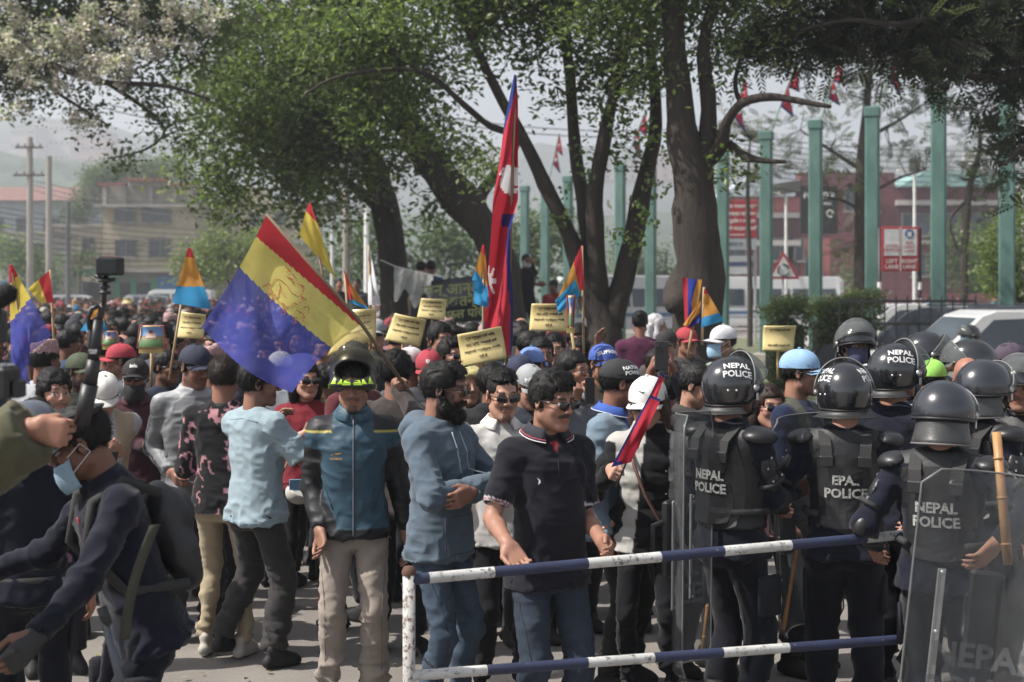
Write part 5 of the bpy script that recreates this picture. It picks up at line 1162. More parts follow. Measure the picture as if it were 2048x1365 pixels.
# ------------------------------------------------------------------ police gear
M_SHELL = pm('glossy_black_helmet', (.012, .013, .016), .16, var=.3, scale=3, bump=.04, bscale=12, bdist=.004, spec=1.0)
M_SHELLB = pm('scuffed_navy_helmet', (.022, .024, .032), .22, var=.3, scale=4, bump=.05, bscale=12, bdist=.004, spec=.9)
M_RUB = pm('black_rubber', (.016, .016, .017), .5, bump=.25, bscale=40, bdist=.004); M_PAD = pm('hard_black_pad', (.015, .015, .017), .42, var=.25, bump=.12, bscale=30, bdist=.003)
M_STRAP = pm('black_webbing', (.022, .022, .022), .8, bump=.5, bscale=300, bdist=.002); M_STEEL = pm('steel_rivet', (.5, .5, .5), .35, .8, bump=0)
def wornprint():
    m = NT('worn_white_print'); a = m.noise(90, 4, .8); m.set(Base_Color=m.ramp(a.outputs[0], [(.38, (.03, .03, .032)), (.46, (.32, .32, .31)), (.7, (.42, .42, .40))]), Roughness=.8); return m.m
M_PRINT = wornprint(); M_PRINTW = pm('white_helmet_print', (.6, .6, .6), .6, bump=0)
def clearmat(nm, tint, al, rough=.12, haze=.2):
    if nm in _mc: return _mc[nm]
    m = NT(nm); t = m.n('ShaderNodeBsdfTransparent'); t.inputs[0].default_value = (*tint, 1); sc = m.noise(9, 6, .8, stretch=(1, 1, .4))
    m.set(Base_Color=(.30, .31, .32), Roughness=rough); m.bump(m.noise(3, 2).outputs[0], .1, .02); fac = m.ramp(sc.outputs[0], [(.35, (al,) * 3), (.6, (al + haze * .35,) * 3), (.75, (al + haze,) * 3)])
    mx = m.n('ShaderNodeMixShader'); m.l(fac, mx.inputs[0]); m.l(t.outputs[0], mx.inputs[1]); m.l(m.b.outputs[0], mx.inputs[2]); m.l(mx.outputs[0], m.o.inputs[0]); _mc[nm] = m.m; return m.m
M_VISOR = clearmat('scratched_clear_visor', (.80, .82, .80), .14); M_SHIELD = clearmat('scratched_clear_shield', (.78, .79, .79), .09, .15, .12); M_SMOKE = clearmat('smoked_yellow_visor', (.84, .82, .70), .04, .12, .08)

def dome(pr, name, mat, c=(0, -.012, .030), r=(.128, .150, .132), low=(.02, -.62, -.72), n=36, m=14, parent=None, thick=.006, pw=.55):
    """open-faced shell: low = lower edge angle at front, side, back"""
    H = pr.H; V = []
    for i in range(m + 1):
        for j in range(n):
            u = 2 * math.pi * j / n; fr = math.cos(u); lo = np.interp(fr, [-1, 0, .45, 1], [low[2], low[1], low[1] * .55 + low[0] * .45, low[0]]); a = math.pi / 2 + (lo - math.pi / 2) * i / m
            ca = math.cos(a) if a > 0 else max(math.cos(a), 0) ** pw
            V.append(A(c) + A([-math.sin(u) * r[0] * ca, math.cos(u) * r[1] * ca, math.sin(a) * r[2]]))
    F = [tuple(f) for f in grid_faces(m + 1, n, True)]; Vw = H.w(A(V)); rim = [V[m * n + j] for j in range(n)]
    Vs, Fs = solidify(Vw, F, thick); o = mesh(name, Vs, Fs, mat, parent or pr.e); return o, bvh(Vw, F), rim, Vw
def add_riot_helmet(pr, kind='A', visor='up', text=True, mat=None):
    H = pr.H; e = pr.e; sh, tree, rim, _ = dome(pr, 'helmet', mat or M_SHELL, low=(.10, -.70, -.78) if kind == 'A' else (.0, -.28, -.30), r=(.130, .152, .134) if kind == 'A' else (.134, .158, .135))
    m = MB(); m.tube([H.w(p) for p in rim] + [H.w(rim[0])], .0045 if kind == 'A' else .0065, 6, caps=False); m.out('rim', M_RUB, sh, smooth=True)
    # neck guard
    V = []; n = 20; k = 6
    for i in range(n + 1):
        u = R_(98 + 164 * i / n)
        for j in range(k + 1):
            v = j / k; rr = (1 + (.06 + .32 * v ** 1.5) if kind == 'A' else 1 + .05 * v + .12 * v * v) * (.86 if kind == 'A' else .95); z = (-.066 - .050 * v + .020 * v * v) if kind == 'A' else (-.008 - .105 * v)
            z -= .006 * math.cos(u) * -1; V.append([-math.sin(u) * .128 * rr, -.012 + math.cos(u) * .150 * rr, z])
    if kind == 'B': V = [[x * .9, y, z] for x, y, z in V]
    V2, F2 = solidify(H.w(A(V)), [tuple(f) for f in grid_faces(n + 1, k + 1)], .004); mesh('neck_guard', V2, F2, pm('scuffed_leather', (.045, .045, .045), .38, var=.35, scale=12, bump=.4, bscale=30, bdist=.006) if kind == 'B' else M_RUB, sh)
    if kind == 'B': m = MB(); edge = [H.w(V[i * (k + 1) + k]) for i in range(n + 1)]; m.tube(edge, .005, 6); m.out('stitched_edge', pm('grey_binding', (.16, .15, .14), .8), sh, smooth=True)
    for s in (-1, 1):
        m = MB(); m.lathe([(0, .010), (.012, .010), (.016, .004), (.018, 0)], 12, M=H.M @ roty(R_(90 * s)), c=H.w([s * .131, .025, .02])); m.out('visor_pivot', M_STEEL, sh, smooth=True)
        m = MB(); m.box(H.w([s * .127, .035, -.02]), (.006, .014, .035), M=H.M, bevel=.002); m.out('strap_buckle', M_STEEL, sh)
        m = MB(); m.tube([H.w([s * .118, .02, -.05]), H.w([s * .075, .045, -.10]), H.w([0, .07, -.122])], .006, 6); m.out('chin_strap', M_STRAP, sh, smooth=True)
        for q in ((-.06, -.012), (-.11, -.022)):
            u = A([s * .9, q[0] * 7, 0]); u = unit(u); m = MB(); c = A([0, -.012, .01]) + u * A([.131, .152, 0]) * .995; m.lathe([(0, .003), (.005, .002), (.006, 0)], 8, M=H.M @ rotz(math.atan2(u[1], u[0])) @ roty(R_(90)), c=H.w(c)); m.out('rivet', M_STEEL, sh, smooth=True)
    if text:
        for s in (-1, 1):
            u = unit(A([s * .75, -.35, 0])) if kind == 'A' else unit(A([s, 0, 0])); nn = unit(u + A([0, 0, .75])); ux = np.cross([0, 0, 1], u); uy = np.cross(nn, ux); uy = uy if uy[2] > 0 else -uy; ux = np.cross(uy, nn)
            V2, F2 = textmesh('NEPAL\nPOLICE', .03); decal(pr, 'lettering', V2 * .042, F2, M_PRINTW, H.w(A([0, -.012, .03]) + u * .09 + A([0, 0, .06])), H.M @ ux, H.M @ uy, H.M @ nn, tree, .0015, sh, .12)
    # visor
    if visor:
        V = []; n = 22; k = 8; lo, hi = (R_(30), R_(78)) if visor == 'up' else ((R_(-48), R_(12)) if visor == 'down' else (R_(2), R_(52)))
        for i in range(n + 1):
            u = R_(-82 + 164 * i / n)
            for j in range(k + 1):
                a = lo + (hi - lo) * j / k * (1 - .12 * (abs(i / n - .5) * 2) ** 3); p0 = A([math.sin(u), math.cos(u) * math.cos(a), math.cos(u) * math.sin(a)]); V.append(p0 * A([.142, .182, .175]) + A([0, .0, .015]))
        Vv = H.w(A(V)); F = [tuple(f) for f in grid_faces(n + 1, k + 1)]; V2, F2 = solidify(Vv, F, .0025); mesh('visor', V2, F2, M_VISOR, sh)
        m = MB()
        for row in (0, k): m.tube([Vv[i * (k + 1) + row] for i in range(n + 1)], .0035 if row else .0025, 6)
        m.out('visor_trim', pm('grey_trim', (.16, .16, .16), .4), sh, smooth=True)
        if visor == 'mesh' or getattr(pr, 'wire', 0):
            for i in range(2, n, 2): m = MB(); m.tube([H.w(A(V[i * (k + 1) + j]) * 1.02) for j in range(k + 1)], .0016, 4); m.out('grille_wire', M_RUB, sh)
            for j in range(1, k): m = MB(); m.tube([H.w(A(V[i * (k + 1) + j]) * 1.02) for i in range(1, n)], .0016, 4); m.out('grille_wire', M_RUB, sh)
    return sh
def blob(pr, name, prims, mat, parent=None, vs=.012, k=.015, pl=(), rough=0):
    pts = A([p[0] for p in prims] + [p[1] for p in prims if len(p[1]) == 3 and p[2] == 'cap']); f = Field(pts.min(0) - .22, pts.max(0) + .22, vs)
    for p in prims:
        if p[2] == 'cap': f.cap(p[0], p[1], p[3], p[4], k=k, cut=(len(p) > 5 and p[5]))
        else: f.ell(p[0], p[1], p[3] if len(p) > 3 else None, k=k)
    for p, n in pl: f.plane(p, n)
    V, F = f.net()
    if rough: V = V + vnormals(V, F) * (rough * vn(V * 25, 4))[:, None]
    return mesh(name, V, F, mat, parent or pr.e), V, F
VESTC = pm('vest_nylon', (.012, .012, .014), .6, var=.25, bump=.35, bscale=18, bdist=.012)
def add_vest(pr, text='NEPAL\nPOLICE', tdx=0.0, num=None, dim=0):
    U, J = pr.U, pr.J; k = J['k']; v = top_mesh(J, .0125, sleeve='none', hem=.02, t=.034, build=1.0, amp=.006, seed=5, neckz=.4); q = U.inv(v[0])
    # keep the carrier below the neck line
    keep = q[:, 2] < .47; V, F = v[0], v[1]; F = F[keep[F].all(1)]; o = mesh('body_armour', V, F, VESTC, pr.e); tree = bvh(V, F)
    M = U.M / k; ux, uy, n = M @ A([1., 0, 0]), M @ A([0, 0, 1.]), M @ A([0, -1., 0]); O = U.w([0, -.12, .22])
    for (w, h, cy, th, off, nm, rd) in ((.31, .42, 0, .014, .014, 'back_plate', .5), (.20, .13, .11, .010, .024, 'plate_panel', .7), (.24, .20, -.08, .008, .022, 'plate_panel', .5)):
        V2, F2 = rect(w, h, 8, 8, 0, cy, rd); decal(pr, nm, V2, F2, M_PAD, O, ux, uy, n, tree, off, o, .3, th).data.polygons.foreach_set('use_smooth', [True] * len(bpy.data.objects[-1].data.polygons)) if False else decal(pr, nm, V2, F2, M_PAD, O, ux, uy, n, tree, off, o, .3, th)
    if text: V2, F2 = textmesh(text, .035, spacing=1.0); decal(pr, 'lettering', V2 * .059 + A([tdx, .0]), F2, M_PRINT, O + M @ A([0, 0, .01]), ux, uy, n, tree, .0325, o, .3)
    if num: V2, F2 = textmesh(num, .01); decal(pr, 'lettering', V2 * .03 + A([.07, .15]), F2, M_PRINTW, O, ux, uy, n, tree, .036, o, .3)
    for s in (-1, 1):
        pts = [U.w([s * .085, -.155, .33]), U.w([s * .092, -.135, .42]), U.w([s * .100, -.07, .478]), U.w([s * .100, .02, .485]), U.w([s * .095, .12, .42]), U.w([s * .09, .15, .33])]
        m = MB(); rows = []
        for i, p in enumerate(pts):
            d = unit(pts[min(i + 1, 5)] - pts[max(i - 1, 0)]); w = M @ A([1., 0, 0]) * .026; nn = np.cross(d, w); nn = unit(nn) * .006 * s; rows.append([p - w, p + w])
        V = A(rows).reshape(-1, 3); V, F = solidify(V, [tuple(f) for f in grid_faces(6, 2)], .008); mesh('shoulder_strap', V, F, M_STRAP, o, smooth=False)
        m = MB(); m.box(U.w([s * .088, -.160, .35]), (.062, .012, .05), M=M, bevel=.004); m.out('strap_buckle', M_PAD, o)
        # side straps
        m = MB(); m.tube([U.w([s * .13, -.135, .10]), U.w([s * .185, -.04, .10]), U.w([s * .19, .04, .10])], .016, 6); m.out('side_strap', M_STRAP, o, smooth=True)
    return o
def add_shoulder(pr, sides='LR', elbow=True):
    J, U = pr.J, pr.U
    for s in sides:
        a = J[s]; sx = -1 if s == 'L' else 1; S, E, W = a['S'], a['E'], a['W']; d = unit(E - S); M = U.M / J['k']; out = M @ A([sx * 1., 0, 0])
        c = S + out * .012 + M @ A([0, 0, .022]); side = unit(np.cross(d, out)); out2 = unit(out - d * np.dot(out, d) + 1e-6); R1 = np.stack([out2, np.cross(d, out2), d], 1)
        o, V, F = blob(pr, 'shoulder_pad', [(c, A([.078, .092, .046]), 'e', M)], M_PAD, vs=.011, pl=[(c - M @ A([0, 0, .012]), M @ A([-sx * .35, 0, -1.]))])
        m2 = S + d * .13 + out2 * .018; b, _, _ = blob(pr, 'upper_arm_plate', [(m2, A([.042, .060, .080]), 'e', R1)], M_PAD, vs=.011, pl=[(m2, -out2)])
        m3 = S + d * .20 + out2 * .022; b3, _, _ = blob(pr, 'upper_arm_plate', [(m3, A([.040, .052, .058]), 'e', R1)], M_PAD, vs=.011, pl=[(m3, -out2)])
        for q in ((.03, .05), (-.035, .05), (.0, -.055), (.04, -.02)):
            p = m2 + out2 * .044 + np.cross(d, out2) * q[0] + d * q[1]; m = MB(); m.lathe([(0, .004), (.005, .003), (.007, 0)], 8, M=np.stack([np.cross(d, out2), d, out2], 1), c=p); m.out('rivet', M_STEEL, b, smooth=True)
        m = MB(); m.tube([m3 + R1 @ A([.052 * math.cos(u) - .01, .066 * math.sin(u), .0]) for u in np.linspace(-2.4, 2.4, 12)], .012, 6); m.out('arm_strap', M_STRAP, b3, smooth=True)
        if elbow:
            d2 = unit(W - E); el = E - unit(d2 - d) * .03; blob(pr, 'elbow_pad', [(el, A([.035, .038, .052]), 'e', R1)], M_PAD, vs=.010)
NAVY = lin('171b2c'); NAVYD = lin('131622')
def officer(label, px, D, ytop=None, h=1.7, face=150, look=None, vest=True, helmet='A', visor='up', text=True, vtext='NEPAL\nPOLICE', pads='LR', tdx=0.0, num=None, shell=None, group='riot police officers by the barrier', vs=(.0075, .0115), **k):
    if ytop is not None: h = HC - (ytop - HY) * D / FPX - .03
    k.setdefault('shoes', (lin('141416'), lin('101010'), 1))
    pr = person(label, px, D, h=h, face=face, look=look, top=dict(sleeve='long', col=NAVY, hem=-.12, t=.016, amp=.017, **k.pop('topx', {})), bottom=dict(col=NAVYD, t=.018, fit=1.1, amp=.014), topname='uniform_shirt', vs=vs, group=group, hair=k.pop('hair', 'cap'), topmat=M_CLOTH, **k)
    if helmet: add_riot_helmet(pr, helmet, visor, text, shell)
    if vest: add_vest(pr, vtext, tdx, num)
    if pads: add_shoulder(pr, pads)
    # cargo pockets
    for s, nm in ((-1, 'l'), (1, 'r')):
        a = pr.J[nm]; c = a['H'] * .35 + a['K'] * .65; m = MB(); m.box(c + A([s * .082, 0, .04]), (.03, .15, .19), bevel=.012); m.out('cargo_pocket', pm('navy_pocket', NAVYD, .85, bump=.5, bscale=12, bdist=.02), pr.e, smooth=True)
    mb = MB(); mb.lathe([(.158, -.02), (.166, -.018), (.166, .018), (.158, .02)], 24, sy=.72, c=(0, 0, .93 * pr.k)); mb.out('duty_belt', M_STRAP, pr.e, smooth=True)
    return pr
o1 = officer('riot officer in black helmet nearest the woman in the white vest', 1462, 6.6, ytop=714, face=128, look=118, R=dict(at=P(1590, 985, 6.75), world=1, dir=(0, 1, .3)), L=dict(at=(-.30, .28, 1.0)), tdx=-.0)
o2 = officer('riot officer with worn lettering on the back plate, second of the police line', 1690, 6.62, ytop=728, face=168, look=172, pitch=4, R=dict(at=(.30, .22, .95)), L=dict(at=(-.30, .2, 1.0)), vtext='EPA..\nPOLICE', build=1.06)
o3 = officer('broad officer at the rail end with clear back lettering and leather neck flap', 1885, 6.0, ytop=766, face=152, look=150, pitch=8, helmet='B', visor='mid', text=False, shell=M_SHELLB, num='67', build=1.1, R=dict(at=P(1990, 1090, 5.6), world=1, pole=(1, -.4, -.2)), L=dict(at=(-.32, .12, .92)))
o4 = officer('officer in a black helmet with raised visor tilting toward the neon green cap', 1790, 7.15, ytop=688, face=130, look=112, vest=False, pads='', topx={}, R=dict(at=(.2, .25, 1.0)))
o5 = officer('officer whose navy helmet rises just behind the broad officer', 1965, 7.0, ytop=722, face=120, look=130, helmet='B', visor='mid', text=False, shell=M_SHELLB, vtext=None)
o6 = officer('officer cut by the right edge with a mesh visor pushed up and face showing', 2046, 7.3, ytop=718, face=-25, look=-35, helmet='B', visor='up', text=False, shell=M_SHELLB, vtext=None, beard='stubble')
o7 = officer('helmeted officer with navy cloth over nose and mouth in front of the teal posts', 1708, 9.6, ytop=643, face=5, look=5, helmet='B', visor='up', text=False, vest=False, pads='', vs=(.008, .013)); add_mask(o7, lin('3b3f5c'))
o8 = officer('officer with goggles resting on a black helmet behind the raised clear visor', 1848, 9.4, ytop=665, face=60, look=80, helmet='B', visor='mid', text=False, vest=False, pads='', vs=(.008, .013))
o9 = officer('officer in a rounded helmet just left of the purple peaked cap', 1945, 9.0, ytop=680, face=-110, look=-100, helmet='B', visor='mid', text=False, vest=False, pads='', vs=(.008, .013))
def peaked_cap(pr, col, tilt=0, size=1.0):
    H = pr.H; T = rotx(-R_(tilt)); n = 28; V = []; o = A([0, -.016, .045])
    for (r, z, fw) in ((.082, 0, 0), (.084, .035, 0), (.110, .060, .015), (.113, .068, .018), (.09, .080, .015), (0, .078, .01)):
        for j in range(n): u = 2 * math.pi * j / n; V.append(o + T @ A([r * math.cos(u) * size, r * 1.18 * math.sin(u) * size + fw, z + (.016 if z > .05 else 0) * math.sin(u)]))
    c = mesh('peaked_cap', H.w(A(V)), grid_faces(6, n, True), pm('cap_felt_%d' % int(col[0] * 9999), col, .8, bump=.3), pr.e)
    V = []
    for i in range(15):
        u = -1 + i / 7
        for j in range(5): v = j / 4; V.append(o + T @ A([u * .078, .099 * math.sqrt(max(0, 1 - (u * .9) ** 2)) * (1 - v) + v * (.15 - .05 * u * u), -.004 - .022 * v - .01 * u * u]))
    V2, F2 = solidify(H.w(A(V)), [tuple(f) for f in grid_faces(15, 5)], .003); mesh('peak', V2, F2, pm('gloss_peak', (.012, .012, .013), .2, bump=0), c)
    m = MB(); m.tube([H.w(o + T @ A([.113 * math.cos(u) * size, .133 * math.sin(u) * size + .018, .066 + .016 * math.sin(u)])) for u in np.linspace(0, 2 * math.pi, 29)], .004, 6, caps=False); m.out('cap_piping', M_RUB, c, smooth=True)
    return c
o10 = officer('officer in a soft purple peaked cap looking left at the right edge', 2022, 9.2, h=1.70, face=-80, look=-85, helmet=None, vest=False, pads='', vs=(.008, .013), hair='short', beard='moustache'); add_cap(o10, lin('4a3d4e'), None, size=1.04, name='peaked_cap')
def hunched():
    pr = officer('navy uniformed officer bending left in the near corner with cap and lowered blue mask', 282, 5.0, h=1.68, face=-60, look=-75, pitch=24, lean=17, helmet=None, vest=False, pads='', hair='short', vs=(.0055, .009), group=None, topx={'collar': .02},
        L=dict(at=P(70, 1275, 4.45), world=1, pole=(.0, -.7, -1.)), R=dict(at=P(-40, 1150, 5.1), world=1, pole=(0, -.5, -1)))
    peaked_cap(pr, (.018, .018, .022), tilt=0, size=1.0); add_mask(pr, lin('87a6ba'), .03)
    a = pr.J['L']  # knuckle glove
    for s in 'LR':
        a = pr.J[s]; W, d, n, t = a['W'], a['d'], a['n'], a['t']; f = Field(W - .2, W + .2, .006)
        f.cap(W - d * .07, W + d * .02, .035, .034, k=.015)
        for i, o in enumerate((.029, .010, -.009, -.027)): m_ = W + d * .088 + t * o; f.cap(W + d * .02 + t * o * .75, m_, .021, .0175, k=.012); f.ell(m_ - n * .016, (.011, .011, .009), k=.004); ang = R_(22); f.cap(m_, m_ + (d * math.cos(ang) + n * math.sin(ang)) * .036, .014, .0135, k=.004, cut=True)
        V, F = f.net(); mesh('glove', V, F, M_RUB, pr.e)
    m = MB(); m.box(pr.U.w([0, .0, .5]), (.05, .01, .015)); 
    m = MB(); m.box(pr.U.w([-.06, .125, .40]), (.03, .004, .02), M=pr.U.M, bevel=.001); m.out('red_badge', pm('badge_red', lin('b02030'), .5), pr.e)
    e = empty('backpack', pr.base, pr.e.rotation_euler.z); tag(e, 'bulging black backpack on the back of the bending officer', 'backpack'); U = pr.U; M = U.M / pr.k
    pr2 = Person(); pr2.e = e
    f = Field(U.w([0, -.2, .2]) - .42, U.w([0, -.2, .2]) + .42, .010); f.ell(U.w([0, -.175, .22]), (.13, .065, .19), M, k=.04); f.ell(U.w([0, -.205, .10]), (.11, .055, .10), M, k=.03); f.ell(U.w([0, -.22, .30]), (.11, .05, .07), M, k=.03)
    V, F = f.net(); V = V + vnormals(V, F) * (.014 * ridge(V * 9, 3))[:, None]; mesh('pack', V, F, pm('black_nylon', (.014, .014, .017), .55, bump=.5, bscale=10, bdist=.02), e)
    for s in (-1, 1): m = MB(); m.tube([U.w([s * .10, -.16, .40]), U.w([s * .11, -.05, .485]), U.w([s * .11, .07, .45]), U.w([s * .12, .14, .30]), U.w([s * .15, .06, .12]), U.w([s * .13, -.16, .06])], .02, 6); m.out('strap', M_STRAP, e, smooth=True)
    e2 = empty('sling_strap', pr.base, pr.e.rotation_euler.z); tag(e2, 'olive sling strap hanging across the bending officer from the shoulder', 'strap'); rows = []
    for t in np.linspace(0, 1, 14): p = pr.toloc(P(310 - 60 * t - 12 * math.sin(t * 3), 1050 + 230 * t, 4.43)); rows += [p + A([0, -.016, 0]), p + A([0, .016, 0])]
    V, F = solidify(A(rows), [tuple(f) for f in grid_faces(14, 2)], .003); mesh('webbing', V, F, pm('olive_webbing', lin('3c3c30'), .85), e2)
    e3 = empty('baton', P(245, 1300, 4.35)); tag(e3, 'long dark baton hanging beside the bending officer', 'baton'); m = MB(); m.tube([P(205, 1225, 4.38) - P(245, 1300, 4.35), P(250, 1400, 4.35) - P(245, 1300, 4.35)], [.011, .013], 10); m.out('shaft', pm('dark_baton', (.07, .08, .10), .35), e3, smooth=True); m = MB(); m.tube([P(203, 1215, 4.38) - P(245, 1300, 4.35), P(215, 1250, 4.38) - P(245, 1300, 4.35)], .016, 10); m.out('grip', M_RUB, e3, smooth=True)
hunched()
o11 = officer('officer whose smooth grey helmet shows just behind the khaki sleeve', 60, 6.0, ytop=806, face=200, look=190, helmet='B', visor=None, text=False, shell=pm('grey_helmet', lin('4a4f5c'), .22, spec=.6), vest=False, pads='', pitch=20)

# shields
def shield(lab, c, w, h, yaw, D, tilt=0, letters=True, roll=0):
    p = P(c[0], c[1], D); e = empty('riot_shield', p, R_(yaw)); tag(e, lab, 'shield', 'clear riot shields'); V = []; nu, nv = 12, 20
    for i in range(nu + 1):
        u = -1 + 2 * i / nu
        for j in range(nv + 1):
            v = -1 + 2 * j / nv; rc = .22; ww = 1.0; ev = max(0, abs(v) - (1 - rc * w / h)) / (rc * w / h); ww = 1 - .5 * rc * (1 - math.sqrt(max(0, 1 - ev * ev))) * 2
            V.append([u * w / 2 * ww, -.10 * (u * u) * 1.0 + .05, v * h / 2])
    T = roty(R_(roll)) @ rotx(R_(tilt)); V = A(V) @ T.T; F = [tuple(f) for f in grid_faces(nu + 1, nv + 1)]; V2, F2 = solidify(V, F, .004); mesh('sheet', V2, F2, M_SHIELD, e)
    rim = [V[i * (nv + 1)] for i in range(nu + 1)] + [V[nu * (nv + 1) + j] for j in range(1, nv + 1)] + [V[i * (nv + 1) + nv] for i in range(nu - 1, -1, -1)] + [V[j] for j in range(nv - 1, -1, -1)]
    m = MB(); m.tube(rim, .004, 5, caps=False); m.out('edge', pm('shield_edge', (.13, .13, .13), .4), e, smooth=True)
    m = MB(); m.box(T @ A([0, .085, 0]), (.12, .035, .34), M=T, bevel=.01); m.out('arm_pad', M_PAD, e)
    m = MB(); m.tube([T @ A([-.05, .09, .08]), T @ A([-.05, .14, .06]), T @ A([-.05, .14, -.06]), T @ A([-.05, .09, -.08])], .013, 8); m.out('handle', M_RUB, e, smooth=True)
    for s in (-1, 1):
        m = MB(); m.box(T @ A([s * w * .30, .022, -.05 + h * .0]), (.028, .008, h * .42), M=T, bevel=.002); b = m.out('bracket', pm('bracket_grey', (.3, .3, .3), .5), e)
        for z in (-.2, 0, .2): m = MB(); m.lathe([(0, .004), (.007, .003), (.008, 0)], 8, M=T @ rotx(R_(90)), c=T @ A([s * w * .30, .012, -.05 + z * h])); m.out('bolt', M_STEEL, b, smooth=True)
    if letters: V3, F3 = textmesh('NEPAL\nPOLICE', .03); q = np.stack([V3[:, 0] * .12, -.10 * (V3[:, 0] * .12 / (w / 2)) ** 2 + .05 - .006 + 0 * V3[:, 0], V3[:, 1] * .12 - h * .18], 1) @ T.T; mesh('lettering', q, F3, clearmat('faded_print', (.75, .75, .75), .16, .6, .3), e, smooth=False)
    return e
shield('tall clear shield held upright left of the first riot officer', (1374, 1080), .50, 1.12, 68, 6.30, roll=2)
shield('clear shield between the first two riot officers, leaning outward', (1600, 1045), .50, 1.05, 40, 7.0, roll=-4, letters=False)
shield('large scratched shield in the near right corner with faint letters', (1975, 1250), .56, 1.05, -8, 4.95, roll=6)
def stick(name, lab, a, b, r, mat, D0, D1, cat='stick', nodes=False):
    pa, pb = P(a[0], a[1], D0), P(b[0], b[1], D1); e = empty(name, pb); tag(e, lab, cat); m = MB(); m.tube([pa - pb, (pa - pb) * .5, A([0, 0, 0])], [r, r, r * 1.1], 10); m.out('cane' if nodes else 'shaft', mat, e, smooth=True)
    if nodes:
        for t in (.15, .5, .8): c = (pa - pb) * t; d = unit(pa - pb) * .004; m = MB(); m.tube([c - d, c + d], r * 1.18, 10); m.out('node_ring', mat, e, smooth=True)
BAMB = pm('bamboo', lin('a4743c'), .5, var=.25, scale=12)
stick('bamboo_baton', 'bamboo baton standing up behind the big near shield', (1993, 865), (2016, 1130), .017, BAMB, 5.25, 5.15, 'baton', True)
stick('cane_baton', 'thin cane baton slanting down between the first two officers', (1595, 1095), (1566, 1260), .010, BAMB, 6.8, 6.7, 'baton', True)
stick('cane_baton', 'cane baton end showing below the first tall shield', (1424, 1130), (1406, 1300), .010, BAMB, 6.9, 6.8, 'baton', True)
# ------------------------------------------------------------------ people along the front of the crowd
def sl_long(C, inf, m, col): C[m] = col; return C
G = 'people standing at the front of the crowd'
# man with the motorcycle helmet
def teal_paint(C, I):
    q, V = I['q'], I['V']; slv = (I['onL'] & (I['tL'] > .28)) | (I['onR'] & (I['tR'] > .28)); C[slv] = lin('17181c'); yoke = (q[:, 2] > .40) & (np.abs(q[:, 0]) > .10); C[yoke] = lin('1a1b20')
    C[q[:, 2] < I['hem'] + .065] = lin('121318'); C[(np.abs(q[:, 0]) < .004) & (q[:, 1] > 0)] = lin('1b2430'); C[yoke & (np.abs(q[:, 2] - .405 - .0) < .006)] = lin('b9a83a'); return C
pK = person('man in teal jacket and khaki trousers wearing a pushed up motorcycle helmet', 707, 7.1, h=1.70, face=6, look=4, pitch=8, group=G, beard='goatee', skin=lin('8f6550'), hair='short',
    top=dict(sleeve='long', hem=-.13, t=.020, col=lin('2f5468'), paint=teal_paint, hemt=1, collar=.02, amp=.012), bottom=dict(col=lin('a3968a'), t=.014, amp=.013), R=dict(at=(-.0, 0, 0)) if 0 else dict(at=P(640, 1060, 7.0), world=1, pole=(.4, -1, 0), palm=(1, .5, 0)), L=dict(at=(-.27, -.02, .80)), topmat=M_SHINY, topname='jacket', vs=(.0052, .0085))
add_collar(pK, lin('2f5468'), open_=.22, h=.045, r=.070, mat=M_PLAST if 0 else pm('teal_collar', lin('2c4e60'), .6))
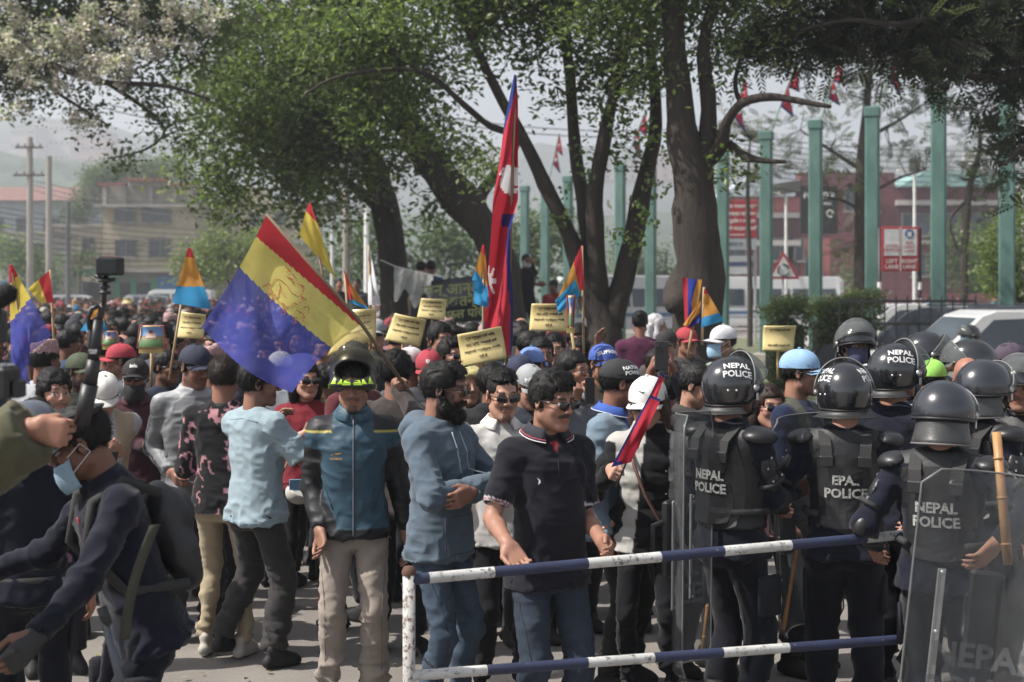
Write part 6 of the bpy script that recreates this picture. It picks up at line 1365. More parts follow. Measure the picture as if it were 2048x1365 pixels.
def moto(pr):
    H = pr.H; H2 = Frame(H.w([0, -.024, .070]), H.M @ rotx(R_(14)) * .92); f = Field(H2.w([0, 0, 0]) - .25, H2.w([0, 0, 0]) + .25, .006); M = H2.M / .92
    f.ell(H2.w([0, 0, 0]), (.120, .148, .126), M, k=.01); f.cap(H2.w([-.07, .11, -.075]), H2.w([.07, .11, -.075]), .052, k=.03)
    f.ell(H2.w([0, -.005, -.02]), (.094, .118, .110), M, k=.008, op='-'); f.ell(H2.w([0, .16, .0]), (.095, .11, .047), M, k=.012, op='-'); f.plane(H2.w([0, 0, -.112]), M @ A([0, .12, -1.]))
    V, F = f.net(); q = H2.inv(V); C = np.tile(A((.014, .014, .016)), (len(V), 1)); o = mesh('motorcycle_helmet', V, F, M_PLAST, pr.e, col=C); tree = bvh(V, F)
    NE = pm('neon_yellow_green', (.42, .62, .04), .4, bump=0); nrm = M @ A([0, 1., 0])
    for (x0, w, h, z) in ((-.092, .026, .036, -.052), (-.060, .028, .030, -.058), (-.028, .044, .062, -.046), (.028, .044, .062, -.046), (.060, .028, .030, -.058), (.092, .026, .036, -.052)):
        tri = A([[x0 - w / 2, -.5 * h], [x0 + w / 2, -.5 * h], [x0 + (w * .3 if x0 < 0 else -w * .3), h * .5]]); n = 5; V2 = []; F2 = []
        for i in range(n + 1):
            for j in range(n + 1 - i): V2.append(tri[0] + (tri[1] - tri[0]) * i / n + (tri[2] - tri[0]) * j / n)
        idx = lambda i, j: sum(n + 1 - a for a in range(i)) + j
        for i in range(n):
            for j in range(n - i):
                F2.append((idx(i, j), idx(i + 1, j), idx(i, j + 1)))
                if j < n - i - 1: F2.append((idx(i + 1, j), idx(i + 1, j + 1), idx(i, j + 1)))
        decal(pr, 'neon_flash', A(V2), F2, NE, H2.w([0, .05, z]), -(M @ A([1., 0, 0])) * -1, M @ A([0, 0, 1.]), nrm, tree, .0015, o, .2)
    V2, F2 = rect(.235, .022, 24, 1, 0, 0); decal(pr, 'neon_flash', V2, F2, NE, H2.w([0, .05, -.083]), M @ A([1., 0, 0]), M @ A([0, 0, 1.]), nrm, tree, .0018, o, .2)
    V = []; n = 20
    for i in range(n + 1):
        u = R_(-88 + 176 * i / n)
        for j in range(7): a = R_(22 + 62 * j / 6 * (1 - .1 * abs(i / n - .5) * 2)); V.append([math.sin(u) * .140 * (1 if 1 else 0), math.cos(u) * math.cos(a) * .175, math.cos(u) * math.sin(a) * .175 + .01 + .03 * math.sin(a)])
    V2, F2 = solidify(H2.w(A(V)), [tuple(f) for f in grid_faces(n + 1, 7)], .0025); mesh('visor', V2, F2, M_SMOKE, o)
    for s in (-1, 1): m = MB(); m.lathe([(0, .012), (.022, .010), (.026, 0)], 14, M=M @ roty(R_(90 * s)), c=H2.w([s * .128, .0, .01])); m.out('visor_pivot', M_PLAST if 0 else M_PAD, o, smooth=True)
    V2, F2 = textmesh('MT', .03); 
moto(pK)
tr = ttree(pK); V2, F2 = textmesh('LI-NING', .02); U = pK.U; M = U.M / pK.k; n = M @ A([0, 1., 0]); ux = M @ A([-1., 0, 0]); OR = pm('orange_print', lin('b98a3a'), .6, bump=0)
decal(pK, 'logo', V2 * .016, F2, OR, U.w([-.085, .05, .285]) if 0 else U.w([.085 * -1 * -1, .05, .285]) * 1, ux, M @ A([0, 0, 1.]), n, tr, .003, pK.shirt)
decal(pK, 'logo', A([[-.03, -.004], [.01, .004], [.032, .012], [.0, .012], [-.025, .004]]), [(0, 1, 2, 3, 4)], OR, U.w([.085, .05, .303]), ux, M @ A([0, 0, 1.]), n, tr, .003, pK.shirt)
m = MB(); zs = np.linspace(-.12, .47, 22); pts = conform([(0, z) for z in zs], U.w([0, 0, 0]), ux, M @ A([0, 0, 1.]), n, tr, .001, .3); m.tube(pts, .0035, 5); m.out('zip', pm('steel_zip', (.12, .14, .17), .4), pK.shirt, smooth=True)

# hoodie man, arms folded
pL = person('bearded man in faded blue hoodie with folded arms and sunglasses', 880, 6.65, h=1.71, face=58, look=78, pitch=5, group=G, beard='full', hair='quiff', skin=lin('8f6350'), build=1.0,
    top=dict(sleeve='long', hem=-.15, t=.026, hood=1, col=lin('5f7080'), hemt=1, amp=.016), bottom=dict(col=lin('475668'), t=.010, fit=.92, amp=.013, top=.02), botmat=M_DENIM,
    L=dict(at=(.10, .235, 1.13), dir=(1, -.1, -.25), palm=(0, -1, 0), elbow=(-.27, .12, 1.12)), R=dict(at=(-.12, .26, 1.17), dir=(-1, -.2, .1), palm=(0, -1, 0), elbow=(.26, .14, 1.12)), vs=(.0052, .0085), topname='hoodie')
add_shades(pL)
SM = pm('slate_seam', lin('3d4854'), .9, bump=0)
seam(pL, [(-.13, -.10), (-.11, .06), (.11, .06), (.13, -.10)], SM); seam(pL, [(-.17, -.105), (0, -.11), (.17, -.105)], SM, .003)
for s_ in (-1, 1): seam(pL, [(s_ * .03, .45), (s_ * .035, .34), (s_ * .032, .26)], pm('grey_drawcord', lin('8d97a2'), .8), .004, name='drawcord')
# white polo man
pM = person('man in white polo and sunglasses with faded sides behind folded arms man', 1003, 7.15, h=1.64, face=14, look=16, pitch=6, beard='goatee', group=G, hair='buzz', skin=lin('b08068'),
    top=dict(sleeve='short', hem=-.13, t=.012, col=lin('c9c6c2'), amp=.014), bottom=dict(col=lin('1c1d22'), t=.012), R=dict(at=(-.24, .12, .85), curl=(40, 50, 30)), L=dict(at=(.25, .0, .80)), vs=(.0052, .0085))
add_shades(pM, big=1.08); add_collar(pM, lin('cfccc8'), open_=.5, h=.035, r=.072); h2 = hair_mesh(pM.J, .005, 'short', None, 4)
V, F, C = h2; q = pM.H.inv(V); keep = (q[:, 2] > .075); F = F[keep[F].all(1)]; mesh('hair', V + (pM.H.M @ A([0, .01, .012]))[None, :], F, M_HAIR, pM.e, col=C)
# navy polo man, hand on the rail
def polo_paint(C, I):
    q = I['q']
    for s in 'LR':
        on = I['on' + s]; t = I['t' + s]; C[on & (t > .735) & (t < .752)] = lin('b8b4b8'); C[on & (t > .757) & (t < .775)] = lin('8c2b3c'); C[on & (t > .78) & (t < .792)] = lin('b8b4b8')
    C[(q[:, 1] > .06) & (np.abs(q[:, 0]) < .030 * (q[:, 2] - .41) / .07) & (q[:, 2] > .41)] = lin('7c2028'); return C
pN = person('heavy set man in navy polo and sunglasses reaching his hand over the rail', 1096, 6.12, h=1.70, face=22, look=42, pitch=8, beard='moustache', group=G, hair='quiff', skin=lin('976a55'), build=.97, chubby=.003,
    top=dict(sleeve='short', hem=-.16, t=.014, col=lin('1d1e28'), paint=polo_paint, belly=.02, amp=.014), bottom=dict(col=lin('3c4a60'), t=.016, build=1.0, amp=.013) if 0 else dict(col=lin('3a4452'), t=.016, amp=.013), botmat=M_DENIM,
    R=dict(at=P(1016, 1090, 5.74), world=1, pole=(.15, -1, -.3), dir=(-.2, .7, -.6), palm=(.2, .5, .7), curl=(18, 22, 14)), L=dict(at=P(1206, 1085, 5.95), world=1, pole=(-.15, -1, -.1)), vs=(.005, .008))
add_shades(pN); add_collar(pN, lin('20212c'), [((.55, .53, .55), .06), ((.35, .05, .08), .28)], open_=.45, h=.042, r=.078)
tr = ttree(pN); U = pN.U; M = U.M / pN.k; decal(pN, 'logo', A([[-.004, -.016], [.006, -.006], [.004, .004], [-.008, .014], [-.001, .002]]), [(0, 1, 2, 3, 4)], M_PRINTW, U.w([.09, .05, .31]), M @ A([-1., 0, 0]), M @ A([0, 0, 1.]), M @ A([0, 1., 0]), tr, .003, pN.shirt)
seam(pN, [(0, .40), (.0, .30)], pm('dark_seam', lin('0e0f14'), .8, bump=0), .003, name='placket'); seam(pN, [(-.19, -.145), (0, -.15), (.19, -.145)], pm('dark_seam', lin('0e0f14'), .8, bump=0))
WS = pm('pale_seam', lin('9a9792'), .9, bump=0); seam(pM, [(0, .42), (.0, .28)], WS, .003, name='placket')
for z_ in (.385, .345, .305): V_, F_ = rect(.012, .012, 2, 2, 0, 0, .9); decal(pM, 'button', V_, F_, WS, pM.U.w([0, .05, z_]), pM.U.M @ A([-1., 0, 0]), pM.U.M @ A([0, 0, 1.]), pM.U.M @ A([0, 1., 0]), ttree(pM), .004, pM.shirt)
# light blue tee, seen from behind
pI = person('man in light blue T-shirt and charcoal trousers seen from behind, stepping', 512, 7.75, h=1.66, face=142, look=98, pitch=4, group=G, beard='stubble', hair='full', skin=lin('8c604c'), build=1.0,
    top=dict(sleeve='short', hem=-.13, t=.022, col=lin('9fb6c0'), amp=.018, armt=1.12), bottom=dict(col=lin('3c3a3a'), t=.016, top=.005, fit=1.1, amp=.015), feet=((-.22, -.05, 20, .05), (.12, .03, -12, 0)), L=dict(at=(-.1, .22, 1.28), pole=(-.6, -1, -.8)), R=dict(at=(.16, .28, 1.22), pole=(.8, -.4, -1)), vs=(.0055, .0085), shoes=(lin('1b1b1d'), lin('222222'), 0), topname='t_shirt')
add_shades(pI, clear=True)
pE = person('woman in red top with sunglasses and pink trainers half behind the blue flag', 612, 9.15, h=1.58, face=8, look=25, female=1, build=.93, hair='long', skin=lin('b0836e'), group=G,
    top=dict(sleeve='short', hem=-.12, t=.010, col=lin('8e1f30'), amp=.012), bottom=dict(col=lin('1b1a1d'), t=.006, fit=.85), shoes=(lin('b03a66'), lin('c9c4c8'), 0), L=dict(at=(.02, .24, 1.14), dir=(-1, .2, .2), palm=(0, -1, 0)), R=dict(at=(-.08, .24, 1.02), dir=(1, .3, 0), palm=(0, -1, 0)), vs=(.0062, .0095))
add_shades(pE, big=1.15); m = MB(); m.tube([pE.U.w(p) for p in ((-.05, -.10, .46), (-.06, .04, .47), (.02, .15, .3), (.14, .17, .06), (.19, .05, -.05))], .006, 6); m.out('bag_strap', pm('tan_strap', lin('9a8570'), .7), pE.e, smooth=True)
e = empty('held_cap', P(598, 985, 8.8)); tag(e, 'white cap with a blue mask held at the waist by the woman in red', 'cap'); f = Field((-.15,) * 3, (.15,) * 3, .008); f.ell((0, 0, 0), (.085, .06, .075)); f.plane((0, 0, .0), roty(.5) @ A([0, 0, 1.])); V, F = f.net(); mesh('crown', V, F, pm('offwhite_cap', (.55, .54, .5), .8), e)
m = MB(); m.box((.01, -.03, .05), (.13, .01, .07), M=rotz(.2), bevel=.003); m.out('mask', pm('mask_blue', lin('5f9cc4'), .8, bump=.6, bscale=120), e)
def floral(C, I):
    V = I['V']; w = np.stack([vn(V * 9, 2), vn(V * 9, 3), vn(V * 9, 4)], 1) * .55; a = np.abs(vn(V * A([26, 26, 15]) + w * 2, 8)); b = vn(V * 11, 9); big = (a < .17) & (b > .02); C[big] = lin('a8747c'); C[(a < .06) & (b > -.1) & ~big] = lin('8f6468'); C[(vn(V * 7, 31) > .42)] = lin('2e3433'); return C
pH = person('man in black shirt with pink flower print and cream trousers facing away', 447, 7.95, h=1.68, face=172, look=178, group=G, hair='short', haircol=lin('241a15'), skin=lin('8a5c48'),
    top=dict(sleeve='long', hem=-.12, t=.020, col=lin('1e1d21'), paint=floral, amp=.014), bottom=dict(col=lin('b3a182'), t=.006, fit=.88, amp=.012), shoes=(lin('a9a196'), lin('c0bab0'), 0), topname='floral_shirt', vs=(.006, .0065), L=dict(at=(-.14, .22, 1.1)), R=dict(at=(.1, .22, 1.1)))
def adid(C, I):
    for s in 'LR':
        on = I['on' + s]; a = I['q'][:, 0]; out = (I['N'] @ (pGM[:, 0] * (-1 if s == 'L' else 1)));
        pos = I['N'] @ pGM[:, 1]
        for c in (-.28, 0, .28): C[on & (out > .55) & (np.abs(pos - c) < .075)] = lin('22252e')
    C[I['q'][:, 2] > .47] = lin('9b9c9e'); return C
pGM = np.eye(3)
pG = person('man in grey tracksuit top with dark sleeve stripes and navy cap', 385, 8.35, h=1.73, face=22, look=45, pitch=12, group=G, hair='cap', skin=lin('8a5e4a'), beard='stubble',
    top=dict(sleeve='long', hem=-.12, t=.022, col=lin('7e8184'), paint=adid, collar=.03, amp=.014), bottom=dict(col=lin('3a3b40'), t=.018, fit=1.05, amp=.012), R=dict(at=P(342, 945, 8.25), world=1, pole=(.3, -1, 0)), vs=(.006, .008), topname='track_jacket', topmat=M_SHINY)
add_cap(pG, lin('22273c'), tilt=-4)
pK2 = person('dark haired man seen from behind holding up the big flag pole', 792, 8.0, h=1.70, face=168, look=165, hair='full', skin=lin('8a5e4a'), group=G, top=dict(sleeve='long', t=.022, hem=-.14, col=lin('4a4240'), amp=.014), bottom=dict(col=lin('20222a'), t=.012),
    R=dict(grip=P(808, 770, 7.75), along=P(717, 640, 7.6) - P(808, 770, 7.75)), vs=(.0058, .009))
# Cap man in open jacket
def jack(C, I): q = I['q']; C[(q[:, 1] > .02) & (np.abs(q[:, 0]) < .062) & ~I['onL'] & ~I['onR']] = lin('2a4fa0'); return C
pY = person('man in black lettered cap and washed denim jacket over a royal blue polo', 1232, 7.35, h=1.69, face=62, look=98, pitch=6, hair='cap', skin=lin('8a5c48'), beard='stubble', group=G,
    top=dict(sleeve='long', hem=-.15, t=.026, col=lin('7f95a8'), paint=jack, amp=.018), bottom=dict(col=lin('33302e'), t=.014), vs=(.0056, .009), topname='jacket')
add_cap(pY, (.018, .018, .02), text='NATURE\nPOWER', textcol=(.7, .7, .7), textside=48); add_collar(pY, lin('2a4fa0'), [((.6, .6, .62), .1)], open_=.4)
# white vest woman
def vestp(C, I):
    q = I['q']; C[I['onL'] | I['onR']] = lin('17171b'); C[(q[:, 1] > .02) & (q[:, 0] > -.10) & (q[:, 0] < .02 + .1 * (.3 - q[:, 2]))  & (q[:, 2] < .47)] = lin('141418'); return C
pZ = person('woman in white quilted vest and white cap holding a small folded flag', 1298, 7.1, h=1.60, face=-12, look=-22, pitch=8, female=1, build=.95, hair='long', haircol=lin('4a342a'), skin=lin('b48670'), group=G,
    top=dict(sleeve='long', hem=-.14, t=.030, col=lin('c2bfba'), quilt=.085, paint=vestp, collar=.05, amp=.010), bottom=dict(col=lin('14151b'), t=.008, fit=.88), R=dict(grip=P(1238, 952, 6.8), along=P(1320, 770, 6.75) - P(1215, 985, 6.8)), L=dict(at=(.26, .02, .80)), vs=(.0052, .0075), topname='quilted_vest', shoes=(lin('1a1a1a'), lin('888888'), 0))
add_cap(pZ, (.62, .62, .60), size=1.12, tilt=2); add_shades(pZ, big=1.1)
tr = None; m = MB(); m.tube([pZ.U.w(p) for p in ((.10, .07, .46), (.06, .17, .33), (-.0, .19, .18), (-.10, .17, .0), (-.17, .10, -.10))], .009, 6); m.out('bag_strap', pm('brown_leather_strap', lin('5f4238'), .5), pZ.e, smooth=True)
V2 = A([[-.022, .004], [-.012, -.009], [.024, .010], [-.010, -.001]]); f = Field((0, 0, 0), (.1, .1, .1), .05)
m = MB(); o_ = [pZ.H.w([-.0 + x, .098 + .0, .085 + z]) for x, z in V2]; m.add([p for p in o_] + [p + pZ.H.M @ A([0, .004, 0]) for p in o_], [(0, 1, 2, 3), (7, 6, 5, 4)]); m.out('logo', BLKP, pZ.e)
for (x, z) in ((-.09, .3), (-.09, .18), (-.10, .06), (-.10, -.06)): m = MB(); m.lathe([(0, .006), (.007, .004), (.008, 0)], 10, M=pZ.U.M @ rotx(R_(-90)), c=pZ.U.w([x - .02, .157, z])); m.out('snap_button', BLKP, pZ.e, smooth=True)

# ------------------------------------------------------------------ people further in, each with a look of their own
G2 = 'marchers in the packed crowd behind the front row'
def mid(lab, px, ytop, s, face=0, look=None, col='333333', hair='short', cap=None, vs=(.0086, .0155), **k):
    D = FPX / s; h = HC - (ytop - HY) / s - (.02 if cap or hair in ('full', 'curly') else .008); extra = k.pop('more', None); sl = k.pop('sleeve', 'long'); t = k.pop('t', .016)
    k.setdefault('skin', SKINS[len(lab) % 5]); tp = dict(sleeve=sl, col=lin(col), t=t, amp=.014, hem=-.13); tp.update(k.pop('topx', {}))
    pr = person(lab, px, D, h=h, face=face, look=look, hair='cap' if cap else hair, top=tp, bottom=dict(col=lin(k.pop('pcol', '26272e'))), group=G2, vs=vs, **k)
    if cap: add_cap(pr, lin(cap[0]) if isinstance(cap, (tuple, list)) else lin(cap), text=cap[1] if isinstance(cap, tuple) and len(cap) > 1 else None, textcol=lin(cap[2]) if isinstance(cap, tuple) and len(cap) > 2 else None)
    if extra:
        for x in extra.split():
            if x == 'shades': add_shades(pr)
            if x == 'glasses': add_shades(pr, clear=True)
            if x == 'mask': add_mask(pr)
            if x == 'bmask': add_mask(pr, lin('1c1c20'), .01)
            if x == 'collar': add_collar(pr, lin(col))
            if x == 'topi': add_topi(pr)
    return pr
mA = mid('curly dark haired man looking right above the khaki sleeve', 108, 737, 372, 25, 38, '2c2f38', 'curly', beard='stubble', skin=lin('a47660'))
mB = mid('man in patterned topi and white shirt seen from behind', 88, 683, 300, 160, 150, 'b9bcc2', 'short', more='topi')
mC = mid('bearded man in green camouflage cap', 160, 702, 305, 30, 55, '32352e', cap=('3d4630',), beard='full', skin=lin('7a5240'))
mD = mid('man in tall white cap and beige vest looking down at his phone', 208, 735, 335, 22, 18, 'c0c2c6', cap=('d2cfc8', 'I', '333333'), pitch=34, L=dict(at=(.04, .24, 1.12), dir=(-.8, .6, .3), palm=(0, -1, .2), curl=(50, 50, 30)), R=dict(at=(-.06, .25, 1.10), dir=(.8, .6, .3), palm=(0, -1, .2), curl=(50, 50, 30)), topx=dict(paint=lambda C, I: sl_long(C, I, (~I['onL'] & ~I['onR'] & (np.abs(I['q'][:, 0]) > .045) & (np.abs(I['q'][:, 0]) < .155)) | ((I['q'][:, 1] < -.02) & ~I['onL'] & ~I['onR']), lin('9c8c72'))))
e = empty('mobile_phone', mD.base, mD.e.rotation_euler.z); tag(e, 'phone held low in both hands of the white capped man', 'phone'); m = MB(); m.box((.0, .36, 1.19 * mD.k), (.075, .15, .009), M=rotx(R_(35)), bevel=.003); m.out('case', BLKP, e)
mE = mid('man in bright red cap with white swoosh turned left', 243, 684, 275, -70, -75, '5a5f6a', cap='a82438')
V2 = [(-.03, .004), (-.018, -.01), (.034, .014), (-.012, -.002)]; m = MB(); o_ = [mE.H.w([.088, .02 + x, .085 + z]) for x, z in V2]; o2 = [mE.H.w([.092, .02 + x, .083 + z]) for x, z in V2]; m.add(o_ + o2, [(0, 1, 2, 3), (7, 6, 5, 4), (0, 4, 5, 1), (1, 5, 6, 2), (2, 6, 7, 3), (3, 7, 4, 0)]); m.out('swoosh', M_PRINTW, mE.e)
mF = mid('man in black lettered cap, sunglasses and black chin mask, maroon shirt', 272, 714, 312, 8, 5, '4a2631', cap=('1f1c1b', 'Inle', 'b98a80'), more='shades collar', R=dict(at=(-.1, .25, 1.08)), skin=lin('7c5443')); add_mask(mF, lin('17171a'), .035)
mG = mid('man with glossy dark hair in black quilted jacket behind the two sunglasses men', 985, 726, 340, 150, 155, '1e1e22', 'full', topx=dict(quilt=.06, t=.03, collar=.03))
mH = mid('woman in pale yellow headscarf behind the hoodie man', 934, 733, 325, 10, 20, '5f5a50', 'short', female=1, skin=lin('a87a64'))
f = Field(mH.H.O - .18, mH.H.O + .18, .008); Mh = mH.H.M; f.ell(mH.H.w([0, -.025, .04]), (.095, .115, .10), Mh); f.ell(mH.H.w([0, -.09, -.05]), (.06, .04, .08), Mh, k=.04); f.plane(mH.H.w([0, .07, .05]), Mh @ A([0, .8, -.6])); V, F = f.net(); V = V + vnormals(V, F) * (.004 * ridge(mH.H.inv(V) * A([20, 20, 50]), 3))[:, None]; mesh('headscarf', V, F, pm('yellow_scarf', lin('c2b878'), .85), mH.e)
mI = mid('man in washed grey cap lettered NEW YORK tilted down', 1052, 722, 345, 30, 30, '3a3f4a', cap=('8b8d8f', 'NEW YORK', '4a4c50'), pitch=22)
mJ = mid('person in dark navy cap turned away before the tall flag', 1040, 706, 322, 175, 180, '2c3040', cap='262c48')
mK = mid('person in sky blue cap behind the navy cap', 1062, 690, 300, 150, 150, '5f6470', cap='6482c0')
mL = mid('bearded man in spectacles below the centre yellow card', 1082, 672, 292, 15, 15, '3a3d44', 'short', beard='full', more='glasses', skin=lin('855946'))
mM = mid('clean shaven short haired man staring at the camera near the centre', 1108, 662, 278, 0, 0, '7b828a', 'short', skin=lin('a67862'))
mN = mid('woman with long black hair and red glasses holding a phone to her face', 1142, 700, 335, 40, 50, '8a9098', 'long', female=1, R=dict(at=(.02, .2, 1.42), dir=(.2, .2, 1), palm=(0, -1, 0), curl=(55, 60, 40)), L=dict(at=(.16, .2, 1.40), dir=(-.2, .3, 1), palm=(0, -1, 0), curl=(50, 50, 30)), more='glasses')
e = empty('mobile_phone', mN.base, mN.e.rotation_euler.z); tag(e, 'dark phone held up before the face of the black haired woman', 'phone'); m = MB(); m.box((.10, .27, 1.50 * mN.k), (.075, .009, .15), bevel=.003); m.out('case', BLKP, e)
mO = mid('man with a hand raised beside the two stick flags', 1160, 674, 262, -20, -30, '3b322e', 'short', R=dict(at=(-.18, .12, 1.62), dir=(0, 0, 1)), skin=lin('6f4735'))
mP = mid('moustached man in royal blue cap with red lettering and sunglasses, olive shirt', 1205, 683, 316, 22, 25, '3d3d30', cap=('3554a0', 'SUPREME', 'a8324a'), beard='moustache', more='shades', skin=lin('94674f'), build=1.1)
mQ = mid('man with tied back long hair and dark shirt looking down right', 1384, 724, 372, 48, 60, '2e2a2a', 'bun', beard='stubble', pitch=12, skin=lin('a87a62'), more='collar')
mR = mid('woman in sunglasses and pink shirt squeezed between the riot officers', 1535, 772, 372, 12, 15, 'a0707c', 'long', haircol=lin('2a1c18'), female=1, skin=lin('a97b66'), more='shades')
mS = mid('man in sky blue cap and sunglasses, navy jacket with olive straps', 1597, 692, 372, 55, 72, '1f2b4c', cap='7fa6cc', beard='stubble', more='shades', skin=lin('9a6c56'), topx=dict(paint=lambda C, I: sl_long(C, I, (np.abs(np.abs(I['q'][:, 0]) - .10) < .035), lin('4a4c40'))))
mT = mid('person facing away holding a black phone overhead', 1330, 742, 335, 178, 180, '3c3f4a', 'full', L=dict(at=P(1302, 745, 8.2), world=1, dir=(.2, 0, 1), palm=(1, 0, 0)), R=dict(at=P(1346, 742, 8.2), world=1, dir=(-.2, 0, 1), palm=(-1, 0, 0)))
e = empty('mobile_phone', P(1323, 712, 8.05)); tag(e, 'black phone raised above the heads right of the black cap', 'phone'); m = MB(); m.box((0, 0, 0), (.078, .010, .165), bevel=.004); m.out('case', BLKP, e); m = MB(); m.box((-.02, -.007, .055), (.022, .006, .022), bevel=.002); m.out('camera_lens', pm('phone_lens', (.03, .03, .035), .1), e)
mU = mid('man in white cap and blue surgical mask turned left below the two flags', 1448, 645, 262, -62, -65, '98a898', cap='c4c4c8', more='mask', skin=lin('94664f'))
mV = mid('man in red cap beside the black cap near the folded flag', 1372, 650, 232, 20, 25, '444444', cap='9c2430')
mW = mid('man in plain black cap left of the red cap near the trunk', 1334, 655, 242, -15, -20, '55504c', cap='242224', beard='stubble')
mX = mid('man in red cap with white trefoil emblem below the tilted card', 858, 694, 308, 5, 0, '34363e', cap=('9c2436', 'ψ', 'd0c8c8'), pitch=14)
mY = mid('man in sunglasses with side swept hair behind the red cap', 900, 674, 288, 30, 38, '4a4048', 'quiff', more='shades', beard='stubble')
mZ = mid('person in off white cap turned away right of the flag pole', 820, 690, 305, 160, 150, '55585e', cap='b9b4b4')
m1 = mid('man in neon green cap and pale blue polo among the helmets', 1864, 716, 332, 165, 150, 'a3b8c8', cap='86c83c', more='collar', sleeve='short', skin=lin('8c604c'))
V2, F2 = textmesh('V', .05); decal(m1, 'logo', V2 * .07, F2, pm('grey_print', (.25, .27, .3), .7), m1.U.w([-.0, -.1, .40]), m1.U.M @ A([1., 0, 0]), m1.U.M @ A([0, 0, 1.]), m1.U.M @ A([0, -1., 0]), ttree(m1), .003, m1.shirt)
m2 = mid('bald man whose bare scalp shows between two helmets', 1935, 712, 340, 180, 175, '5a4a40', 'bald', skin=lin('9a6450'))
m3 = mid('man in white peaked cap and dark glasses behind the leftmost tilted card', 752, 632, 232, 10, 5, '4a4c52', cap='8c8e90', more='shades')
m4 = mid('dark haired man looking over the card directly behind it', 880, 640, 262, 10, 30, '6f7684', 'full')
m5 = mid('man with sunglasses right of the framed picture placard', 330, 700, 285, 40, 60, '2b3346', 'short', more='shades', skin=lin('6f4a38'))
m6 = mid('young man in black hair right below the blurred crowd', 322, 640, 262, 5, 5, '4f5560', 'full', skin=lin('a5765e'))
m7 = mid('man in pink patterned topi left of the red cap', 214, 668, 255, 150, 150, '3b3b42', 'short', more='topi')
m8 = mid('man in patterned topi above the floral shirt', 425, 690, 300, 175, 170, '444450', 'short', more='topi')
m9 = mid('person in bright green shirt left of the motorcycle helmet', 652, 728, 285, 160, 170, '3aa060', 'full')
m10 = mid('white capped person seen through the blue flag cloth', 560, 700, 290, 170, 165, '9aa0a8', cap='c9ccd2')
m11 = mid('man in pink polo and navy trousers behind the bending officer', 72, 800, 415, 30, 40, 'b078a0', 'short', sleeve='short', pcol='1c2030', R=dict(at=(-.25, .1, .8)))
m12 = mid('dark haired woman in black between the centre card and blue cap', 1010, 735, 318, 170, 170, '1c1c20', 'long', female=1)
m13 = mid('person with black hair and glasses strap below the white capped man', 1480, 700, 300, -160, -170, '2a2c30', 'full')
m14 = mid('dark haired man looking away right of the gold framed cap', 955, 668, 255, 160, 170, '6a6e74', 'full')
# khaki photographer outside the left edge reaching in
pQ = person('person outside the left edge holding a camera stick out in a khaki sleeve', 0, 4.46, X=-2.10, h=1.76, face=150, look=120, hair='short', top=dict(sleeve='long', col=lin('5c5a42'), t=.05, armt=1.75, amp=.022, hem=-.14), bottom=dict(col=lin('2a2c30')), topname='jacket', seed=3,
    R=dict(grip=P(172, 842, 4.32), along=P(207, 640, 4.32) - P(165, 870, 4.32), pole=(.2, -.3, -1)), L=dict(at=(-.15, .35, 1.42), dir=(0, .4, 1), palm=(1, .2, 0)), vs=(.0055, .009), skin=lin('a06f58'))

seam(pI, [(-.17, -.115), (0, -.12), (.17, -.115)], pm('tee_seam', lin('6f8fa0'), .9, bump=0), back=1); seam(pI, [(-.12, .44), (0, .455), (.12, .44)], pm('tee_seam', lin('6f8fa0'), .9, bump=0), back=1)
seam(pK, [(-.16, .19), (-.10, .03)], pm('teal_seam', lin('1c3644'), .8, bump=0), .003, name='pocket_zip'); seam(pK, [(.16, .19), (.10, .03)], pm('teal_seam', lin('1c3644'), .8, bump=0), .003, name='pocket_zip')
def thigh_seams(pr, col):
    m_ = pm('trouser_seam_%d' % int(col[0] * 9999), col, .9, bump=0)
    b = [c for c in pr.e.children if c.name.startswith('trousers')][0]; me = b.data; V = A([v.co[:] for v in me.vertices]); F = [tuple(p.vertices) for p in me.polygons]; t = bvh(V, F); k = pr.k
    for s_ in (-1, 1):
        for pts in ([(s_ * .15, .93), (s_ * .155, .86), (s_ * .19, .82)], [(s_ * .17, .80), (s_ * .14, .5), (s_ * .14, .18)]):
            q = []
            for a, c in zip(pts[:-1], pts[1:]):
                for u in np.linspace(0, 1, 8): q.append(((a[0] + (c[0] - a[0]) * u) * k, (a[1] + (c[1] - a[1]) * u) * k))
            Vq = conform(q, A([0, 0, 0.]), A([1., 0, 0]), A([0, 0, 1.]), A([0, 1., 0]), t, .0005, .4); m = MB(); m.tube(Vq, .002, 5); m.out('seam', m_, b, smooth=True)
    q = [(0, z * k) for z in np.linspace(.96, .82, 8)]; Vq = conform(q, A([0, 0, 0.]), A([1., 0, 0]), A([0, 0, 1.]), A([0, 1., 0]), t, .0005, .4); m = MB(); m.tube(Vq, .0025, 5); m.out('fly_seam', m_, b, smooth=True)
for p_, c_ in ((pK, lin('6f665c')), (pL, lin('2c3846')), (pN, lin('262e38')), (pZ, lin('0c0c0f'))): thigh_seams(p_, c_)
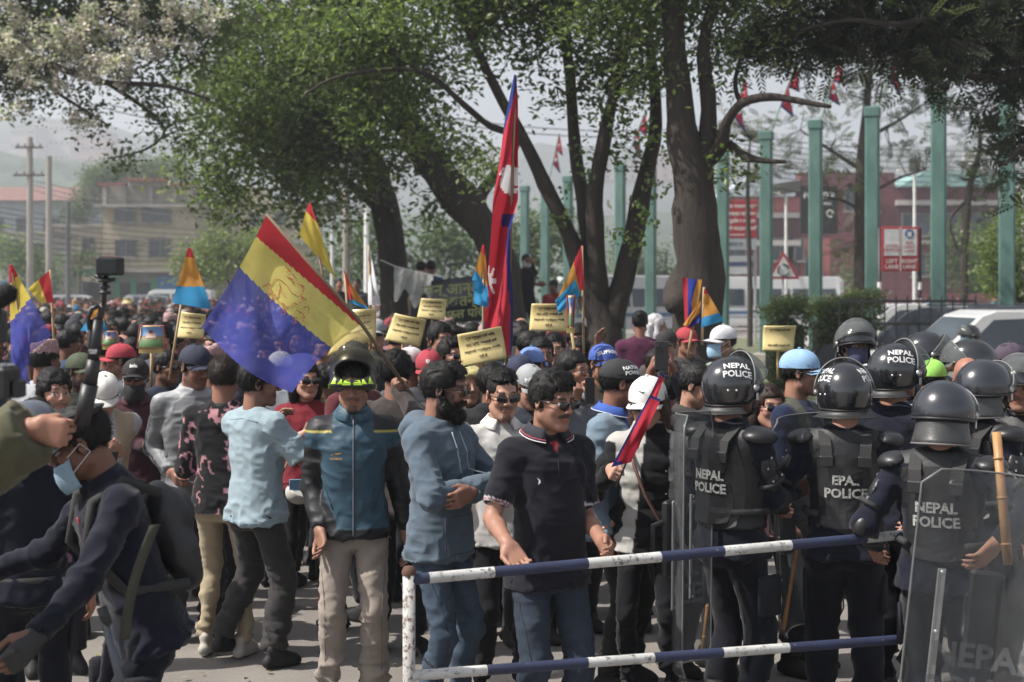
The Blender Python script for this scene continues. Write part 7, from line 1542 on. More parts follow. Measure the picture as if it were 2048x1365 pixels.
# ------------------------------------------------------------------ barrier
def chipped(nm, c, under=(.10, .06, .045), amt=.36):
    m = NT(nm); a = m.noise(38, 8, .8); b = m.noise(5, 4); c2 = tuple(x * .75 for x in c)
    f = m.ramp(a.outputs[0], [(amt, (1, 1, 1)), (amt + .05, (0, 0, 0))]); m.set(Base_Color=m.mix(f, m.ramp(b.outputs[0], [(.35, c2), (.6, c)]), under), Roughness=.6); m.bump(f, .35, .003); return m.m
PW = chipped('chipped_white_paint', (.55, .55, .53), (.12, .10, .09), .40); PB = chipped('chipped_navy_paint', lin('27304f'), (.30, .30, .30), .33); RUST = chipped('rusty_white_post', (.48, .47, .45), (.10, .05, .035), .43)
def barrier():
    ax, D0, bx, D1 = 818, 5.40, 1872, 6.22; a = P(ax, 1160, D0); b = P(bx, 1064, D1); c = P(822, 1352, D0); d = P(1872, 1274, 6.22); E = A([a[0], a[1], 0]); e = empty('road_barrier', E); tag(e, 'navy and white striped steel crowd barrier with two chipped rails and a rusty post', 'barrier')
    def rail(p, q, r, cuts, first):
        L = [0] + cuts + [1]; m = MB(); m.tube([p - E, q - E], r * .97, 16); bar = m.out('rail', RUST, e, smooth=True)
        for i in range(len(L) - 1):
            m = MB(); n = 5; m.tube([p - E + (q - p) * (L[i] + (L[i + 1] - L[i]) * (j / n * .998 + .001)) for j in range(n + 1)], r * (1 + .0006 * i), 16, caps=False); m.out('paint_band', PW if (i % 2 == first) else PB, bar, smooth=True)
    px = lambda x, x0, x1: (x - x0) / (x1 - x0)
    rail(a + A([0, 0, 0]), b, .0215, [px(q, ax, bx) for q in (852, 968, 1142, 1283, 1410, 1550, 1712)], 1)
    rail(c, d, .0205, [px(q, 822, 1872) for q in (955, 1142, 1270, 1408, 1545, 1790)], 0)
    m = MB(); m.tube([A([0, 0, 0]), A([0, 0, a[2] + .03])], .024, 14); o = m.out('post', RUST, e, smooth=True); m = MB(); m.lathe([(0, .035), (.02, .03), (.028, .012), (.028, 0)], 12, c=(0, 0, a[2] + .02)); m.out('post_cap', pm('rust', (.09, .045, .03), .85, bump=.6, bscale=90), o, smooth=True)
    m = MB(); m.tube([b - E + A([0, 0, .02]), A([b[0] - E[0], b[1] - E[1], 0])], .022, 14) ; m.tube
    m.out('post', RUST, e, smooth=True)
    m = MB(); m.box((0, 0, .015), (.5, .42, .03), bevel=.004); m.out('base_plate', pm('rust', (.09, .045, .03), .85), e)
    m = MB(); m.box((b[0] - E[0], b[1] - E[1], .015), (.5, .42, .03), bevel=.004); m.out('base_plate', pm('rust', (.09, .045, .03), .85), e)
    e2 = empty('chain', P(850, 1320, D0 - .05)); tag(e2, 'short dark chain dangling between the post and the lower rail', 'chain'); p0, p1 = P(832, 1298, D0 - .03), P(872, 1335, D0 - .03)
    for i in range(9):
        t = i / 8; q = p0 + (p1 - p0) * t + A([0, 0, -.012 * math.sin(t * 3.1)]) - A(e2.location); mm = MB(); R0 = roty(.7) @ rotx(0 if i % 2 else 1.57); mm.tube([q + R0 @ A([.008 * math.cos(u), 0, .005 * math.sin(u)]) for u in np.linspace(0, 6.283, 11)], .0019, 5, caps=False); mm.out('link', pm('dark_iron', (.05, .045, .04), .5, .6), e2, smooth=True)
barrier()

# ------------------------------------------------------------------ flags and cards
FR = clothmat('flag_red', lin('c02832'), .4); FY = clothmat('flag_yellow', lin('cdb52c'), .4); FYT = clothmat('sheer_yellow', lin('d9c955'), .45, .92); FBT = clothmat('sheer_blue', lin('5058b4'), .45, .76); FB = clothmat('flag_blue', lin('2a3c9c'), .4); FO = clothmat('flag_amber', lin('c98a22'), .45); FS = clothmat('flag_sky_blue', lin('1f8fc4'), .45)
ART = pm('red_print', lin('b04a2a'), .8, bump=0)
def patch(name, parent, E, corners, D, zone, mats, nu=44, nv=44, wave=.05, wseed=0, curvef=None, Ds=None, th=0):
    """cloth patch spanned by four photo-pixel corners a,b,c,d; u a->b, v a->d; depth varies with real waves"""
    a, b, c, d = [A(q, dtype=float) for q in corners]; Ds = Ds or (D,) * 4; V = []; uv = []
    for i in range(nu + 1):
        u = i / nu
        for j in range(nv + 1):
            v = j / nv; p = (a * (1 - u) + b * u) * (1 - v) + (d * (1 - u) + c * u) * v
            if curvef: p = p + A(curvef(u, v))
            dd = (Ds[0] * (1 - u) + Ds[1] * u) * (1 - v) + (Ds[3] * (1 - u) + Ds[2] * u) * v
            dd += wave * (math.sin(5.2 * v + 2.2 * u + wseed) * (.3 + v) + .5 * math.sin(9 * u - 4 * v + wseed * 2) * v)
            V.append(P(p[0], p[1], dd) - E); uv.append((u, v))
    F = grid_faces(nu + 1, nv + 1); uv = A(uv); fc = uv[F].mean(1); mi = [zone(x, y) for x, y in fc]
    o = mesh(name, A(V), F, parent=parent, mats=mats, mi=mi); return o, A(V), uv
def bigflag():
    e = empty('party_flag', P(812, 775, 7.75)); E = A(e.location); tag(e, 'large sheer red, yellow and blue flag with red line drawing on a bamboo pole', 'flag')
    m = MB(); m.tube([P(822, 790, 7.74) - E, P(717, 640, 7.62) - E, P(532, 428, 7.45) - E], [.011, .010, .008], 8); m.out('pole', pm('flag_bamboo', lin('6f5a44'), .6, var=.3), e, smooth=True)
    zone = lambda u, v: 0 if (v < .235 - .26 * u + .06 * u * u or (v < .02)) else (1 if v < .53 - .17 * u else 2)
    cf = lambda u, v: (16 * math.sin(3 * v) * (1 - u) - 12 * math.sin(math.pi * v) * u, 20 * math.sin(math.pi * u) * v - 14 * math.sin(math.pi * v) * (1 - u))
    o, V, uv = patch('cloth', e, E, [(533, 430), (724, 646), (584, 786), (400, 655)], 7.6, zone, [FR, FYT, FBT], 84, 84, .17, .6, cf, (7.42, 7.62, 7.35, 7.25))
    # line drawing: a cow with small figures above, laid on the yellow field
    def at(u, v): 
        i = u * 84; j = v * 84; i0, j0 = min(83, int(i)), min(83, int(j)); fu, fv = i - i0, j - j0; g = lambda x, y: V[x * 85 + y]; return g(i0, j0) * (1 - fu) * (1 - fv) + g(i0 + 1, j0) * fu * (1 - fv) + g(i0, j0 + 1) * (1 - fu) * fv + g(i0 + 1, j0 + 1) * fu * fv + A([0, -.006, 0])
    cow = [[(.30, .46), (.27, .40), (.28, .33), (.33, .30), (.40, .29), (.46, .30), (.52, .28), (.55, .25), (.58, .27), (.57, .32), (.53, .34), (.52, .38), (.50, .41)], [(.50, .41), (.51, .48)], [(.48, .41), (.48, .48)], [(.34, .42), (.34, .50)], [(.31, .42), (.30, .50)], [(.34, .42), (.42, .44), (.48, .41)], [(.27, .40), (.24, .42), (.22, .47)], [(.55, .25), (.54, .22)], [(.57, .26), (.59, .23)], [(.36, .36), (.44, .37)], [(.33, .33), (.38, .39), (.36, .47)]]
    figs = [[(.36, .24), (.40, .22), (.44, .24)], [(.40, .22), (.40, .17)], [(.38, .19), (.43, .18)], [(.47, .22), (.50, .17), (.53, .22)], [(.48, .19), (.54, .18)], [(.33, .22), (.34, .17)], [(.31, .19), (.36, .18)], [(.60, .36), (.66, .34), (.70, .38)], [(.62, .30), (.66, .26), (.69, .30)], [(.60, .42), (.66, .43)], [(.62, .40), (.64, .46)]]
    for k_, ln in enumerate(cow + figs):
        q = []
        for a, b in zip(ln[:-1], ln[1:]):
            for t in np.linspace(0, 1, 4)[:-1]: q.append(at((a[0] + (b[0] - a[0]) * t) * .9 + .05 + .02 * math.sin(9 * t + k_), (a[1] + (b[1] - a[1]) * t)))
        q.append(at(ln[-1][0] * .9 + .05, ln[-1][1])); m = MB(); m.tube(q, .0016, 4); m.out('line_drawing', ART, o)
bigflag()
def stickflag(lab, stick, sD, tris, D, base=None, wave=.02, stickcol=None, group='party flags on sticks among the marchers', name='party_flag', curve=None):
    """tris: list of (corners, zone, mats); stick (x0,y0)-(x1,y1) px bottom->top"""
    e = empty(name, P(stick[0][0], stick[0][1], sD)); E = A(e.location); tag(e, lab, 'flag', group); m = MB(); m.tube([P(*stick[0], sD) - E, P(*stick[1], sD) - E], .008 * D / 9, 6); m.out('stick', stickcol or pm('split_bamboo', lin('a08460'), .7), e, smooth=True)
    for k_, (cs, zone, mats) in enumerate(tris): patch('cloth', e, E, cs, D - .02 - .03 * k_, zone, mats, 38, 38, wave, k_ * 2 + len(lab), curve)
z3 = lambda a, b: (lambda u, v: 0 if v < a else (1 if v < b else 2))
z3u = lambda a, b: (lambda u, v: 0 if u < a else (1 if u < b else 2))
stickflag('yellow flag with dark red peak standing above the big sheer flag', ((662, 640), (619, 408)), 8.4, [([(617, 406), (621, 406), (672, 560), (598, 470)], lambda u, v: 0 if v < .26 else 1, [FR, FY])], 8.4)
stickflag('red, yellow and blue flag hanging loose at the left edge', ((60, 760), (20, 530)), 8.6, [([(18, 530), (24, 530), (104, 672), (22, 735)], lambda u, v: 0 if v < .2 - .05 * u else (1 if v < .56 - .1 * u else 2), [FR, FY, FBT]), ([(30, 640), (60, 650), (60, 770), (22, 760)], lambda u, v: 0, [FBT])], 8.6, wave=.05)
stickflag('small yellow and red pennant crossing behind the left edge flag', ((112, 760), (100, 540)), 9.8, [([(98, 542), (108, 606), (80, 606), (56, 578)], lambda u, v: 0 if v < .5 else 1, [FR, FY])], 9.8)
stickflag('amber and sky blue pennant with red peak left of the big flag', ((338, 760), (362, 610)), 8.2, [([(376, 497), (382, 497), (424, 620), (344, 606)], lambda u, v: 0 if v < .17 else (1 if v < .70 - .08 * u else 2), [FR, FO, FS])], 8.2)
stickflag('small amber and blue flag behind the camera stick', ((188, 760), (196, 610)), 9.6, [([(194, 612), (200, 612), (214, 664), (160, 662)], lambda u, v: 0 if v < .6 else 1, [FO, FS])], 9.6)
stickflag('small amber flag with red and blue corners left of the white folded flag', ((700, 700), (690, 548)), 10.5, [([(686, 535), (696, 560), (738, 620), (700, 606)], lambda u, v: 0 if v < .14 else (1 if v < .86 else 2), [FR, FO, FS]), ([(690, 545), (694, 550), (706, 600), (698, 600)], lambda u, v: 0, [FR])], 10.5)
stickflag('white flag with a faint green mark hanging straight down', ((742, 700), (737, 490)), 11.5, [([(736, 492), (739, 492), (762, 612), (736, 610)], lambda u, v: 1 if (abs(u - .45 - .3 * (v - .6)) < .05 and .35 < v < .85) else 0, [F_WH, clothmat('flag_green_mark', lin('3f8f78'))])], 11.5, wave=.04)
stickflag('amber and blue flag with red edge just left of the tall Nepal flag', ((966, 760), (967, 495)), 9.2, [([(965, 490), (969, 490), (984, 618), (944, 560)], lambda u, v: 0 if (v < .18 or u > .86) else (1 if v < .72 else 2), [FR, FO, FS]), ([(946, 560), (966, 566), (978, 616), (948, 608)], lambda u, v: 0, [FS])], 9.2)
stickflag('amber, sky blue and red flag flying left from its stick right of centre', ((1168, 740), (1164, 492)), 8.9, [([(1163, 490), (1169, 578), (1150, 590), (1112, 604)], lambda u, v: 0 if v < .30 + .1 * u else 1, [FR, FO]), ([(1150, 560), (1162, 590), (1118, 628), (1110, 602)], lambda u, v: 0, [FS])], 8.9)
stickflag('red, blue and amber flag folded in a zigzag beside the big trunk', ((1375, 715), (1386, 650)), 11.0, [([(1364, 556), (1370, 655), (1388, 660), (1404, 560)], lambda u, v: 0 if v < .3 or (u > .9) else (2 if v < .38 + .5 * abs(u - .5) + .15 else 1), [FR, FO, FB]), ([(1366, 650), (1402, 600), (1398, 645), (1380, 656)], lambda u, v: 0 if v < .6 else 1, [FO, FB])], 11.0, wave=.035)
stickflag('amber pennant with sky blue base just right of the zigzag flag', ((1404, 690), (1408, 575)), 10.9, [([(1408, 578), (1412, 580), (1448, 642), (1402, 656)], lambda u, v: 0 if v < .12 else (1 if v < .74 else 2), [FR, FO, FS])], 10.9)
stickflag('tiny party flag far back on the left of the crowd', ((150, 640), (146, 600)), 26, [([(140, 600), (144, 598), (160, 616), (146, 622)], z3(.3, .6), [FR, FO, FS])], 26)
def tallflag():
    D = 9.3; e = empty('nepal_flag', P(1012, 900, D)); E = A(e.location); tag(e, 'tall crimson flag of Nepal with navy border hanging from its pole above the crowd', 'flag')
    m = MB(); m.tube([P(1008, 905, D) - E, P(1031, 152, D) - E], [.013, .009], 8); m.out('pole', pm('flag_bamboo', lin('6f5a44'), .6), e, smooth=True)
    rows = [(150, 1028, 1032), (200, 1018, 1036), (250, 1008, 1036), (320, 1000, 1036), (400, 986, 1036), (460, 983, 1020), (520, 978, 1020), (600, 972, 1026), (680, 966, 1026), (712, 1008, 1022)]
    ys = np.linspace(150, 712, 110); V = []; nv = 22; cx = []
    for y in ys:
        xl = np.interp(y, [r[0] for r in rows], [r[1] for r in rows]); xr = np.interp(y, [r[0] for r in rows], [r[2] for r in rows])
        for j in range(nv + 1): v = j / nv; V.append(P(xl + (xr - xl) * v, y, D - .03 + .10 * math.sin(6 * v + y * .011) * min(1, (y - 130) / 200)) - E); cx.append((xl + (xr - xl) * v, y, v))
    F = grid_faces(len(ys), nv + 1); cc = A(cx)[F].mean(1); mi = []
    for x, y, v in cc:
        b = 0
        if y < 215 and v < 1 - max(0, (y - 170)) / 50: b = 1
        if y < 270 and v < .28 - (y - 225) / 160: b = 1
        if 430 < y < 640 and v > .90 - .10 * math.sin((y - 430) / 60): b = 1
        if 428 < y < 446 + 10 * v and v > .45: b = 1
        if y > 640 and (v > .9 or v < .28 * (y - 640) / 60): b = 1
        r = math.hypot(x - 1021, (y - 352)); ang = math.atan2(y - 352, x - 1021)
        if y < 392 and (r < 17 + 7 * abs(math.sin(ang * 6)) * (y < 352)) and x > 993 or ((x - 1021) ** 2 / 21 ** 2 + (y - 366) ** 2 / 24 ** 2 < 1 and y > 350): b = 2
        if 372 < y < 377 and x > 1028: b = 0
        r = math.hypot(x - 977, (y - 562) * .45); ang = math.atan2((y - 562) * .45, x - 977)
        if r < 6 + 10 * abs(math.cos(ang * 4)) ** 2: b = 2
        mi.append(b)
    mesh('cloth', A(V), F, parent=e, mats=[F_NR, F_NB, F_WH], mi=mi)
tallflag()
def handflag():
    e = empty('nepal_flag', P(1238, 952, 6.8)); E = A(e.location); tag(e, 'small furled crimson flag with navy edge in the vest woman\'s hand', 'flag'); D = 6.74
    m = MB(); m.tube([P(1232, 975, D) - E, P(1318, 768, D) - E], .005, 6); m.out('stick', pm('dark_stick', (.05, .03, .03), .6), e, smooth=True)
    for cs, zn in (([(1322, 745), (1330, 752), (1276, 900), (1262, 868)], 0), ([(1300, 790), (1322, 800), (1262, 925), (1222, 935)], 1)):
        patch('cloth', e, E, cs, D - .03 * zn - .02, lambda u, v: 1 if (v < .0 or u < .16 or v > .93 and u < .5 or v < .05) else 0, [F_NR, F_NB], 20, 30, .02, zn)
handflag()
GOLD = pm('glossy_gold_card', lin('cdb873'), .34, .12, var=.12, scale=2.5, bump=.1, bscale=3, bdist=.02); INK = pm('brown_ink', lin('3a2e14'), .8, bump=0)
LINES = ['कुरा खुल्ला गरौं भनेर', 'नारा लियो जनताले सबै', 'राष्ट्रवादी शक्तिहरुलाई संगठित', 'गरौं है']
def card(lab, corners, D, stick=None, lines=4, mat=None, group='gold lettered cards held above the crowd', name='placard', picture=False):
    cx = sum(c[0] for c in corners) / 4; cy = sum(c[1] for c in corners) / 4; e = empty(name, P(cx, cy, D)); E = A(e.location); tag(e, lab, 'placard', group)
    a, b, c, d = [P(q[0], q[1], D) - E for q in corners]; V = []; n = 12
    bend = lambda u, v: A([0, -.03 * math.sin(math.pi * u) + .012 * math.sin(5 * v), 0])
    at = lambda u, v: (a * (1 - u) + b * u) * (1 - v) + (d * (1 - u) + c * u) * v + bend(u, v)
    for i in range(n + 1):
        for j in range(n + 1): V.append(at(i / n, j / n))
    V2, F2 = solidify(A(V), [tuple(f[::-1]) for f in grid_faces(n + 1, n + 1)], .003); mesh('card', V2, F2, mat or GOLD, e)
    w = np.linalg.norm(b - a); h = np.linalg.norm(d - a)
    if not picture:
        for i in range(lines):
            V2, F2 = textmesh(LINES[i % 4], .035); ww = V2[:, 0].max() - V2[:, 0].min(); sc = min(.085, .8 / ww * (.35 if i == 3 else 1.0) if i == 3 else .8 / ww); hh = sc * w / h * .95
            v0 = (.18 + .20 * i) if lines == 4 else (.17 + .60 * i); q = A([at(.5 + x * sc, v0 - y * hh) + A([0, -.004, 0]) for x, y in V2]); mesh('lettering', q, F2, INK, e, smooth=False)
    else:
        for (u0, u1, v0, v1, cc, nm) in ((.05, .95, .05, .45, '6f9ad0', 'picture_sky'), (.05, .95, .62, .95, '4b6f3a', 'picture_lawn'), (.05, .95, .45, .62, '8a7a5a', 'picture_wall'), (.3, .7, .32, .55, 'c0a090', 'picture_temple'), (.42, .58, .2, .34, '7c3f30', 'picture_roof')):
            off_ = .006 + .003 * (nm in ('picture_temple',)) + .005 * (nm == 'picture_roof'); q = A([at(u0 + (u1 - u0) * i_ / 8, v0 + (v1 - v0) * j_ / 8) for i_ in range(9) for j_ in range(9)]) + A([0, -off_, 0]); mesh(nm, q, grid_faces(9, 9), pm('print_' + cc, lin(cc), .4, bump=0), e, smooth=False)
        ring = [at(u, v) + A([0, -.006, 0]) for u, v in ((0, 0), (1, 0), (1, 1), (0, 1), (0, 0))]; m = MB(); m.tube(ring, .006, 5); m.out('frame', pm('red_frame', lin('8f2f3a'), .5), e)
        m = MB(); q = (at(0, 1) + at(1, 1)) / 2; m.box(q + A([0, 0, -.02]), (w, .02, .03)); m.out('bottom_batten', pm('yellow_batten', lin('b59a4a'), .5), e)
    if stick: m = MB(); m.tube([P(*stick[0], D + .03) - E, P(*stick[1], D + .03) - E], .010, 6); m.out('stick', pm('pine_stick', lin('a98a5c'), .7), e, smooth=True)
card('largest gold card in the centre with four lines of Nepali script', [(914, 670), (1003, 653), (1014, 716), (925, 736)], 8.5, ((968, 800), (964, 700)))
card('gold card right of the tall flag held by a raised dark hand', [(1063, 608), (1140, 608), (1133, 664), (1058, 662)], 9.6)
card('tilted gold card left of the centre with its corner raised', [(789, 627), (853, 640), (840, 695), (770, 680)], 9.9, ((805, 760), (806, 690)))
card('small gold card high behind the tilted one near the dark banner', [(842, 597), (893, 600), (889, 641), (834, 636)], 13.0, ((864, 700), (864, 640)))
card('gold card behind the motorcycle helmet visor', [(700, 620), (752, 618), (752, 680), (655, 712)], 9.0, None)
card('gold card left of the big flag beside the amber pennant stick', [(362, 624), (412, 630), (408, 678), (350, 676)], 9.2, None)
card('gold card with two lines in front of the teal posts', [(1527, 652), (1593, 652), (1586, 704), (1524, 702)], 10.2, ((1556, 760), (1556, 700)), lines=2)
card('tiny far gold card above the crowd beneath the cream building', [(247, 597), (264, 597), (264, 608), (247, 608)], 34, None, lines=1)
card('picture placard in red frame with sky and lawn on a stick', [(280, 652), (328, 652), (330, 696), (276, 696)], 9.3, ((303, 775), (303, 700)), name='picture_placard', picture=True, group='picture placards')
card('smaller picture placard with blue sky left of the camera stick', [(207, 663), (232, 663), (234, 690), (204, 690)], 10.6, ((220, 760), (220, 690)), name='picture_placard', picture=True, group='picture placards')
card('narrow folded picture card with blue and red stripes before the gold card', [(1134, 592), (1150, 592), (1146, 655), (1136, 655)], 8.8, ((1158, 760), (1141, 650)), name='picture_placard', picture=True, group='picture placards')

# ------------------------------------------------------------------ camera stick, video camera, plastic sheet, banner
def camstick():
    D = 4.34; e = empty('camera_stick', P(172, 835, D)); E = A(e.location); tag(e, 'black gimbal stick topped with a small action camera, held up by the khaki arm', 'camera stick'); L = lambda x, y, dd=0: P(x, y, D + dd) - E
    BK = pm('matte_black_plastic', (.013, .013, .014), .45, bump=.1, bscale=200)
    for a, b, r0, r1, nm in (((163, 850), (180, 770), .024, .026, 'grip'), ((180, 770), (188, 720), .022, .021, 'grip'), ((186, 725), (196, 640), .019, .017, 'handle_body'), ((197, 650), (206, 610), .010, .010, 'upper_arm'), ((207, 612), (212, 552), .007, .008, 'mount_stem')):
        m = MB(); m.tube([L(*a), L(*b)], [r0, r1], 14); m.out(nm, BK, e, smooth=True)
    m = MB(); m.box(L(190, 668), (.036, .03, .10), M=roty(.18), bevel=.008); m.out('motor_housing', BK, e)
    m = MB(); m.tube([L(180, 660, -.01), L(176, 636, -.01), L(184, 618, -.01), L(198, 612, -.01)], .008, 8); m.out('roll_arm', BK, e, smooth=True)
    for y, w in ((562, .042), (574, .03), (586, .036)): m = MB(); m.lathe([(0, .006), (w / 2, .005), (w / 2, -.005), (0, -.006)], 14, c=L(210, y)); m.out('locking_ring', BK, e, smooth=True)
    for s in (-1, 1): m = MB(); m.tube([L(210, 560), L(210 + 20 * s, 556 + 4 * s)], .006, 8); m.out('thumb_screw', BK, e, smooth=True)
    m = MB(); m.box(L(220, 533), (.084, .036, .058), M=rotz(.25), bevel=.006); c = m.out('action_camera', BK, e)
    m = MB(); m.box(L(216, 533) + A([0, -.021, 0]), (.058, .004, .044), M=rotz(.25), bevel=.001); m.out('screen', pm('camera_screen', (.03, .035, .04), .08, bump=0), c)
    for yy in (700, 705): V2, F2 = textmesh('moza' if yy == 700 else 'mini', .02); q = np.stack([V2[:, 0] * .012, 0 * V2[:, 0] - .021, V2[:, 1] * .012], 1) + L(190, yy); mesh('lettering', q, F2, M_PRINTW, e, smooth=False)
    e = empty('video_camera', P(5, 765, 3.6)); E = A(e.location); tag(e, 'black video camera with fuzzy microphone poking in at the left edge', 'video camera'); L = lambda x, y, dd=0: P(x, y, 3.6 + dd) - E
    m = MB(); m.box(L(-30, 765), (.15, .10, .085), bevel=.01); b = m.out('camera_body', BK, e); m = MB(); m.box(L(38, 778), (.02, .06, .045), bevel=.004); m.out('viewfinder', BK, e)
    for s in range(3): m = MB(); m.lathe([(0, .006), (.008, .005), (.010, 0)], 10, c=L(-6 + 14 * s, 731)); m.out('dial', M_STEEL, b, smooth=True)
    f = Field(L(-14, 598) - .12, L(-14, 598) + .12, .005); f.cap(L(-70, 640), L(14, 588), .028, .026); V, F = f.net(); V = V + vnormals(V, F) * (.004 * vn(V * 260, 2))[:, None]; mesh('microphone_windshield', V, F, pm('fuzzy_black', (.01, .01, .01), .95, bump=.8, bscale=300), e)
    m = MB(); m.box(L(-10, 655), (.05, .05, .085), bevel=.006); m.out('microphone_mount', BK, e)
camstick()
def sheet_and_banner():
    D = 22; e = empty('plastic_sheet', P(820, 565, D)); E = A(e.location); tag(e, 'crumpled white plastic sheet tied round the dark upright trunk', 'sheet')
    V = []; n, m_ = 40, 26
    for i in range(n + 1):
        for j in range(m_ + 1):
            u, v = i / n, j / m_; x = 788 + 78 * u; y = 532 + 18 * u + 70 * v * (1 - .35 * math.sin(u * 6) ** 2) + 6 * math.sin(u * 14) * v; V.append(P(x, y, D + .12 * math.sin(u * 17 + v * 3) * (.3 + v)) - E)
    V = A(V); V[:, 1] += .06 * vn(V * 9, 2); mesh('film', V, grid_faces(n + 1, m_ + 1), clothmat('white_film', (.6, .6, .58), .5, .75), e)
    m = MB(); m.tube([P(760, 520, D) - E, P(790, 533, D) - E, P(868, 552, D) - E], .008, 5); m.out('cord', pm('white_cord', (.5, .5, .48), .8), e)
    D = 20.5; e = empty('banner', P(925, 600, D)); E = A(e.location); tag(e, 'dark cloth banner with yellow green lettering strung between the trunks', 'banner'); o, V, uv = patch('cloth', e, E, [(862, 562), (985, 548), (985, 640), (862, 650)], D, lambda u, v: 0, [clothmat('dark_banner', lin('2b2d38'), .15)], 24, 16, .06, 1)
    for i, (t, sz) in enumerate((('जन आन्दोलन', .22), ('लोकतन्त्र', .2), ('सफल पारौं', .17))):
        V2, F2 = textmesh(t, .03); q = A([P(925 + x * sz * 2844 / D * 1.0, 578 + i * 25 - y * sz * 2844 / D - x * 2.4, D) - E + A([0, -.16, 0]) for x, y in V2]); mesh('lettering', q, F2, pm('banner_yellow', lin('6a7342'), .8, bump=0), e, smooth=False)
sheet_and_banner()
# ------------------------------------------------------------------ vehicles
def wheel(parent, c, r=.33, w=.2):
    m = MB(); m.lathe([(r * .6, -w / 2), (r * .95, -w / 2), (r, -w * .3), (r, w * .3), (r * .95, w / 2), (r * .6, w / 2), (r * .6, -w / 2)], 20, M=rotx(R_(90)), c=c); t = m.out('wheel', M_RUBB2, parent, smooth=True)
    m = MB(); m.lathe([(0, w * .42), (r * .2, w * .45), (r * .6, w * .3), (r * .6, -w * .3), (r * .2, -w * .45), (0, -w * .42)], 14, M=rotx(R_(90)), c=c); m.out('rim', M_STEEL, t, smooth=True)
M_RUBB2 = pm('tyre_rubber', (.02, .02, .02), .8)
def vehicle(name, lab, cat, px, D, face, prof, L, W, paint, wins, wheels, extra=None, gz=0.0, X=None):
    """prof: side outline (x along length, z); windows as side polygons; width W; front is +x"""
    e = empty(name, (X if X is not None else (px - 1024) / FPX * D, D, gz), R_(face)); tag(e, lab, cat); n = len(prof)
    rows = []; ws = [-1, -.93, .93, 1]; V = []
    for k_, w in enumerate(ws):
        for x, z in prof:
            tz = max(0, (z - .9)) * .16; ins = 1 if abs(w) < .99 else .96; V.append((x * ins if abs(w) > .99 else x, w * (W / 2 - tz), z * (1 if abs(w) < .99 else .985) + (0 if abs(w) < .99 else .01)))
    F = [(a * n + i, a * n + (i + 1) % n, (a + 1) * n + (i + 1) % n, (a + 1) * n + i) for a in range(3) for i in range(n)] + [tuple(range(n - 1, -1, -1)), tuple(3 * n + i for i in range(n))]
    mesh('body', A(V), F, paint, e, smooth=False)
    for poly in wins:
        for s in (-1, 1):
            V2 = A([(x, s * (W / 2 - max(0, z - .9) * .16 + .004), z) for x, z in poly]); V2b = V2 - A([0, s * .02, 0]); k = len(poly); FF = [tuple(range(k)), tuple(range(2 * k - 1, k - 1, -1))] + [(i, i + k, (i + 1) % k + k, (i + 1) % k) for i in range(k)]
            mesh('window', np.concatenate([V2, V2b]), FF, GLS, e, smooth=False)
    for x, r in wheels:
        for s in (-1, 1): wheel(e, (x, s * (W / 2 - .1), r), r)
    if extra: extra(e, W, L)
    return e
HL = pm('headlight_glass', (.6, .6, .58), .15, bump=0); CARW = pm('white_car_paint', (.46, .46, .46), .25, var=.03, bump=0); CARD = pm('dark_car_paint', (.05, .055, .07), .2, bump=0); CARS = pm('silver_car_paint', (.35, .36, .37), .25, .4, bump=0); BUSB = pm('blue_bus_paint', lin('356488'), .4)
def lights(e, W, L, zf=.75, front=True):
    for s in (-1, 1): m = MB(); m.box((L / 2 - .02, s * (W / 2 - .28), zf), (.08, .3, .18), bevel=.03); m.out('headlight', HL, e)
    for s in (-1, 1): m = MB(); m.box((-L / 2 + .02, s * (W / 2 - .16), zf + .1), (.06, .16, .3), bevel=.02); m.out('tail_light', pm('tail_red', lin('8f1c22'), .3), e)
    m = MB(); m.box((L / 2, 0, .42), (.12, W * .96, .22), bevel=.04); m.out('bumper', CARD, e)
    m = MB(); m.box((L / 2 + .062, 0, .44), (.006, .45, .11)); m.out('number_plate', pm('plate_white', (.5, .5, .5), .5), e)
    for s in (-1, 1): m = MB(); m.box((L / 2 - 1.35, s * (W / 2 + .06), 1.0), (.10, .16, .13), bevel=.03); m.out('wing_mirror', CARD, e)
def wscreen(e, x0, z0, x1, z1, W, nm='windscreen'):
    w0, w1 = W / 2 - .12, W / 2 - .2; V = A([(x0, -w0, z0), (x0, w0, z0), (x1, w1, z1), (x1, -w1, z1)]); V, F = solidify(V, [(0, 1, 2, 3)], .01); mesh(nm, V + A([.012, 0, .006]), F, GLS, e, smooth=False)
SUV = [(-2.25, .35), (-2.3, .9), (-2.15, 1.1), (-1.95, 1.62), (-1.4, 1.72), (.3, 1.72), (.55, 1.64), (1.15, 1.12), (2.1, 1.0), (2.28, .8), (2.3, .4), (1.95, .3), (-1.95, .3)]
def suv_x(stripe=False):
    def f(e, W, L):
        lights(e, W, L, .78); wscreen(e, 1.12, 1.14, .58, 1.60, W); wscreen(e, -2.14, 1.14, -1.98, 1.55, W - .1, 'rear_window')
        for s in (-1, 1):
            m = MB(); m.tube([(-1.7, s * .62, 1.77), (.2, s * .62, 1.77)], .02, 6); m.out('roof_rail', CARD, e)
            for x in (-.55, .45): m = MB(); m.box((x, s * (W / 2 + .008), .98), (.16, .02, .03)); m.out('door_handle', CARD, e)
            m = MB(); m.box((-.1, s * (W / 2 + .003), .52), (3.3, .012, .08)); m.out('side_strip', CARD if not stripe else RED, e)
    return f
SUVW = [[(-1.95, 1.1), (-1.8, 1.55), (-1.15, 1.6), (-1.15, 1.1)], [(-1.05, 1.1), (-1.05, 1.6), (-.3, 1.6), (-.3, 1.1)], [(-.2, 1.1), (-.2, 1.6), (.35, 1.58), (.85, 1.12)]]
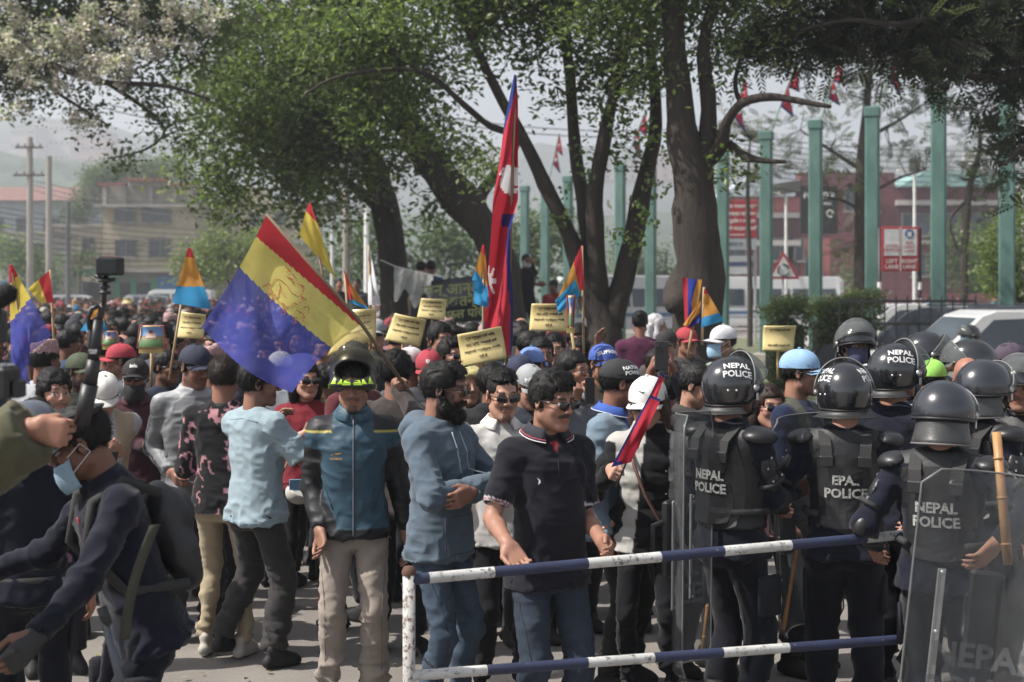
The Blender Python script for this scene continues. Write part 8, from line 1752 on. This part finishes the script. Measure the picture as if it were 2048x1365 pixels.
BUS = [(-3.9, .35), (-3.95, 1.2), (-3.9, 2.5), (-3.7, 2.68), (3.4, 2.68), (3.75, 2.5), (3.95, 1.4), (3.98, .5), (3.8, .3), (-3.8, .3)]
BUSW = [[(x, 1.3), (x, 2.1), (x + .95, 2.1), (x + .95, 1.3)] for x in (-3.5, -2.4, -1.3, -.2, .9, 2.0)] + [[(3.05, 1.2), (3.05, 2.1), (3.55, 2.1), (3.75, 1.2)]]
def bus_x(e, W, L):
    lights(e, W, L, .7); wscreen(e, 3.97, 1.25, 3.80, 2.3, W)
    for s in (-1, 1): m = MB(); m.box((0, s * (W / 2 + .004), .95), (7.5, .012, .16)); m.out('side_strip', BUSB, e)
vehicle('minibus', 'white minibus passing behind the middle tree and the posts', 'minibus', 1268, 64, 210, BUS, 7.9, 2.2, CARW, BUSW, [(-2.6, .42), (2.6, .42)], bus_x)
vehicle('bus', 'long white bus behind the roundabout warning sign', 'bus', 1520, 70, 178, BUS, 7.9, 2.3, CARW, BUSW, [(-2.6, .42), (2.6, .42)], bus_x)
vehicle('bus', 'white bus with a blue stripe beyond the biggest trunk and billboard', 'bus', 1395, 78, 182, BUS, 7.9, 2.3, CARW, BUSW, [(-2.6, .42), (2.6, .42)], bus_x)
vehicle('bus', 'blue bus parked at the far left edge', 'bus', -10, 98, 185, BUS, 7.9, 2.3, BUSB, BUSW, [(-2.6, .42), (2.6, .42)], bus_x)
vehicle('van', 'white van parked before the green shopfronts', 'van', 352, 92, 182, BUS[:1] + [(-2.4, .35), (-2.45, 1.2), (-2.4, 1.95), (-2.2, 2.05), (1.2, 2.05), (1.5, 1.95), (2.2, 1.2), (2.45, .95), (2.48, .5), (2.3, .3), (-2.3, .3)][1:] if 0 else [(-2.4, .35), (-2.45, 1.2), (-2.4, 1.95), (-2.2, 2.05), (1.2, 2.05), (1.5, 1.95), (2.2, 1.2), (2.45, .95), (2.48, .5), (2.3, .3), (-2.3, .3)], 4.9, 1.8, CARW, [[(-2.2, 1.2), (-2.2, 1.8), (-1.1, 1.8), (-1.1, 1.2)], [(-1.0, 1.2), (-1.0, 1.8), (.1, 1.8), (.1, 1.2)], [(.25, 1.2), (.25, 1.8), (1.2, 1.8), (1.8, 1.2)]], [(-1.5, .33), (1.5, .33)], suv_x())
vehicle('car', 'white car left of the camera stick in the far street', 'car', 118, 88, 190, SUV, 4.6, 1.8, CARW, SUVW, [(-1.4, .34), (1.45, .34)], suv_x())
vehicle('car', 'silver car with bright windscreen before the green shop', 'car', 270, 90, 200, SUV, 4.6, 1.8, CARS, SUVW, [(-1.4, .34), (1.45, .34)], suv_x())
vehicle('jeep', 'white police jeep with red side strip half behind the rightmost post', 'jeep', 1990, 23.0, 184, SUV, 4.6, 1.8, CARW, SUVW, [(-1.4, .36), (1.45, .36)], suv_x(True))
vehicle('car', 'dark grey car behind the post left of the jeep', 'car', 1880, 27, 160, SUV, 4.6, 1.8, CARD, SUVW, [(-1.4, .34), (1.45, .34)], suv_x())
vehicle('car', 'white car between the lane sign posts and the railings', 'car', 1812, 33.5, 178, SUV, 4.6, 1.8, CARW, SUVW, [(-1.4, .34), (1.45, .34)], suv_x())
# railings by the lane sign
e = empty('railing', (P(1815, 0, 25)[0], 25.0, .1)); tag(e, 'black iron railing below the bus lane sign', 'railing')
for z in (.35, 1.35, 1.75): m = MB(); m.box((0, 0, z), (2.4, .03, .05)); m.out('rail', BLKP, e)
for i in range(13): m = MB(); m.box((-1.2 + .2 * i, 0.001, .95), (.022, .022, 1.8)); m.out('bar', BLKP, e)
# motorcyclist
rp = mid('motorcycle rider in dark blue jacket and helmet in front of the jeep', 1940, 655, 150, -75, -70, '1f2f50', vs=(.011, .018), L=dict(at=(-.2, .45, 1.0)), R=dict(at=(.2, .45, 1.0)), more='mask'); add_riot_helmet(rp, 'B', 'mid', False)
def moto_bike(p, rz):
    e = empty('motorcycle', p, rz); tag(e, 'dark motorcycle under the rider in front of the white jeep', 'motorcycle')
    for y in (-.62, .66): m = MB(); m.lathe([(.22, -.05), (.30, -.05), (.31, 0), (.30, .05), (.22, .05), (.22, -.05)], 20, M=roty(R_(90)), c=(0, y, .31)); w = m.out('wheel', M_RUBB2, e, smooth=True); m = MB(); m.lathe([(0, .05), (.05, .05), (.22, .02), (.22, -.02), (.05, -.05), (0, -.05)], 10, M=roty(R_(90)), c=(0, y, .31)); m.out('rim', M_STEEL, w)
    m = MB(); m.tube([(0, -.5, .62), (0, -.1, .66), (0, .3, .70), (0, .42, .86)], [.09, .13, .17, .10], 10); m.out('tank_and_seat', CARD, e, smooth=True); m = MB(); m.box((0, .02, .42), (.24, .42, .3), bevel=.05); m.out('engine', pm('engine_grey', (.12, .12, .12), .5, .4), e); m = MB(); m.tube([(0, .66, .31), (0, .48, .95)], .035, 8); m.out('fork', M_STEEL, e); m = MB(); m.tube([(-.34, .34, 1.0), (-.1, .46, .98), (.1, .46, .98), (.34, .34, 1.0)], .016, 6); m.out('handlebar', BLKP, e); m = MB(); m.lathe([(0, .06), (.08, .04), (.09, -.03), (0, -.08)], 12, M=rotx(R_(-90)), c=(0, .56, .88)); m.out('headlight', HL, e)
moto_bike(tuple(rp.base + A([0, -.0, 0])), rp.e.rotation_euler.z)
# ------------------------------------------------------------------ onlookers standing on the island planter
e = MB(); e.lathe([(0, .95), (2.6, .95), (2.6, 0)], 40, c=(P(1060, 0, 27.6)[0], 27.6, 0)); o = e.out('planter_wall', CONC); tag(o, 'round concrete planter raised behind the middle tree', 'planter')
GO = 'onlookers on the planter behind the trees'
def looker(lab, px, ytop, D, face, col, gz, **k): h = HC - (ytop - HY) * D / FPX - gz; return person(lab, px, D, h=max(1.35, min(1.85, h)), gz=gz, face=face, top=dict(sleeve=k.pop('sleeve', 'short'), col=lin(col)), bottom=dict(col=lin('17181c')), vs=(.011, .018), group=GO, **k)
q = looker('man in black T-shirt and white mask shading his eyes on the planter', 1052, 508, 26.5, 25, '17171a', .95, R=dict(at=(-.2, .1, 1.2)), L=dict(at=(-.05, .17, 1.62), dir=(1, .2, .2), palm=(0, -1, 0))); add_mask(q, lin('b9bcc0'))
q = looker('person in black and red with head bent right of the man in black', 1108, 560, 26, -20, '8f2030', .6, pitch=20); q = looker('dark haired onlooker left of the leaning trunk over the banner', 842, 522, 25, 150, '2b3140', .75); q = looker('onlooker in blue shirt beside the leaning trunk', 862, 520, 25.3, 160, '3a5a86', .75)
q = looker('onlooker in dark jacket half hidden by the yellow flag', 678, 532, 30, 20, '26262c', .45, sleeve='long'); q = looker('onlooker in grey behind the slim white pole', 714, 540, 30, -10, '56565a', .45); q = looker('woman in magenta with piled dark hair by the tree root', 1280, 618, 14.6, 175, '5c2446', .0, female=1, hair='bun'); q = looker('woman in white headscarf and pale top by the minibus', 1310, 628, 15.2, 100, 'a08c90', .0, female=1, hair='long', haircol=lin('b0aeb0'))
for i, (px, c, lab) in enumerate([(1578, 'a03040', 'far pedestrian in red by the red wall'), (1855, '4a7aa8', 'far pedestrian in blue before the red wall'), (1892, 'b9b0a0', 'far pedestrian in beige standing highest before the red wall'), (1918, 'a04060', 'far pedestrian in pink before the red wall'), (1988, '3f8a94', 'far pedestrian in turquoise near the red wall end')]): person(lab, px, 70 + i, h=1.68, face=rnd.randint(0, 360), top=dict(col=lin(c)), bottom=dict(col=lin('2a2a30')), vs=(.016, .026), group='far pedestrians on the right')
for i in range(3): m = MB(); m.box((-2.4, 19.6 + i * 2.3, .42), (.5, .06, .84), bevel=.02); o = m.out('bollard_plate', pm('pale_blue_plate', lin('7f8d9a'), .6)); tag(o, 'pale plate standing on the kerb behind the crowd', 'sign', 'kerb plates')

# ------------------------------------------------------------------ the crowd behind
protos = []
tops = ['2b2d33', '6f7680', '3a3f55', '8f8a84', '1e1f24', '5a3c3a', 'a8a9ac', '4a5a4a', '3c4f6e', '7a6a5a', '28303c', '94626a', '4f4a46', '9fb0bc', '33302f', '6a2a32']
hairs = ['short', 'full', 'short', 'curly', 'cap', 'full', 'short', 'topi', 'quiff', 'short', 'full', 'cap', 'bald', 'short', 'long', 'full']
caps = {4: '2a2c34', 11: '8a2430'}
desc = ['charcoal shirt', 'grey shirt', 'indigo shirt', 'beige shirt', 'black top and dark cap', 'rust brown shirt', 'pale grey shirt', 'green grey shirt and patterned topi', 'denim blue shirt', 'tan shirt', 'midnight blue shirt', 'rose shirt and red cap', 'brown shirt and shaved head', 'ice blue shirt', 'black shirt and long hair', 'wine red shirt']
for i in range(16):
    pr = person('proto', 0, 5, X=-60 - i, h=1.69, face=0, look=rnd.randint(-25, 25), hair='short' if hairs[i] == 'topi' else hairs[i], beard=['none', 'stubble', 'moustache', 'none'][i % 4], skin=SKINS[i % 5], build=.95 + .1 * rnd.random(), top=dict(sleeve='long' if i % 3 else 'short', col=lin(tops[i]), t=.014), bottom=dict(col=lin('22242b')), vs=(.011, .022), female=1 if hairs[i] == 'long' else 0)
    if hairs[i] == 'topi': add_topi(pr)
    if i in caps: add_cap(pr, lin(caps[i]))
    if i in (1, 5, 9): add_shades(pr)
    protos.append(pr.e)
placed = [(o.location.x, o.location.y) for o in COL.objects if o.type == 'EMPTY' and o.get('category') == 'person' and o.location.x > -50]
P0 = [(-1.0, 19.5), (2.2, 14.2), (9.6, 18.5), (12.5, 30), (10, 56), (2, 60), (-2.5, 44), (-3.0, 26)]
def inside(x, y):
    c = False; n = len(P0)
    for i in range(n):
        x0, y0 = P0[i]; x1, y1 = P0[(i + 1) % n]
        if (y0 > y) != (y1 > y) and x < (x1 - x0) * (y - y0) / (y1 - y0) + x0: c = not c
    return c
cand = []; y = 8.6
while y < 68:
    st = .58 if y < 20 else (.72 if y < 32 else 1.3); xl = (-80 - 1024) / FPX * y; xr = ((1290 if y < 13 else 1180 if y < 16 else 960) - 1024) / FPX * y; x = xl + rnd.random() * st
    while x < xr:
        px, py = x + rnd.uniform(-.14, .14), y + rnd.uniform(-.16, .16)
        if not inside(px, py - .0) and not inside(px + .5, py) and all((px - a) ** 2 + (py - b) ** 2 > .30 for a, b in placed if abs(b - py) < 1): cand.append((px, py))
        x += st
    y += st * .95
cand.sort(key=lambda q: q[1]); budget = 300 - len(placed); near = cand[:budget]; far = cand[budget:]
used = {}
zones = ['near the front', 'mid crowd', 'deep in the crowd', 'toward the back']
sides = ['at the far left', 'left of the big flag', 'under the big flag', 'by the cards', 'near the tall flag', 'toward the trees']
for k_, (x, y) in enumerate(near):
    i = rnd.randrange(16); src = protos[i]; c = src.copy(); COL.objects.link(c)
    for ch in src.children:
        d = ch.copy(); COL.objects.link(d); d.parent = c
        for g in ch.children: h_ = g.copy(); COL.objects.link(h_); h_.parent = d
    s = rnd.uniform(.955, 1.035); c.location = (x, y, 0); c.scale = (s, s, s); c.rotation_euler.z = R_(180 + rnd.gauss(10, 45)) if rnd.random() < .72 else R_(rnd.uniform(-60, 60)); fx = 1024 + x / y * FPX
    z = zones[0 if y < 10.8 else 1 if y < 13.5 else 2 if y < 18 else 3]; sd_ = sides[0 if fx < 140 else 1 if fx < 400 else 2 if fx < 700 else 3 if fx < 950 else 4 if fx < 1100 else 5]
    c['label'] = 'marcher in ' + desc[i] + ' ' + z + ', ' + sd_; c['group'] = 'massed marchers filling the road'
for e_ in protos:
    for ch in list(e_.children_recursive): bpy.data.objects.remove(ch)
    bpy.data.objects.remove(e_)
# far mass: low detail figures, one object
lows = []
for i in range(7):
    J = skeleton(1.68, 0, 1.0, 0, 0, 0, rnd.randint(-30, 30), 0, 0, None, None, None, lambda p, v=False: A(p)); f = Field((-.4, -.3, .85), (.4, .35, 1.85), .058); f.loft(J['U'].O, np.eye(3), [-.2, .1, .3, .42, .5], [.17, .16, .17, .15, .06], [.12, .11, .12, .1, .05], [0] * 5)
    for s in 'LR': f.cap(J[s]['S'], J[s]['E'], .055, .05); f.cap(J[s]['E'], J[s]['W'], .05, .04)
    f.cap(J['neck'], J['H'].w([0, 0, -.04]), .055); f.ell(J['H'].w([0, 0, .02]), (.085, .105, .12)); V, F = f.net(); q = J['H'].inv(V); C = np.tile(A(lin(tops[(i * 3) % 16])) * .8, (len(V), 1)); hd = (q[:, 2] > -.13) & (np.abs(q[:, 0]) < .12); C[hd] = SKINS[i % 5]; hr = hd & ((q[:, 2] > .045) | (q[:, 1] < -.01)); C[hr] = lin(['15120f', '1a1614', '15120f', 'a09c98', '15120f', '7a2430', '15120f'][i]); lows.append((V, F, C))
VV, FF, CC = [], [], []; n = 0
for x, y in far:
    V, F, C = lows[rnd.randrange(7)]; a = math.pi + rnd.gauss(0, .8); s = rnd.uniform(.96, 1.04); VV.append(V @ rotz(a).T * s + A([x, y, 0])); FF.append(F + n); CC.append(C); n += len(V)
if VV: o = mesh('crowd', np.concatenate(VV), np.concatenate(FF), M_CLOTH, col=np.concatenate(CC)); tag(o, 'mass of distant marchers filling the street to the shops', None, None, 'stuff')
print('near', len(near), 'far', len(far), 'tris', sum(len(o.data.polygons) * 2 for o in COL.objects if o.type == 'MESH' and 'massed' not in str(o.parent.get('group') if o.parent else '')))
